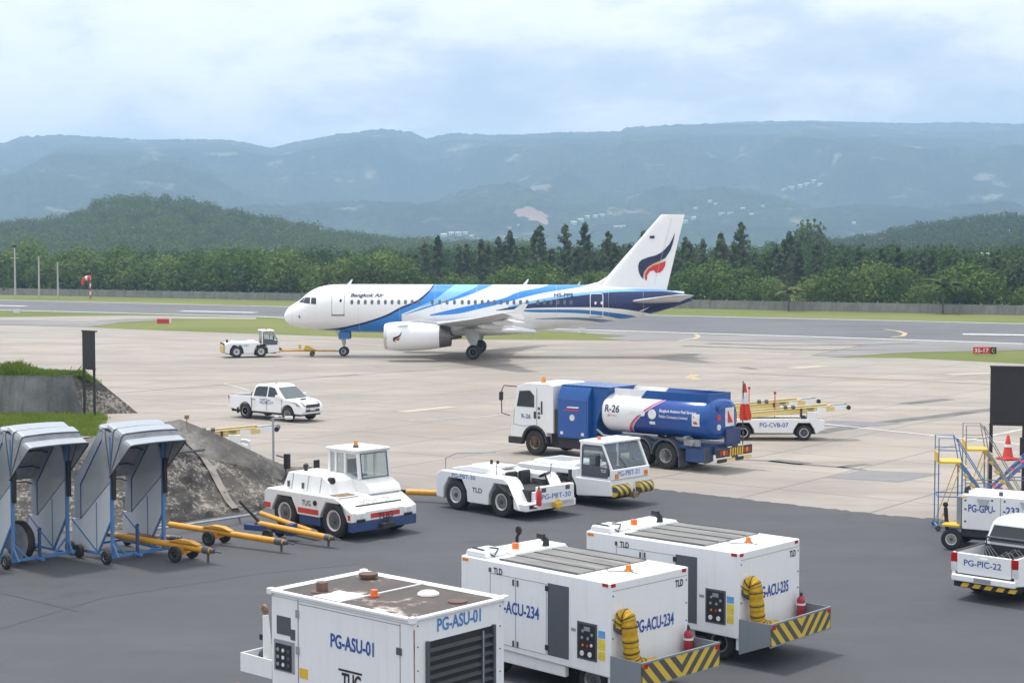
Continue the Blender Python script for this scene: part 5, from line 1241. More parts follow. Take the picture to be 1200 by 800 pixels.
obj('side_vent', M().box((-2.9,.3,1.262),(-1.2,.55,1.275)), 'grey', ot, smooth=0)
obj('floor', M().box((-.56,.6,.36),(1.1,W_-.05,.60)).box((.30,.61,.6),(.94,W_-.10,.84)).box((-.54,.63,.6),(.10,W_-.63,.74)), 'white', ot, bevel=.02)
obj('front_plate', M().box((.92,.66,.30),(1.12,W_-.08,1.02)).box((.62,.05,.28),(1.12,W_,.52)), 'white', ot, bevel=.03)
for y in (.92,1.52):
    st_ = obj('seat', M().box((-.42,y-.25,.72),(.08,y+.25,.88)), 'seat', ot, bevel=.05); obj('backrest', M().box((-.52,y-.25,.85),(-.38,y+.25,1.36)), 'seat', st_, bevel=.06)
sw = M().lathe([(.21,-.012),(.225,0),(.21,.012),(.195,0)], axis='z', n=20); sw.xf(Matrix.Translation((.42,1.6,1.28)) @ Matrix.Rotation(R(-30),4,'Y'))
sw.tube([(.42,1.6,1.28),(.62,1.6,.95)], .03, 6).tube([(.42,1.39,1.28),(.42,1.81,1.28)], .014, 5); obj('steering_wheel', sw, 'black', ot)
obj('control_lever', M().tube([(.3,1.95,1.0),(.34,1.98,1.55)], .012, 5).sphere((.34,1.98,1.56), .03, 5), 'black', ot)
obj('mirror', M().box((.85,W_-.1,1.1),(.9,W_+.04,1.42)), 'blackplastic', ot, bevel=.01)
for y in (.85,1.95): obj('headlight', M().box((1.115,y-.1,.84),(1.135,y+.1,.98)), 'charcoal', ot, bevel=.01)
ex_ = thing('fire_extinguisher', 'red extinguisher strapped to the front corner of the open tractor', 'extinguisher', on(ot, 1.25, .5, .46), 0)
obj('bottle', M().lathe([(.001,0),(.085,0),(.09,.03),(.09,.42),(.06,.5),(.03,.53),(.001,.53)], axis='z', n=16), 'red', ex_); obj('valve', M().cyl((0,0,.52),(0,0,.6),.03,n=8).box((-.02,-.09,.58),(.02,.06,.62)), 'black', ex_)
obj('bracket', M().box((1.1,.38,.42),(1.3,.62,.46)), 'white', ot, smooth=0)
obj('tow_hook', M().box((1.12,1.25,.32),(1.34,1.5,.48)).cyl((1.26,1.38,.25),(1.26,1.38,.6),.05,n=8), 'yellow', ot, bevel=.01)
obj('rear_hitch', M().box((-3.4,1.0,.35),(-3.15,1.35,.6)), 'black', ot, bevel=.02)
for y, s in ((.17,-1),(W_-.17,1)):
    for x in (0,-2.2): wheel(ot, (x, y, .49), .49, .32, 'rim_white', s, .56)
obj('underbody', M().box((-3.0,.5,.28),(.8,W_-.5,.9)), 'dark', ot, smooth=0)
obj('exhaust', M().cyl((-1.7,1.2,1.4),(-1.7,1.2,1.6),.05,n=10).cyl((-1.6,1.4,1.4),(-1.6,1.4,1.56),.05,n=10), 'black', ot)
obj('aerial', M().cyl((-.55,.35,1.25),(-.55,.35,1.75),.012,n=6), 'black', ot); obj('rear_rail', M().tube([(-3.0,.3,1.2),(-3.0,.3,1.62),(-2.8,.6,1.78),(-1.9,1.6,1.8)], .022, 6), 'grey', ot)
text(ot, 'PG-PBT-30', (-2.35,-.008,1.08), (1,0,0), (0,0,1), .14, 1.15, 'txt_lblue')
text(ot, 'TLD', (-1.35,-.008,.68), (1,0,0), (0,0,1), .16, .48, 'txt_black')
text(ot, 'PG-PBT-30', (1.128,.75,.60), (0,1,0), (0,0,1), .17, 1.35, 'txt_lblue')
for z, y in ((.36,.2),): obj('front_vent', M().box((1.118,y,z),(1.13,y+.35,z+.12)), 'black', ot, smooth=0)
# spare yellow tow bar end behind it
hb_ = thing('tow_bar', 'short yellow tow bar lying between the old tug and the open tractor', 'tow bar', (*G(508, 588)[:2], 0), -20)
obj('tube', M().cyl((-1.0,0,.3),(.55,0,.33),.10,n=12), 'yellow_bar', hb_); obj('head', M().box((.3,-.2,.3),(.6,.2,.62)), 'yellow', hb_, bevel=.03); obj('eye', M().box((-1.35,-.07,.24),(-1.0,.07,.38)), 'black', hb_, bevel=.02)

# old tug with red stripe
tu = thing('tow_tug', 'old white tug with a red stripe, blue skirt and offset cab beside the concrete slope', 'tug', (-5.35, 48.07, 0), -43.5)
W_ = 2.62; wb = 2.32; Lf, Rr = .85, -3.3
pl = [(Rr,.62),(Rr,1.12),(Rr+.15,1.22),(.05,1.22),(.22,1.16),(Lf,.84),(Lf,.55),(.66,.55)]+arches(0,0,0,.55,(0,-wb),.63,.45)
obj('body', M().prism(pl, 0, W_), 'white_old', tu, bevel=.035)
obj('skirt', M().prism([(Rr+.3,.26),(Rr+.3,.50),(Lf-.02,.50),(Lf-.02,.26)], .42, W_-.42).box((.66,.02,.26),(Lf+.015,W_-.02,.545)), 'navy_stripe', tu, bevel=.02)
obj('side_skirt', M().box((-wb+.66,.06,.28),(-.66,.3,.545)), 'navy_stripe', tu, bevel=.01)
for (a, b_) in ((Rr-.004,-wb-.66),(-wb+.67,-.67),(.68,Lf-.06)): obj('stripe', M().box((a,-.006,.62),(b_,.02,.78)), 'red_stripe', tu, smooth=0)
obj('stripe', M().box((Lf-.01,.75,.62),(Lf+.008,W_-.7,.76)), 'red_stripe', tu, smooth=0)
for y in (.36,W_-.36): 
    hl = obj('headlight_box', M().box((Lf-.1,y-.19,.64),(Lf+.05,y+.19,.82)), 'white_old', tu, bevel=.015); obj('lens', M().cyl((Lf+.045,y,.73),(Lf+.06,y,.73),.07,n=14), 'clear_lens', hl); obj('lens_shade', M().box((Lf+.0,y-.16,.56),(Lf+.03,y+.16,.62)), 'black', hl, smooth=0)
obj('tow_plate', M().box((Lf,W_/2-.25,.30),(Lf+.22,W_/2+.25,.44)).cyl((Lf+.14,W_/2,.25),(Lf+.14,W_/2,.62),.05,n=8), 'dark', tu, bevel=.01)
text(tu, 'TUG', (Lf+.012,W_/2-.28,.56), (0,1,0), (0,0,1), .2, .6, 'txt_black')
text(tu, 'TUG', (-1.45,-.008,.86), (1,0,0), (0,0,1), .17, .42, 'txt_black')
text(tu, 'PG-PBT-28', (.36,.7,1.09), (0,1,0), (.87,0,-.49), .22, 1.2, 'mark_faint', wrap=lambda q: (q.x-.03, q.y, q.z+.03))
obj('fuel_cap', M().cyl((-.82,-.03,.98),(-.82,.02,.98),.08,n=14), 'black', tu)
tpr = lambda p: (p[0]-.0, p[1] if p[1] > 1 else p[1]+.12*(p[2]-1.2)/.6, p[2])
obj('engine_box', M().prism([(Rr+.55,1.215),(Rr+.72,1.74),(-1.0,1.74),(-.62,1.60),(-.42,1.215)], .28, 1.55, fn=tpr), 'white_old', tu, bevel=.03)
for x in (-2.3,-1.55,-.95): obj('panel_seam', M().box((x-.006,.28,1.25),(x+.006,.40,1.72)) if False else M().slab([(x-.008,.272,1.24),(x+.008,.272,1.24),(x+.008,.368,1.72),(x-.008,.368,1.72)], .006), 'grey', tu, smooth=0)
for x in (-2.45,-1.75): obj('latch', M().box((x-.03,.26,1.3),(x+.03,.31,1.48)), 'charcoal', tu, smooth=0)
obj('vent_grille', M().box((-.30,.15,1.224),(.1,.8,1.26)), 'rusty', tu, smooth=0); obj('vent_frame', M().box((-.36,.08,1.20),(.16,.9,1.235)), 'white_old', tu, bevel=.02)
obj('exhaust', M().cyl((-2.35,.9,1.72),(-2.35,.9,1.84),.06,n=12).sphere((-2.35,.9,1.88),.09,6), 'black', tu); obj('work_lamp', M().cyl((-.72,.5,1.62),(-.58,.5,1.62),.11,n=14), 'black', tu)
cx0, cx1, cy0, cy1, cz0, cz1 = -1.72, -.32, 1.35, 2.55, 1.2, 2.42
cb_ = M()
for x, y in ((cx0,cy0),(cx0,cy1)): cb_.bar((x,y,cz0),(x,y,cz1),.1)
for x in (cx0,cx1-.1): cb_.bar((x,cy0,cz1-.03),(x,cy1,cz1-.03),.06)
for y in (cy0,cy1): cb_.bar((cx0,y,cz1-.03),(cx1-.1,y,cz1-.03),.06); cb_.bar((cx1,y,1.6),(cx1-.1,y,cz1),.09); cb_.bar((-.98,y,1.55),(-.98,y,cz1),.08); cb_.bar((-1.42,y,1.55),(-1.42,y,cz1),.08)
obj('cab_frame', cb_, 'white_old', tu, bevel=.015)
obj('cab_body', M().prism([(cx0-.03,1.2),(cx0-.03,1.60),(cx1,1.60),(cx1+.12,1.58),(.12,1.42),(.24,1.2)], cy0-.04, cy1+.04), 'white_old', tu, bevel=.04)
obj('cab_roof', M().box((cx0-.12,cy0-.1,cz1),(cx1-.02,cy1+.1,cz1+.09)), 'white_old', tu, bevel=.04)
obj('windscreen', M().slab([(cx1+.03,cy0+.08,1.63),(cx1+.03,cy1-.08,1.63),(cx1-.07,cy1-.08,cz1-.04),(cx1-.07,cy0+.08,cz1-.04)], -.01), 'cab_glass', tu, smooth=0)
obj('windscreen_seal', M().tube([(cx1+.04,cy0+.07,1.63),(cx1+.04,cy1-.07,1.63),(cx1-.06,cy1-.07,cz1-.05),(cx1-.06,cy0+.07,cz1-.05),(cx1+.04,cy0+.07,1.63)], .02, 5), 'charcoal', tu)
for y in (cy0,cy1):
    for a, b_ in ((-.94,cx1-.02),(-1.38,-1.02),(cx0+.06,-1.46)): obj('side_pane', M().slab([(a,y,1.62),(b_,y,1.62),(b_-.05 if b_ > -.5 else b_,y,cz1-.05),(a,y,cz1-.05)], .008), 'cab_glass', tu, smooth=0)
obj('rear_pane', M().box((cx0,cy0+.07,1.7),(cx0+.01,cy1-.07,cz1-.05)), 'cab_glass', tu, smooth=0)
obj('seat', M().box((-1.4,1.7,1.3),(-.9,2.2,1.65)).box((-1.45,1.7,1.65),(-1.35,2.2,2.1)), 'seat', tu, bevel=.04)
obj('beacon', M().cyl((-.9,1.7,cz1+.09),(-.9,1.7,cz1+.17),.09,n=12), 'charcoal', tu); obj('beacon_lens', M().cyl((-.9,1.7,cz1+.17),(-.9,1.7,cz1+.30),.07,.05,12), 'amber_lens', tu)
for y, s in ((.18,-1),(W_-.18,1)):
    for x in (0,-wb): wheel(tu, (x, y, .53), .53, .34, 'rim_white', s, .60)
obj('underbody', M().box((Rr+.3,.4,.28),(.6,W_-.4,1.0)), 'dark', tu, smooth=0)
obj('mirror', M().box((-3.2,1.9,1.5),(-3.12,2.1,1.9)).tube([(-3.16,2.0,1.2),(-3.16,2.0,1.55)], .02, 5), 'black', tu, bevel=.01)

# ------------------------------------------------------------------ belt loaders
def belt_loader(lab, loc, th, letter=None, mast=True):
    t = thing('belt_loader', lab, 'belt loader', loc, th, None)
    wb = 2.76; D_ = 1.6
    pl = [(-3.35,.36),(-3.35,.95),(-.5,.97),(.72,.97),(.92,.90),(.92,.45),(.70,.42),(.62,.32)]+arches(0,0,0,.32,(0,-wb),.50,.32)
    obj('body', M().prism(pl, 0, D_), 'white', t, bevel=.03)
    for y, s in ((.15,-1),(D_-.15,1)):
        for x in (0,-wb): wheel(t, (x, y, .34), .34, .22, 'rim_white', s, .62)
    obj('underbody', M().box((-3.2,.4,.25),(.6,D_-.4,.8)), 'dark', t, smooth=0)
    z = lambda x: 1.08+.085*(x+2.7)
    for y in (.28,D_-.42):
        r = obj('boom_rail', M().bar((-4.2,y,z(-4.2)),(1.4,y,z(1.4)),.10,.20).bar((-4.2,y,z(-4.2)+.14),(1.2,y,z(1.2)+.14),.14,.05), 'cream', t, bevel=.01)
    obj('belt', M().bar((-4.3,D_/2-.07,z(-4.3)+.10),(2.0,D_/2-.07,z(2.0)+.06),.66,.05), 'charcoal', t, smooth=0)
    for ya, yb in ((.2,.3),(D_-.3,D_-.4)): obj('boom_nose', M().slab([(.6,ya,z(.6)-.12),(2.0,yb,z(2.0)-.06),(2.0,yb,z(2.0)+.12),(.6,ya,z(.6)+.12)], .06), 'white', t, smooth=0)
    obj('bumper_pad', M().cyl((2.05,.25,z(2.0)),(2.05,D_-.35,z(2.0)),.10,n=12), 'black', t)
    obj('console', M().box((.15,.05,.97),(.62,.4,1.3)), 'white', t, bevel=.02); 
    for x in (-.55,-.9): obj('work_lamp', M().cyl((x,.27,1.48),(x+.15,.27,1.48),.10,n=12), 'charcoal', t)
    if mast: ml = obj('lamp_mast', M().cyl((-1.3,.3,.97),(-1.3,.3,2.1),.022,n=8), 'red', t); obj('lamp', M().sphere((-1.3,.3,2.14),.07,6), 'red_lens', ml)
    obj('seat', M().box((-.1,.1,.97),(.1,.45,1.1)).box((-.16,.1,1.05),(-.08,.45,1.45)), 'seat', t, bevel=.02)
    obj('steering_wheel', M().lathe([(.16,-.012),(.17,0),(.16,.012),(.15,0)], (.3,.25,1.42), 'z', 16).cyl((.3,.25,1.2),(.3,.25,1.42),.02,n=6), 'black', t)
    obj('hand_rail', M().tube([(-.6,.06,.97),(-.6,.06,1.3),(-.2,.06,1.3),(-.2,.06,.97)], .016, 6), 'yellow', t)
    if letter: text(t, letter, (-2.02,-.008,.60), (1,0,0), (0,0,1), .2, 1.3, 'txt_blue')
    return t
p = G(942.3, 515.8)
belt_loader('white belt loader with cream boom rails behind the fuel truck tail', (p.x, p.y, 0), -2, 'PG-CVB-07')
belt_loader('second belt loader half hidden behind the one with the lettering', (p.x-.75, p.y+2.9, 0), 4)
p = AT(322, 540, 66)
belt_loader('belt loader mostly hidden behind the ridge of the concrete slope', (p.x-1.75, 64.3, -.02), 5, None, False)
# ------------------------------------------------------------------ ground power and air units
def roof_mat():
    m, nt, b = nodes('stained_roof'); v = coords(nt)
    a = nz(nt, v, 1.1, 7, .62); a2 = nz(nt, v, 4.5, 6, .7)
    k = ramp(nt, math_(nt, 'ADD', math_(nt, 'MULTIPLY', a, .8), math_(nt, 'MULTIPLY', a2, .2)), [(.36,(.62,.60,.57)),(.41,(.30,.24,.20)),(.45,(.085,.062,.054)),(.66,(.05,.042,.040))])
    L(nt, k, b.inputs['Base Color']); b.inputs['Roughness'].default_value = .65; return m
MT['roof_stained'] = roof_mat()
def grille_mat():
    m, nt, b = nodes('roof_grille'); v = coords(nt)
    s = N(nt, 'ShaderNodeSeparateXYZ'); L(nt, v, s.inputs[0])
    fr = math_(nt, 'FRACT', math_(nt, 'MULTIPLY', s.outputs['Y'], 15)); st = nz(nt, coords(nt, 'Object', (.6,5,1)), 1.2, 5, .7)
    c = mixc(nt, math_(nt, 'LESS_THAN', fr, .45), (.21,.205,.195), (.085,.083,.08))
    c = mixc(nt, ramp(nt, st, [(.42,(0,0,0)),(.7,(.75,.75,.75))]), c, (.33,.315,.29))
    L(nt, c, b.inputs['Base Color']); b.inputs['Roughness'].default_value = .7; return m
MT['grille'] = grille_mat()
MT['acu_white'] = paint('unit_white', (.79,.80,.815), .38, .24, (.36,.34,.31), scale=.9)
MT['sticker_blue'] = plain('blue_sticker', (.12,.35,.65), .5); MT['sticker_yellow'] = plain('yellow_sticker', (.70,.55,.05), .5)
MT['tray_grey'] = paint('tray_grey', (.20,.23,.26), .5, .3)
def acu(lab, X, Y, th, num, L_=4.08, W=2.32, H=2.35):
    t = thing('air_conditioning_unit', lab, 'ground unit', (X, Y, 0), th, None)
    b = obj('housing', M().prism([(0,.55),(0,H),(-L_,H),(-L_,.62)], 0, W), 'acu_white', t, bevel=.03)
    obj('skirt', M().box((-L_+.08,.05,.34),(-1.2,.16,.62)).box((-L_+.08,W-.16,.34),(-1.2,W-.05,.62)).box((-.12,.06,.30),(-.02,W-.06,.56)), 'acu_white', t, bevel=.02)
    obj('chassis', M().box((-L_+.1,.45,.35),(-.1,W-.45,.6)), 'dark', t, smooth=0)
    for x in (-.62,-3.3):
        for y, s in ((.30,-1),(W-.30,1)): wheel(t, (x, y, .36), .36, .24, 'rim_grey', s, .58)
    # roof: grille field, rear hump, front beacon
    g = obj('roof_grille', M().box((-3.12,.16,H),(-.98,W-.12,H+.025)), 'grille', t, smooth=0)
    for y in (.16,.66,1.18,1.70,W-.14): obj('grille_bar', M().box((-3.12,y-.012,H+.02),(-.98,y+.012,H+.04)), 'charcoal', g, smooth=0)
    obj('roof_hump', M().prism([(-L_+.05,H),(-L_+.10,H+.13),(-3.46,H+.13),(-3.40,H)], .06, .68), 'acu_white', t, bevel=.04)
    obj('rear_deck', M().box((-L_+.05,.72,H),(-3.22,W-.08,H+.06)), 'acu_white', t, bevel=.02)
    obj('cable', M().tube([(-3.95,.2,H+.145),(-3.6,.15,H+.15),(-3.36,.25,H+.03),(-3.5,.5,H+.145),(-3.7,.45,H+.145)], .018, 6), 'black', t)
    obj('beacon', M().cyl((-3.55,1.05,H+.06),(-3.55,1.05,H+.18),.08,.07,14), 'orange', t)
    obj('exhaust_elbow', M().tube([(-3.35,1.75,H+.05),(-3.35,1.75,H+.17),(-3.42,1.68,H+.26)], [.08,.07,.06], 10).box((-3.48,1.6,H+.22),(-3.3,1.68,H+.32)), 'black', t)
    obj('roof_lamp', M().cyl((-.55,1.15,H),(-.55,1.15,H+.03),.09,n=14).cyl((-.55,1.15,H+.03),(-.55,1.15,H+.12),.06,.05,12), 'amber_lens', t)
    obj('roof_cable', M().tube([(-1.0,1.0,H+.01),(-.75,.8,H+.012),(-.5,1.1,H+.012),(-.25,1.05,H+.012)], .008, 5), 'charcoal', t)
    # side: seams, dark panel, control board, stickers
    for x in (-3.22,-2.5,-1.66): obj('door_seam', M().box((x-.006,-.005,.72),(x+.006,.02,2.1)), 'grey', t, smooth=0)
    obj('door_seam', M().box((-3.22,-.005,2.094),(-1.66,.02,2.106)).box((-3.22,-.005,.71),(-1.66,.02,.722)), 'grey', t, smooth=0)
    for x in (-2.56,-2.44):
        for z in (2.0,.78): obj('hinge', M().box((x-.018,-.02,z-.06),(x+.018,.01,z+.06)), 'charcoal', t, smooth=0)
    pn = obj('dark_panel', M().box((-1.62,-.008,.72),(-1.06,.02,2.13)), 'charcoal', t, bevel=.004)
    for z in (.86,2.02): obj('latch', M().box((-1.68,-.02,z-.05),(-1.6,.0,z+.05)), 'black', pn, smooth=0)
    cp = obj('control_panel', M().box((-.84,-.012,.80),(-.33,.02,1.52)), 'charcoal', t, bevel=.006)
    obj('panel_face', M().box((-.80,-.018,.84),(-.37,.0,1.48)), 'black', cp, smooth=0)
    for k, (x, z, r, mt) in enumerate(((-.7,.92,.05,'cone_white'),(-.5,.92,.05,'cone_white'),(-.68,1.08,.025,'orange'),(-.56,1.08,.025,'red'),(-.46,1.1,.03,'cone_white'),(-.7,1.22,.03,'grey'),(-.55,1.22,.03,'grey'),(-.45,1.3,.03,'grey'),(-.68,1.35,.03,'grey'))): obj('gauge', M().cyl((x,-.017,z),(x,-.03,z),r,n=12), mt, cp)
    obj('display', M().box((-.65,-.024,1.36),(-.5,-.016,1.44)), 'grey', cp, smooth=0)
    for z0, z1, mt in ((1.28,1.42,'sticker_blue'),(1.05,1.26,'sticker_yellow'),(.86,1.03,'sticker_yellow')): obj('sticker', M().box((-.30,-.006,z0),(-.13,.01,z1)), mt, t, smooth=0)
    obj('sticker', M().box((-1.0,-.005,1.3),(-.88,.01,1.36)), 'grey', t, smooth=0); 
    text(t, 'PG-ACU-'+num, (-3.12,-.009,1.36), (1,0,0), (0,0,1), .25, 1.27, 'txt_blue', bold=.02)
    text(t, 'TLD', (-3.12,-.009,2.10), (1,0,0), (0,0,1), .13, .25, 'txt_black', bold=.025); obj('brand_square', M().box((-3.26,-.007,2.12),(-3.19,.0,2.21)), 'charcoal', t, smooth=0)
    # front: lettering, hose, tray with hazard board
    text(t, 'PG-ACU-'+num, (.009,.72,1.28), (0,1,0), (0,0,1), .25, 1.14, 'txt_blue', bold=.02)
    text(t, 'TLD', (.009,1.90,2.0), (0,1,0), (0,0,1), .14, .24, 'txt_black', bold=.025)
    obj('front_seam', M().box((-.01,.06,2.186),(.004,W-.06,2.196)), 'grey', t, smooth=0)
    for y in (.07,W-.08):
        for z in (.95,1.3,1.65,2.1): obj('bolt', M().cyl((0,y,z),(.012,y,z),.016,n=8), 'charcoal', t)
    for y in (.08,W-.15): obj('reflector', M().box((-.02,y-.06,H-.085),(.008,y+.06,H-.02)), 'red_lens', t, smooth=0)
    obj('reflector', M().box((-.2,-.008,H-.085),(-.06,.0,H-.02)), 'red_lens', t, smooth=0)
    obj('reflector', M().box((-L_+.05,-.008,H-.10),(-L_+.22,.0,H-.04)), 'amber_lens', t, smooth=0)
    pts = [(.0,.25,1.50),(.06,.26,1.64),(.13,.28,1.70),(.19,.295,1.62),(.23,.31,1.25),(.24,.35,.95),(.29,.42,.80),(.36,.62,.74),(.38,.90,.72)]
    sp_ = []
    for i in range(len(pts)-1):
        for k in range(9):
            u = k/9; P = [Vector(pts[max(0,min(len(pts)-1,j))]) for j in (i-1,i,i+1,i+2)]
            sp_.append(.5*((2*P[1])+(P[2]-P[0])*u+(2*P[0]-5*P[1]+4*P[2]-P[3])*u*u+(3*P[1]-P[0]-3*P[2]+P[3])*u**3))
    hs = obj('duct_hose', M().tube(sp_, [.150+.007*(i%3-1) for i in range(len(sp_))], 16), 'yellow_hose', t, smooth=25)
    for i in range(6,len(sp_)-6,6):
        a, b_ = sp_[i], sp_[i+1]; d = (b_-a).normalized(); obj('strap', M().cyl(a-d*.007, a+d*.007, .160, n=18), 'blackplastic', hs)
    obj('hose_collar', M().cyl((0,.25,1.50),(.04,.25,1.53),.175,n=20), 'charcoal', hs)
    T = .78
    tr = obj('tray', M().box((.02,.02,.56),(T-.03,W-.02,.60)).prism([(.0,.24),(.0,.98),(T,.98),(T,.55)], .0, .025).prism([(.0,.5),(.0,.98),(T,.98),(T,.55)], W-.025, W), 'tray_grey', t, smooth=0)
    obj('hazard_board', M().box((T-.03,.0,.53),(T,W,.95)), 'hazard', tr, smooth=0)
    obj('tray_rim', M().box((T-.035,-.005,.95),(T+.005,W+.005,.985)).box((T-.034,-.004,.5),(T+.004,W+.004,.53)), 'tray_grey', tr, smooth=0)
    for y in (.1,W-.08): obj('reflector', M().box((T,y-.06,.86),(T+.01,y+.06,.95)), 'red_lens', tr, smooth=0)
    return t
MT['ext_red'] = plain('extinguisher_red', (.36,.025,.04), .35)
def extinguisher(lab, p):
    e = thing('fire_extinguisher', lab, 'extinguisher', p, 0)
    obj('bottle', M().lathe([(.001,0),(.08,0),(.088,.02),(.088,.46),(.078,.505),(.05,.535),(.03,.56),(.001,.56)], axis='z', n=20), 'ext_red', e)
    obj('valve', M().cyl((0,0,.56),(0,0,.62),.03,n=8).box((-.02,-.1,.60),(.02,.07,.64)).tube([(0,.05,.6),(.08,.1,.5),(.1,.05,.2)], .012, 5), 'black', e)
    obj('strap', M().cyl((0,0,.36),(0,0,.40),.10,n=18), 'cone_white', e); obj('base_ring', M().cyl((0,0,.0),(0,0,.07),.10,n=18), 'cone_white', e)
a1 = acu('white cooling unit 234 with a yellow hose and hazard-striped tray, the nearer of the two', 1.84, 30.0, -45, '234')
extinguisher('red extinguisher on the tray of the nearer cooling unit', on(a1, .16, 2.12, .60))
a2 = acu('white cooling unit 235 with a yellow hose, standing beyond unit 234', 4.68, 33.07, -42, '235')
extinguisher('red extinguisher on the tray of the farther cooling unit', on(a2, .16, 2.12, .60))
tb_ = thing('tow_bar', 'dark upright tow bar between the two cooling units', 'tow handle', on(a1, -4.35, 1.9, 0), -45)
obj('handle', M().tube([(0,0,.2),(0,0,2.45),(.05,0,2.52)], .035, 8).lathe([(.08,-.02),(.1,0),(.08,.02),(.06,0)], (.05,0,2.6), 'y', 14).cyl((-.3,0,.2),(0,0,.2),.05,n=8), 'black', tb_)

# air start unit
MT['burnt'] = paint('burnt_pipe', (.12,.065,.05), .6, .4)
L_, W, H = 3.58, 2.28, 2.47
au = thing('air_start_unit', 'big white box unit with a rust-stained roof and a dark louvred end', 'ground unit', (-1.64, 26.45, 0), -41.4)
obj('housing', M().box((-L_,0,.5),(0,W,H)), 'acu_white', au, bevel=.03)
obj('roof', M().box((-L_+.14,.14,H),(-.14,W-.14,H+.012)), 'roof_stained', au, smooth=0)
m = M()
for a, b_ in (((-L_,0),(0,0)),((0,0),(0,W)),((0,W),(-L_,W)),((-L_,W),(-L_,0))): m.bar((a[0],a[1],H+.0),(b_[0],b_[1],H+.0),.10,.05)
obj('roof_rim', m, 'acu_white', au, bevel=.01)
for x, y in ((-L_,0),(0,0),(0,W),(-L_,W)): obj('corner_casting', M().box((x-.06,y-.06,H-.06),(x+.06,y+.06,H+.05)), 'acu_white', au, bevel=.012)
obj('roof_seam', M().box((-1.9,.1,H+.012),(-1.86,W-.1,H+.03)), 'white_old', au, smooth=0)
obj('roof_sheet', M().box((-2.6,.12,H+.012),(-1.92,.75,H+.02)), 'acu_white', au, smooth=0)
obj('exhaust_cap', M().cyl((-3.0,1.85,H),(-3.0,1.85,H+.06),.14,n=20).cyl((-3.0,1.85,H+.06),(-3.0,1.85,H+.11),.18,n=20), 'burnt', au)
obj('exhaust_stub', M().cyl((-2.75,.48,H),(-2.75,.48,H+.19),.105,n=18).cyl((-2.75,.48,H),(-2.75,.48,H+.03),.2,n=18), 'burnt', au)
obj('beacon', M().cyl((-1.75,.8,H+.02),(-1.75,.8,H+.04),.09,n=16).cyl((-1.75,.8,H+.04),(-1.75,.8,H+.14),.07,.06,16), 'orange', au)
obj('dome_vent', M().lathe([(.20,0),(.19,.03),(.14,.06),(.001,.075)], (-1.15,1.55,H+.02), 'z', 20), 'cone_white', au)
obj('filler_plate', M().cyl((-.35,1.45,H+.01),(-.35,1.45,H+.04),.17,n=20), 'burnt', au)
# side: groove, control niche, door, lettering
obj('groove', M().box((-2.86,-.006,.6),(-2.84,.02,H-.06)), 'grey', au, smooth=0); obj('groove', M().box((-.30,-.006,.6),(-.285,.02,H-.1)), 'grey', au, smooth=0)
obj('groove', M().box((-2.85,-.006,H-.14),(-.3,.02,H-.128)), 'grey', au, smooth=0)
cpn = obj('control_panel', M().box((-3.50,-.012,1.05),(-2.95,.02,1.62)), 'grey', au, bevel=.008); obj('panel_face', M().box((-3.45,-.02,1.08),(-3.02,.0,1.55)), 'black', cpn, smooth=0)
for k in range(9): obj('gauge', M().cyl((-3.38+.14*(k%3),-.019,1.18+.13*(k//3)),(-3.38+.14*(k%3),-.03,1.18+.13*(k//3)),.035,n=10), ('grey','cone_white','charcoal')[k%3], cpn)
obj('upper_niche', M().box((-3.42,-.010,1.72),(-3.05,.02,2.05)), 'charcoal', au, smooth=0); obj('upper_niche', M().box((-3.05,-.010,1.66),(-2.93,.02,1.85)), 'charcoal', au, smooth=0)
obj('sticker', M().box((-2.82,-.006,1.02),(-2.60,.01,1.2)), 'yellow', au, smooth=0)
text(au, 'PG-ASU-01', (-2.0,-.009,1.70), (1,0,0), (0,0,1), .25, 1.08, 'txt_blue', bold=.022)
text(au, 'TUG', (-1.72,-.009,1.05), (1,0,0), (0,0,1), .26, .48, 'txt_black', bold=.03)
obj('logo_bar', M().box((-1.80,-.009,1.33),(-1.22,.0,1.365)), 'txt_black', au, smooth=0)
text(au, 'PG-ASU-01', (.009,.58,2.17), (0,1,0), (0,0,1), .23, 1.08, 'txt_lblue', bold=.02)
lv_ = obj('louvre_frame', M().box((-.02,.30,.62),(.004,W-.28,2.04)), 'black', au, smooth=0)
for k in range(9): obj('slat', M().slab([(.006,.36,.72+.15*k),(.006,W-.34,.72+.15*k),(.05,W-.34,.66+.15*k),(.05,.36,.66+.15*k)], .012), 'black', lv_, smooth=0)
for y in (.33,W-.31): obj('louvre_edge', M().box((.0,y-.03,.6),(.055,y+.03,2.06)), 'charcoal', lv_, smooth=0)
obj('louvre_rod', M().box((.045,W-.62,.64),(.06,W-.59,2.0)), 'grey', lv_, smooth=0)
obj('rust_streak', M().slab([(.004,.02,2.3),(.004,.05,2.3),(.004,.045,1.1),(.004,.03,1.1)], .001), 'rusty', au, smooth=0)
for z in (.8,1.5,2.15): obj('hinge', M().box((-2.9,-.022,z-.07),(-2.82,.0,z+.07)), 'steel', au, smooth=0)
for z in (1.0,1.9): obj('latch', M().box((-.37,-.025,z-.06),(-.25,.0,z+.06)), 'charcoal', au, bevel=.006)
obj('rivet_row', M().box((-L_+.02,-.003,H-.09),(-.02,.0,H-.083)), 'grey', au, smooth=0)
for y in (.12,W-.12):
    for z in (.8,1.2,1.6,2.0,2.35): obj('bolt', M().cyl((0,y,z),(.01,y,z),.014,n=8), 'charcoal', au)
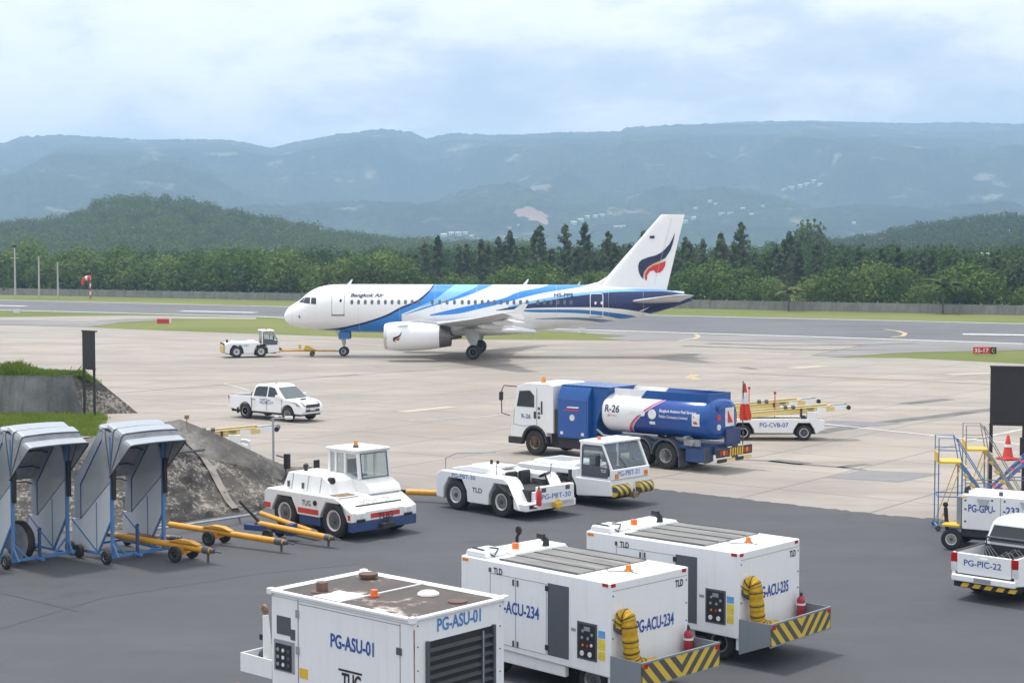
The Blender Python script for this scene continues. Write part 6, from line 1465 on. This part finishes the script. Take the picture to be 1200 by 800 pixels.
# rear tray and tow handle
tr = obj('rear_tray', M().box((-L_-.85,.0,.86),(-L_,.03,1.2)).box((-L_-.88,.0,.86),(-L_-.85,1.6,1.2)).box((-L_-.85,.03,.86),(-L_,1.6,.9)), 'acu_white', au, smooth=0)
m = M()
for k in range(5): m.lathe([(.22,-.05),(.27,0),(.22,.05),(.17,0)], (-L_-.42,.25+.11*k,1.06), 'y', 18)
obj('hose_coil', m, 'charcoal', tr, label=None)
obj('chassis', M().box((-L_+.1,.3,.3),(-.1,W-.3,.5)), 'dark', au, smooth=0)
for x in (-.7,-2.9):
    for y, s in ((.25,-1),(W-.25,1)): wheel(au, (x, y, .33), .33, .22, 'rim_grey', s, .58)
th_ = obj('tow_handle', M().tube([(-L_-.22,.12,.9),(-L_-.30,.12,1.95)], [.10,.055], 10), 'white_old', au); obj('handle_ring', M().lathe([(.075,-.025),(.10,0),(.075,.025),(.05,0)], (-L_-.31,.12,2.06), 'y', 16), 'rusty', th_); obj('clamp', M().box((-L_-.42,.07,1.5),(-L_-.24,.17,1.6)), 'black', th_, smooth=0)
p = G(279, 800, 1.22)
ex2 = thing('fire_extinguisher', 'red extinguisher partly hidden below the rear tray of the box unit', 'extinguisher', (p.x-.02, p.y, .62), 0)
obj('bottle', M().lathe([(.001,0),(.085,0),(.095,.03),(.095,.44),(.07,.52),(.04,.6),(.001,.6)], axis='z', n=18), 'red', ex2); obj('bracket', M().box((-.03,.0,-.62),(.03,.06,.1)), 'dark', ex2, smooth=0)

# ground power unit and the steps behind it
gp_ = thing('ground_power_unit', 'white ground power unit on black wheels behind the parked pickup', 'ground unit', (12.9, 46.16, 0), -30)
obj('housing', M().box((0,0,.62),(3.0,1.5,1.62)), 'white', gp_, bevel=.03)
obj('chassis', M().box((-.1,.05,.40),(3.05,1.45,.62)).box((-.05,.5,.25),(2.8,1.0,.42)), 'dark', gp_, bevel=.01)
obj('door_seam', M().box((1.08,-.006,.66),(1.095,.02,1.58)), 'grey', gp_, smooth=0)
for x in (.42,1.62): 
    obj('vent_hood', M().slab([(x,-.008,1.52),(x+.36,-.008,1.52),(x+.27,-.06,1.34),(x+.09,-.06,1.34)], -.02), 'grey', gp_, smooth=0)
for x, z in ((.1,1.45),(.1,1.2),(.1,.85),(1.0,.75),(1.2,.75),(.85,1.5),(1.2,1.5)): obj('latch', M().cyl((x,-.014,z),(x,.0,z),.03,n=8), 'charcoal', gp_)
text(gp_, 'PG-GPU-', (.18,-.009,1.13), (1,0,0), (0,0,1), .22, .76, 'txt_blue', bold=.02)
text(gp_, '-233', (1.16,-.009,1.13), (1,0,0), (0,0,1), .22, .45, 'txt_blue', bold=.02)
for x in (-.28,2.5):
    for y, s in ((.02,-1),(1.48,1)): wheel(gp_, (x, y, .30), .30, .2, 'rim_white', s, .55)
obj('front_axle', M().box((-.45,.1,.22),(.0,1.4,.45)), 'dark', gp_, smooth=0)
obj('end_panel', M().box((-.16,.04,.5),(-.02,1.46,1.55)), 'grey', gp_, bevel=.02); obj('end_label', M().box((-.02,-.01,1.52),(.12,.02,1.56)), 'sticker_yellow', gp_, smooth=0)
obj('mud_guard', M().box((-.55,-.1,.66),(-.05,.5,.74)), 'yellow', gp_, bevel=.02)
obj('tow_bar', M().tube([(-.5,.35,.4),(-.56,.35,1.15)], .06, 8).lathe([(.06,-.02),(.08,0),(.06,.02),(.04,0)], (-.565,.35,1.23), 'y', 12).bar((-.56,.2,.95),(-.56,.5,.95),.04), 'black', gp_)
obj('filler_neck', M().tube([(.05,.3,1.62),(.05,.3,1.75),(.15,.3,1.78)], .07, 8), 'black', gp_); obj('filler_neck', M().cyl((1.05,.2,1.62),(1.05,.2,1.73),.06,n=10), 'charcoal', gp_); obj('filler_neck', M().cyl((1.9,.2,1.62),(1.9,.2,1.7),.1,n=10), 'charcoal', gp_)
def steps(name, lab, loc, th, h, ln, wd, mt, mt2, rail=.9):
    """platform at x = 0..0.7, flight descending towards +x"""
    t = thing(name, lab, 'steps', loc, th)
    for y in (0, wd):
        m = M()
        m.tube([(0,y,0),(0,y,h),(0,y,h+rail),(.55,y,h+rail),(.7,y,h)], .02, 6).tube([(.55,y,h+rail),(.7+ln*.9,y,rail*.8)], .018, 6).bar((0,y,h*.5),(.7+ln*.45,y,h*.5),.03).tube([(0,y,h+rail*.5),(.62,y,h+rail*.5)], .016, 6)
        obj('hand_rail', m, mt, t)
        obj('stringer', M().bar((.65,y,h),(.7+ln,y,.1),.05,.1), mt, t); obj('leg', M().bar((.7,y,0),(.7,y,h),.04), mt, t)
        obj('brace', M().bar((0,y,.1),(.7,y,h),.025), mt2, t)
    n = 7
    for k in range(n): q = (k+.5)/n; obj('tread', M().box((.65+ln*q-.12,.03,h*(1-q)-.02),(.65+ln*q+.12,wd-.03,h*(1-q)+.02)), mt2, t, smooth=0)
    obj('platform', M().box((-.02,-.02,h-.03),(.72,wd+.02,h+.03)), mt2, t, smooth=0)
    obj('toe_board', M().box((-.03,0,h+.03),(-.0,wd,h+.3)), mt2, t, smooth=0)
    obj('base_frame', M().bar((-.1,0,.1),(.7+ln,0,.1),.05).bar((-.1,wd,.1),(.7+ln,wd,.1),.05).bar((0,0,.1),(0,wd,.1),.05).bar((0,0,h*.5),(0,wd,h*.5),.03), mt, t, smooth=0)
    for x in (0,.6+ln):
        for y in (0,wd): wheel(t, (x, y-.04 if y == 0 else y+.04, .08), .08, .05, 'rim_grey', -1 if y == 0 else 1, .5, False)
    return t
p = G(1100, 622)
steps('maintenance_steps', 'blue and yellow wheeled maintenance steps behind the power unit', (p.x, p.y+.1, 0), -8, 2.1, 1.4, .95, 'blue_frame', 'yellow', .75)
p = G(1134, 606)
steps('maintenance_steps', 'grey-railed steps with a yellow platform between the other steps and the sign posts', (p.x, p.y+.3, 0), -8, 2.15, 1.3, .8, 'grey', 'yellow', .8)
p = AT(1236, 590, 54)
steps('maintenance_steps', 'blue braced steps behind the posts of the big black board', (p.x, 54, 0), 172, 2.0, 2.0, .8, 'blue_frame', 'red', .3)
# cone
p = G(1181, 537.5); cn = thing('traffic_cone', 'tall red traffic cone with a white band beside the big black board', 'cone', p, 20)
m = M().box((-.33,-.33,0),(.33,.33,.07)).box((-.37,-.37,0),(.37,.37,.03)); obj('base', m, 'cone_red', cn, bevel=.015)
obj('body', M().lathe([(.24,.07),(.21,.13),(.125,.62),(.05,.98),(.035,1.0),(.001,1.0)], axis='z', n=20), 'cone_red', cn); obj('band', M().lathe([(.152,.50),(.131,.62)], axis='z', n=20), 'cone_white', cn, fix=True)

# ------------------------------------------------------------------ black boards on posts
def blackboard(lab, X, Y, th, w_, zt, zb, cap=.0):
    t = thing('sign_board', lab, 'sign board', (X, Y, 0), th)
    obj('panel', M().box((-w_/2,-.06,zb),(w_/2,.06,zt)), 'black', t, bevel=.01)
    for s in (-1,1): obj('post', M().box((s*(w_/2-.05)-.06,-.045,0),(s*(w_/2-.05)+.06,.045,zb)), 'black', t, bevel=.008)
    obj('rim', M().box((-w_/2-.02,-.09,zt),(w_/2+.02+cap,.09,zt+.07)).box((-w_/2-.02,-.09,zb-.05),(w_/2+.02,.09,zb)), 'blackplastic', t, smooth=0)
    return t
rb = blackboard('large black board back on two posts at the right edge', 17.62, 57.4, -14, 1.22, 4.45, 2.45)
obj('junction_box', M().box((.42,-.16,1.35),(.62,-.05,2.0)), 'black', rb, bevel=.02)
p = AT(104.5, 445, 84.6)
blackboard('narrow black board on posts above the end of the grassy wall', p.x, 84.6, -40, .98, 4.42, 2.5, .12)

# ------------------------------------------------------------------ concrete slope, grassy wall
def berm_mat(name, base, dark, lich, thr, sc):
    m, nt, b = nodes(name); v = coords(nt)
    big = nz(nt, v, .45*sc, 6, .65); l1 = nz(nt, v, 6.5*sc, 6, .75); l2 = nz(nt, v, .9, 4, .6); run = nz(nt, coords(nt, 'Object', (1.6,.25,.25)), 1.6, 5, .7)
    c = ramp(nt, big, [(.38,dark),(.66,base)])
    c = mixc(nt, ramp(nt, run, [(.48,(0,0,0)),(.7,(.6,.6,.6))]), c, tuple(x*.55 for x in dark))
    k = math_(nt, 'ADD', math_(nt, 'MULTIPLY', l1, .62), math_(nt, 'MULTIPLY', l2, .38))
    c = mixc(nt, ramp(nt, k, [(thr,(0,0,0)),(thr+.06,(.8,.8,.8))]), c, lich)
    L(nt, c, b.inputs['Base Color']); b.inputs['Roughness'].default_value = .9; b.inputs['Specular IOR Level'].default_value = .2
    bump(nt, b, l1, .9, .10); return m
MT['slope'] = berm_mat('weathered_slope', (.155,.138,.12), (.055,.052,.05), (.38,.35,.31), .51, 1.0)
MT['slope_band'] = berm_mat('weathered_crest', (.27,.255,.235), (.12,.112,.104), (.42,.39,.36), .58, 1.0)
MT['old_wall'] = berm_mat('old_wall', (.25,.26,.26), (.12,.125,.125), (.40,.41,.40), .62, .8)
MT['gutter'] = plain('gutter_concrete', (.20,.18,.155), .9, 0, .35, 2)
def strip3(m, A, B, n=14, rough=.06, mat=0, rows=5):
    """ruled surface between two polylines, slightly uneven"""
    def at(P, t):
        k = t*(len(P)-1); i = min(int(k), len(P)-2); return Vector(P[i]).lerp(Vector(P[i+1]), k-i)
    vs = []
    for j in range(rows+1):
        for i in range(n+1):
            q = at(A, i/n).lerp(at(B, i/n), j/rows)
            if rough and 0 < j < rows: q = q+Vector((0,-.5,1))*rough*(mn.noise(q*.9)+.8*mn.noise(q*2.3)+.5*mn.noise(q*5))
            vs.append(q)
    return m.add(vs, [(j*(n+1)+i, j*(n+1)+i+1, (j+1)*(n+1)+i+1, (j+1)*(n+1)+i) for j in range(rows) for i in range(n)], mat)
ridge = [AT(-60,516,55.5), AT(100,514,56.0), AT(165,500,56.8), AT(211,491,58), AT(256,509,58.6), AT(306,533,59.6), AT(337,556,61)]
crease = [AT(-60,540,53.5), AT(100,538,54), AT(165,533,54.8), AT(200,528,55.2), AT(240,536,56.2), AT(288,546,57.6), AT(330,562,60)]
base = [G(-60,632), G(100,622), G(150,619), G(185,616), G(245,606), G(306,597), G(343,572)]
back = [G(-60,545), G(100,545), G(165,545), AT(215,500,63.5), AT(262,519,63.5), AT(312,540,63.0), AT(345,559,62.5)]
for q in back: q.z = min(q.z, 0.0)
for i, q in enumerate(back): back[i] = Vector((ridge[i].x+.6, ridge[i].y+4.0, -.05))
bm_ = thing('concrete_slope', 'weathered dark concrete slope speckled with pale lichen behind the yellow tow bars', 'slope', (0,0,0))
obj('face', strip3(M(), base, crease, 110, .16, 0, 26), 'slope', bm_, smooth=60, fix=False)
obj('crest', strip3(M(), crease, ridge, 110, .07, 0, 10), 'slope_band', bm_, smooth=60, fix=False)
obj('back_face', strip3(M(), ridge, back, 20, .0, 0, 2), 'slope_band', bm_, smooth=60, fix=False)
def on_face(x, y, lift=.06):
    # point of the slope face seen at pixel x, y
    org = Vector((0,0,CAMH)); d = (AT(x, y, 60)-org).normalized()
    for o in bm_.children:
        me = o.data; bv = BVHTree.FromPolygons([v.co for v in me.vertices], [tuple(p.vertices) for p in me.polygons]); h = bv.ray_cast(org, d)
        if h[0] is not None and o.name.startswith(('face','crest')): return h[0]+Vector((0,-lift*.5,lift))
    return G(x, y)+Vector((0,0,lift))
gl = [(209,508),(216,514),(226,525),(238,537),(249,552),(258,570),(268,588),(276,597)]
m = M(); pr = None
for i, (x, y) in enumerate(gl):
    wd = 2.6 if i < 4 else 4.0; a, b_ = on_face(x-wd, y+.6), on_face(x+wd, y-.6)
    if pr: m.add([pr[0], pr[1], b_, a], [(0,1,2,3)])
    pr = (a, b_)
obj('gutter', m, 'gutter', bm_, smooth=60, fix=False)
obj('edge_pipe', M().tube([on_face(x, y, .2) for x, y in ((150,545),(196,538),(240,533))], .05, 6), 'charcoal', bm_)
pp = thing('pipe_rail', 'thin grey pipe lying along the foot of the concrete slope', 'pipe', (0,0,0))
obj('pipe', M().tube([G(x, y+3, .22) for x, y in ((150,620),(200,614),(250,606.5),(306,598))], .04, 6), 'steel', pp)
m = M()
for x, y in ((170,618),(225,611),(280,602)): m.cyl(G(x,y+3), G(x,y+3,.22), .03, n=6)
obj('support', m, 'steel', pp)
# lamp post behind the crest
p = AT(320.5, 545, 62.0); lp = thing('lamp_post', 'slim grey post with a small lamp arm behind the end of the slope', 'lamp post', (p.x, 62.0, 0))
h = 8.5-(490-297)*62/1900
obj('shaft', M().cyl((0,0,0),(0,0,h),.045,n=10), 'steel', lp); ar = obj('arm', M().tube([(-.1,0,h-.05),(.55,0,h+.0)], .02, 6), 'steel', lp); obj('lamp_head', M().box((.45,-.08,h-.05),(.75,.08,h+.06)), 'cone_white', ar, bevel=.02); obj('lamp_head', M().box((.05,-.05,h-.02),(.2,.05,h+.08)), 'cone_white', ar, bevel=.02)
p = AT(335, 560, 60.5); bl = thing('bollard_lamp', 'small black lamp on a short stand at the foot of the slope', 'lamp', (p.x, 60.5, 0)); obj('stand', M().cyl((0,0,0),(0,0,.9),.03,n=8).tube([(0,0,.85),(-.35,0,.95)], .03, 6), 'charcoal', bl); obj('head', M().cyl((.05,0,.45),(.05,0,1.0),.13,n=12), 'black', bl)
# marker post by the canopy
p = AT(219, 497, 57.6); mk = thing('marker_post', 'tiny rusty marker post on the slope crest beside the canopies', 'post', (p.x, 57.6, p.z-.25)); obj('shaft', M().cyl((0,0,0),(0,0,.5),.02,n=6), 'rusty', mk); obj('cap', M().box((-.07,-.07,.45),(.07,.07,.58)), 'rusty', mk, smooth=0)
# back wall with grass on top
WY = 86.0
gw = thing('retaining_wall', 'old grey concrete retaining wall with grass growing on its top', 'wall', (0,0,0))
x0, x1 = AT(-260,440,WY).x, AT(84,440,WY).x; zt = AT(40,439.5,WY).z; x2 = AT(99,483,WY).x
tr_ = [AT(160,482,WY+1.2), ]
obj('wall_face', strip3(M(), [(x0,WY,-.05),(x2,WY-.3,-.05)], [(x0,WY+.1,zt),(x1,WY+.1,zt)], 30, .0, 0, 6), 'old_wall', gw, smooth=0, fix=False)
e0, e1 = Vector((x2,WY-.3,-.05)), Vector((AT(163,484,WY+.5).x, WY+.4, -.05)); t0, t1 = Vector((x1,WY+.1,zt)), Vector((AT(108,443,WY+1.5).x, WY+1.4, zt-.12))
obj('end_slope', strip3(M(), [e0, e1], [t0, t1], 14, .05, 0, 6).add([e1, Vector((x0,WY+9,-.05)), Vector((x0,WY+7,zt-.1)), t1], [(0,1,2,3)]), 'slope', gw, smooth=0, fix=False)
tag(obj('wall_top', strip3(M(), [(x0,WY+.1,zt),t0], [(x0,WY+7,zt-.1),t1], 10, .0, 0, 2), 'grass', gw, smooth=0, fix=False))
MT['grass_blade'] = leaf_mat('grass_blades', (.10,.17,.02), (.16,.25,.035), (.28,.32,.08), .3)
def blades(name, spots, lab):
    rg = random.Random(len(spots)); m = M()
    for (p, h) in spots:
        for k in range(5):
            a = rg.uniform(0, 6.28); q = Vector(p)+Vector((rg.gauss(0,.12), rg.gauss(0,.12), 0)); hh = h*rg.uniform(.5,1.15); l = Vector((math.cos(a), math.sin(a), 0))
            s = Vector((-l.y, l.x, 0))*.018
            m.add([q-s, q+s, q+l*hh*.22+Vector((0,0,hh*.6))+s*.8, q+l*hh*.55+Vector((0,0,hh)), q+l*hh*.22+Vector((0,0,hh*.6))-s*.8], [(0,1,2,3,4)])
    return tag(obj(name, m, 'grass_blade', smooth=0, fix=False), lab, 'grass', kind='stuff')
rg = random.Random(8); sp2 = []
for k in range(2600):
    x = rg.uniform(-60, 96); y = WY+rg.uniform(.15, 2.6); f = max(.15, (95-x)/95); X = (x-600)/1900*y
    h = rg.uniform(.12,.34)+(.55*max(0,1-abs(x-18)/30)*rg.random() if x < 48 else 0)
    sp2.append(((X, y, zt-.04), h*(.4+.6*f)+.05))
for k in range(240): x = rg.gauss(92,7); sp2.append((((x-600)/1900*86.4, 86.4+rg.uniform(0,.5), zt-.1-.02*max(0,x-92)), rg.uniform(.1,.3)))
blades('wall_grass', sp2, 'long green grass growing along the top of the old retaining wall')
sheet('grass_strip', gp([(-300,484.5),(99,484),(125,485),(122,500),(60,512),(-300,520)]), -.004, 'grass')
sp2 = []
for k in range(2200):
    q = G(rg.uniform(-30,122), rg.uniform(486,511)); sp2.append(((q.x,q.y,-.01), rg.uniform(.10,.28)))
blades('verge_grass', sp2, 'low bright grass in the strip at the foot of the retaining wall')
p = AT(90, 433, 86.3); bs = thing('branch', 'bare curved branch lying on the wall top beside the black board', 'branch', (p.x, 86.3, zt)); obj('stem', M().tube([(-1.4,0,.02),(-.6,0,.06),(0,.1,.18),(.25,.1,.5)], [.05,.05,.04,.02], 6), 'bark', bs); obj('twig', M().tube([(0,.1,.18),(.12,.1,.3)], .02, 5).tube([(-.4,.05,.1),(-.3,.1,.45)], .015, 5), 'bark', bs)

# ------------------------------------------------------------------ covered-step canopies
MT['canopy_panel'] = paint('canopy_panel', (.62,.66,.70), .35, .15)
MT['canopy_fabric'] = plain('canopy_fabric', (.30,.315,.335), .7, 0, .25, 2.5)
MT['canopy_light'] = paint('canopy_top', (.36,.40,.44), .35, .2)
MT['perspex'] = clear_glass('painted_reflection_perspex', (.9,.92,.92), .66)  # large pale grey share puts the panes' reflections into the colour
def canopy(lab, X, Y, th):
    """portal at x = 0, opening towards +x; the stair flank falls away towards -x"""
    t = thing('stair_canopy', lab, 'stair canopy', (X, Y, 0), th, 'stair canopies parked in a row')
    W = 1.68; hw = W/2; Ht = 3.48
    for s in (-1,1):
        y = s*hw
        obj('post', M().bar((0,y,.12),(0,y,Ht),.085), 'blue_frame', t, bevel=.008)
        obj('foot_brace', M().bar((-.02,y,.62),(.0,y-s*.45,.16),.05).bar((.02,y,.5),(.28,y,.16),.05), 'blue_frame', t, smooth=0)
        obj('door_pad', M().box((.02,y-.05,1.75),(.16,y+.05,2.75)), 'black', t, bevel=.02)
        lo = obj('flank_panel', M().prism([(.0,1.15),(.0,2.25),(-1.55,1.02),(-2.0,1.02),(-2.0,.22),(-.72,.22)], y-.02, y+.02), 'canopy_panel', t, smooth=0)
        up = obj('flank_window', M().prism([(-.02,2.22),(-.02,2.85),(-.42,3.38),(-1.55,2.02),(-1.55,1.06)], y-.012, y+.012), 'perspex', t, smooth=0)
        obj('window_border', M().tube([(-.02,y,2.25),(-1.55,y,1.04),(-1.55,y,2.0),(-.44,y,3.36)], .025, 6), 'blue_dark', t)
        obj('flank_edge', M().prism([(-.44,3.38),(-.36,3.62),(-.60,3.55),(-1.85,2.08),(-1.85,1.04),(-1.56,1.04),(-1.56,2.02)], y-.03, y+.03), 'canopy_light', t, smooth=0)
        obj('frame_rail', M().bar((-2.0,y,.98),(-.7,y,.20),.05).bar((-.7,y,.2),(-.0,y,1.2),.05).bar((-.75,y,.16),(-.75,y,1.6),.045), 'blue_frame', t, smooth=0)
    # folding hood: pleats fanned about a pivot on each post
    pv_ = Vector((-.02,0,2.38)); ribs = []
    angs = [112,101,92,82,74,63,55,43]; rad = [1.30,1.30,1.22,1.34,1.24,1.38,1.26,1.40]
    def arch(a, r, k):
        ca, sa = math.cos(R(a)), math.sin(R(a)); yy = hw+.02+.05*k; pts = []
        for (u, v) in ((.0,1),(.5,1),(.93,1),(.985,.97),(1.0,.88),(1.015,.4),(1.02,0),(1.015,-.4),(1.0,-.88),(.985,-.97),(.93,-1),(.5,-1),(.0,-1)):
            rr = r*u; pts.append((pv_.x+ca*rr*1.05, v*yy, pv_.z+sa*rr))
        return pts
    ribs = [arch(a, r, i/7) for i, (a, r) in enumerate(zip(angs, rad))]
    hd = obj('hood', M().loft(ribs, 0, False, False), 'canopy_fabric', t, smooth=20, fix=False)
    for i in (1,3,5,7):
        q = M()
        r0 = ribs[i]; r1 = [(p[0]-.13*math.sin(R(angs[i])) , p[1], p[2]+.02-.0*i) for p in r0]
        sel = range(2,11)
        for a, b_ in zip(list(sel)[:-1], list(sel)[1:]):
            q.add([r0[a], r0[b_], Vector(r0[b_])+Vector((-.30,0,.12)), Vector(r0[a])+Vector((-.30,0,.12))], [(0,1,2,3)])
        obj('hood_plate', q, 'canopy_light', hd, smooth=20, fix=False)
        obj('hood_rib', M().tube([Vector(p)*1.0+Vector((.01,0,-.01)) for p in r0], .022, 6), 'charcoal', hd)
    obj('hood_roof', M().slab([(-.60,-hw-.03,3.55),(-.60,hw+.03,3.55),(-.36,hw+.03,3.68),(-.36,-hw-.03,3.68)], .03).slab([(-.36,-hw-.03,3.68),(-.36,hw+.03,3.68),(.05,hw+.04,3.70),(.05,-hw-.04,3.70)], .03), 'canopy_light', t, smooth=0)
    obj('stair_roof', M().slab([(-.5,-hw,3.57),(-.5,hw,3.57),(-1.85,hw,2.10),(-1.85,-hw,2.10)], .04), 'canopy_fabric', t, smooth=0)
    for k in range(4): q = k/3; x = -.5-1.3*q; z = 3.50-1.45*q; obj('roof_rib', M().tube([(x,-hw+.03,z-.12),(x,-hw+.25,z-.04),(x,hw-.25,z-.04),(x,hw-.03,z-.12)], .02, 6), 'black', t)
    obj('cross_bar', M().bar((0,-hw,Ht-.02),(0,hw,Ht-.02),.07), 'blue_frame', t, smooth=0)
    bf = obj('base_frame', M().bar((0,-hw-.25,.16),(0,hw+.25,.16),.08).bar((-2.1,-hw,.16),(0,-hw,.16),.07).bar((-2.1,hw,.16),(0,hw,.16),.07).bar((-2.1,-hw,.16),(-2.1,hw,.16),.07).bar((0,-hw*.2,.16),(.42,-hw*.2,.16),.06), 'blue_frame', t, smooth=0)
    obj('jack', M().bar((.02,-.05,.05),(.02,-.05,.85),.07).lathe([(.05,-.02),(.07,0),(.05,.02),(.03,0)], (.02,-.05,.92), 'x', 12), 'blue_dark', t, smooth=30)
    for x, e in ((0,.42),(-2.1,.25)):
        for s in (-1,1): wheel(t, (x+.12, s*(hw+e-.14), .19), .19, .12, 'rim_grey', s, .5, False)
    return t
d = Vector((-2.55, -.62, 0))
c1 = canopy('stair canopy at the right end of the row, nearest the yellow tow bars', -10.44, 44.95, -43)
lb = ['middle one of the parked stair canopies, with a spare wheel behind its post', 'stair canopy cut by the left edge of the picture']
for k in (1, 2):
    c = copy_tree(c1); c.location = Vector(c1.location)+d*k; c['label'] = lb[k-1]
# spare wheel and odd things between the canopies
sw_ = thing('spare_wheel', 'large grey wheel leaning inside the middle stair canopy', 'wheel', (*G(24,657)[:2], 0), -35)
obj('tyre', M().lathe([(.30,-.09),(.50,-.12),(.56,-.06),(.56,.06),(.50,.12),(.30,.09)], (0,0,.57), 'y', 26), 'tyre', sw_); obj('disc', M().cyl((0,-.13,.57),(0,.06,.57),.49,n=28), 'steel', sw_)

# ------------------------------------------------------------------ tow bars on the ground
def towbar(lab, a, b, za, zb, wheels=(.45,), col='yellow_bar', r=.09, head=True):
    A, B = G(*a, za), G(*b, zb); d = B-A; ln = math.hypot(d.x, d.y)
    t = thing('tow_bar', lab, 'tow bar', (A.x, A.y, 0), math.degrees(math.atan2(d.y, d.x)))
    obj('tube', M().cyl((0,0,za),(ln,0,zb),r,n=14), col, t)
    obj('collar', M().cyl((ln*.93,0,za+(zb-za)*.93),(ln*.99,0,zb),r*1.18,n=14), 'charcoal', t)
    if head: obj('head', M().cyl((ln,0,zb),(ln+.12,0,zb),r*.8,n=12).bar((ln+.1,0,zb),(ln+.36,0,zb-.02),.05,.04).bar((ln-.1,0,zb-.1),(ln-.1,0,.02),.05), 'charcoal', t)
    obj('eye', M().lathe([(.07,-.03),(.10,0),(.07,.03),(.05,0)], (-.1,0,za), 'z', 14), 'charcoal', t)
    for q in wheels:
        ax = obj('axle', M().cyl((ln*q,-.36,.2),(ln*q,.36,.2),.035,n=8).box((ln*q-.1,-.09,.18),(ln*q+.1,.09,za)).slab([(ln*q-.5,-.1,za+.05),(ln*q-.1,-.1,za+.14),(ln*q+.3,-.1,za+.12),(ln*q+.6,-.1,za+.03)], -.2), col, t, bevel=.01)
        for s in (1,-1): wheel(t, (ln*q, s*.34, .22), .22, .12, 'hub', s, .5, False)
    return t
towbar('long yellow tow bar on two small wheels lying in front of the slope', (199,614), (333,635), .42, .30, (.42,))
towbar('yellow tow bar reaching out from under the right-hand stair canopy', (136,627), (247,645), .45, .36, (.72,))
towbar('yellow tow bar with an angled end resting beside the old tug rear wheel', (306,601), (371,624), .45, .22, (), head=False, r=.075)
towbar('lower yellow tow bar running towards the old tug front wheel', (304,613), (388,630), .42, .28, (), r=.085)
towbar('rusty-brown tow bar half hidden under the canopies', (100,624), (208,630), .45, .42, (), 'rusty', .07)
A = G(288, 628); dl = thing('tow_dolly', 'small blue tow dolly among the yellow tow bars', 'dolly', (A.x, A.y, 0), -25)
obj('frame', M().bar((0,0,.3),(1.5,0,.3),.22,.18).bar((1.0,-.3,.25),(1.0,.3,.25),.1), 'blue_dark', dl, bevel=.02); obj('lever', M().bar((-.2,0,1.05),(.7,0,.3),.07), 'black', dl); obj('clamp', M().box((1.5,-.15,.15),(1.75,.15,.5)).tube([(1.75,0,.3),(2.3,0,.22)], .03, 6), 'blue_dark', dl, bevel=.01)
for s in (.34,-.34): wheel(dl, (1.0, s, .17), .17, .1, 'hub', 1 if s > 0 else -1, .5, False)
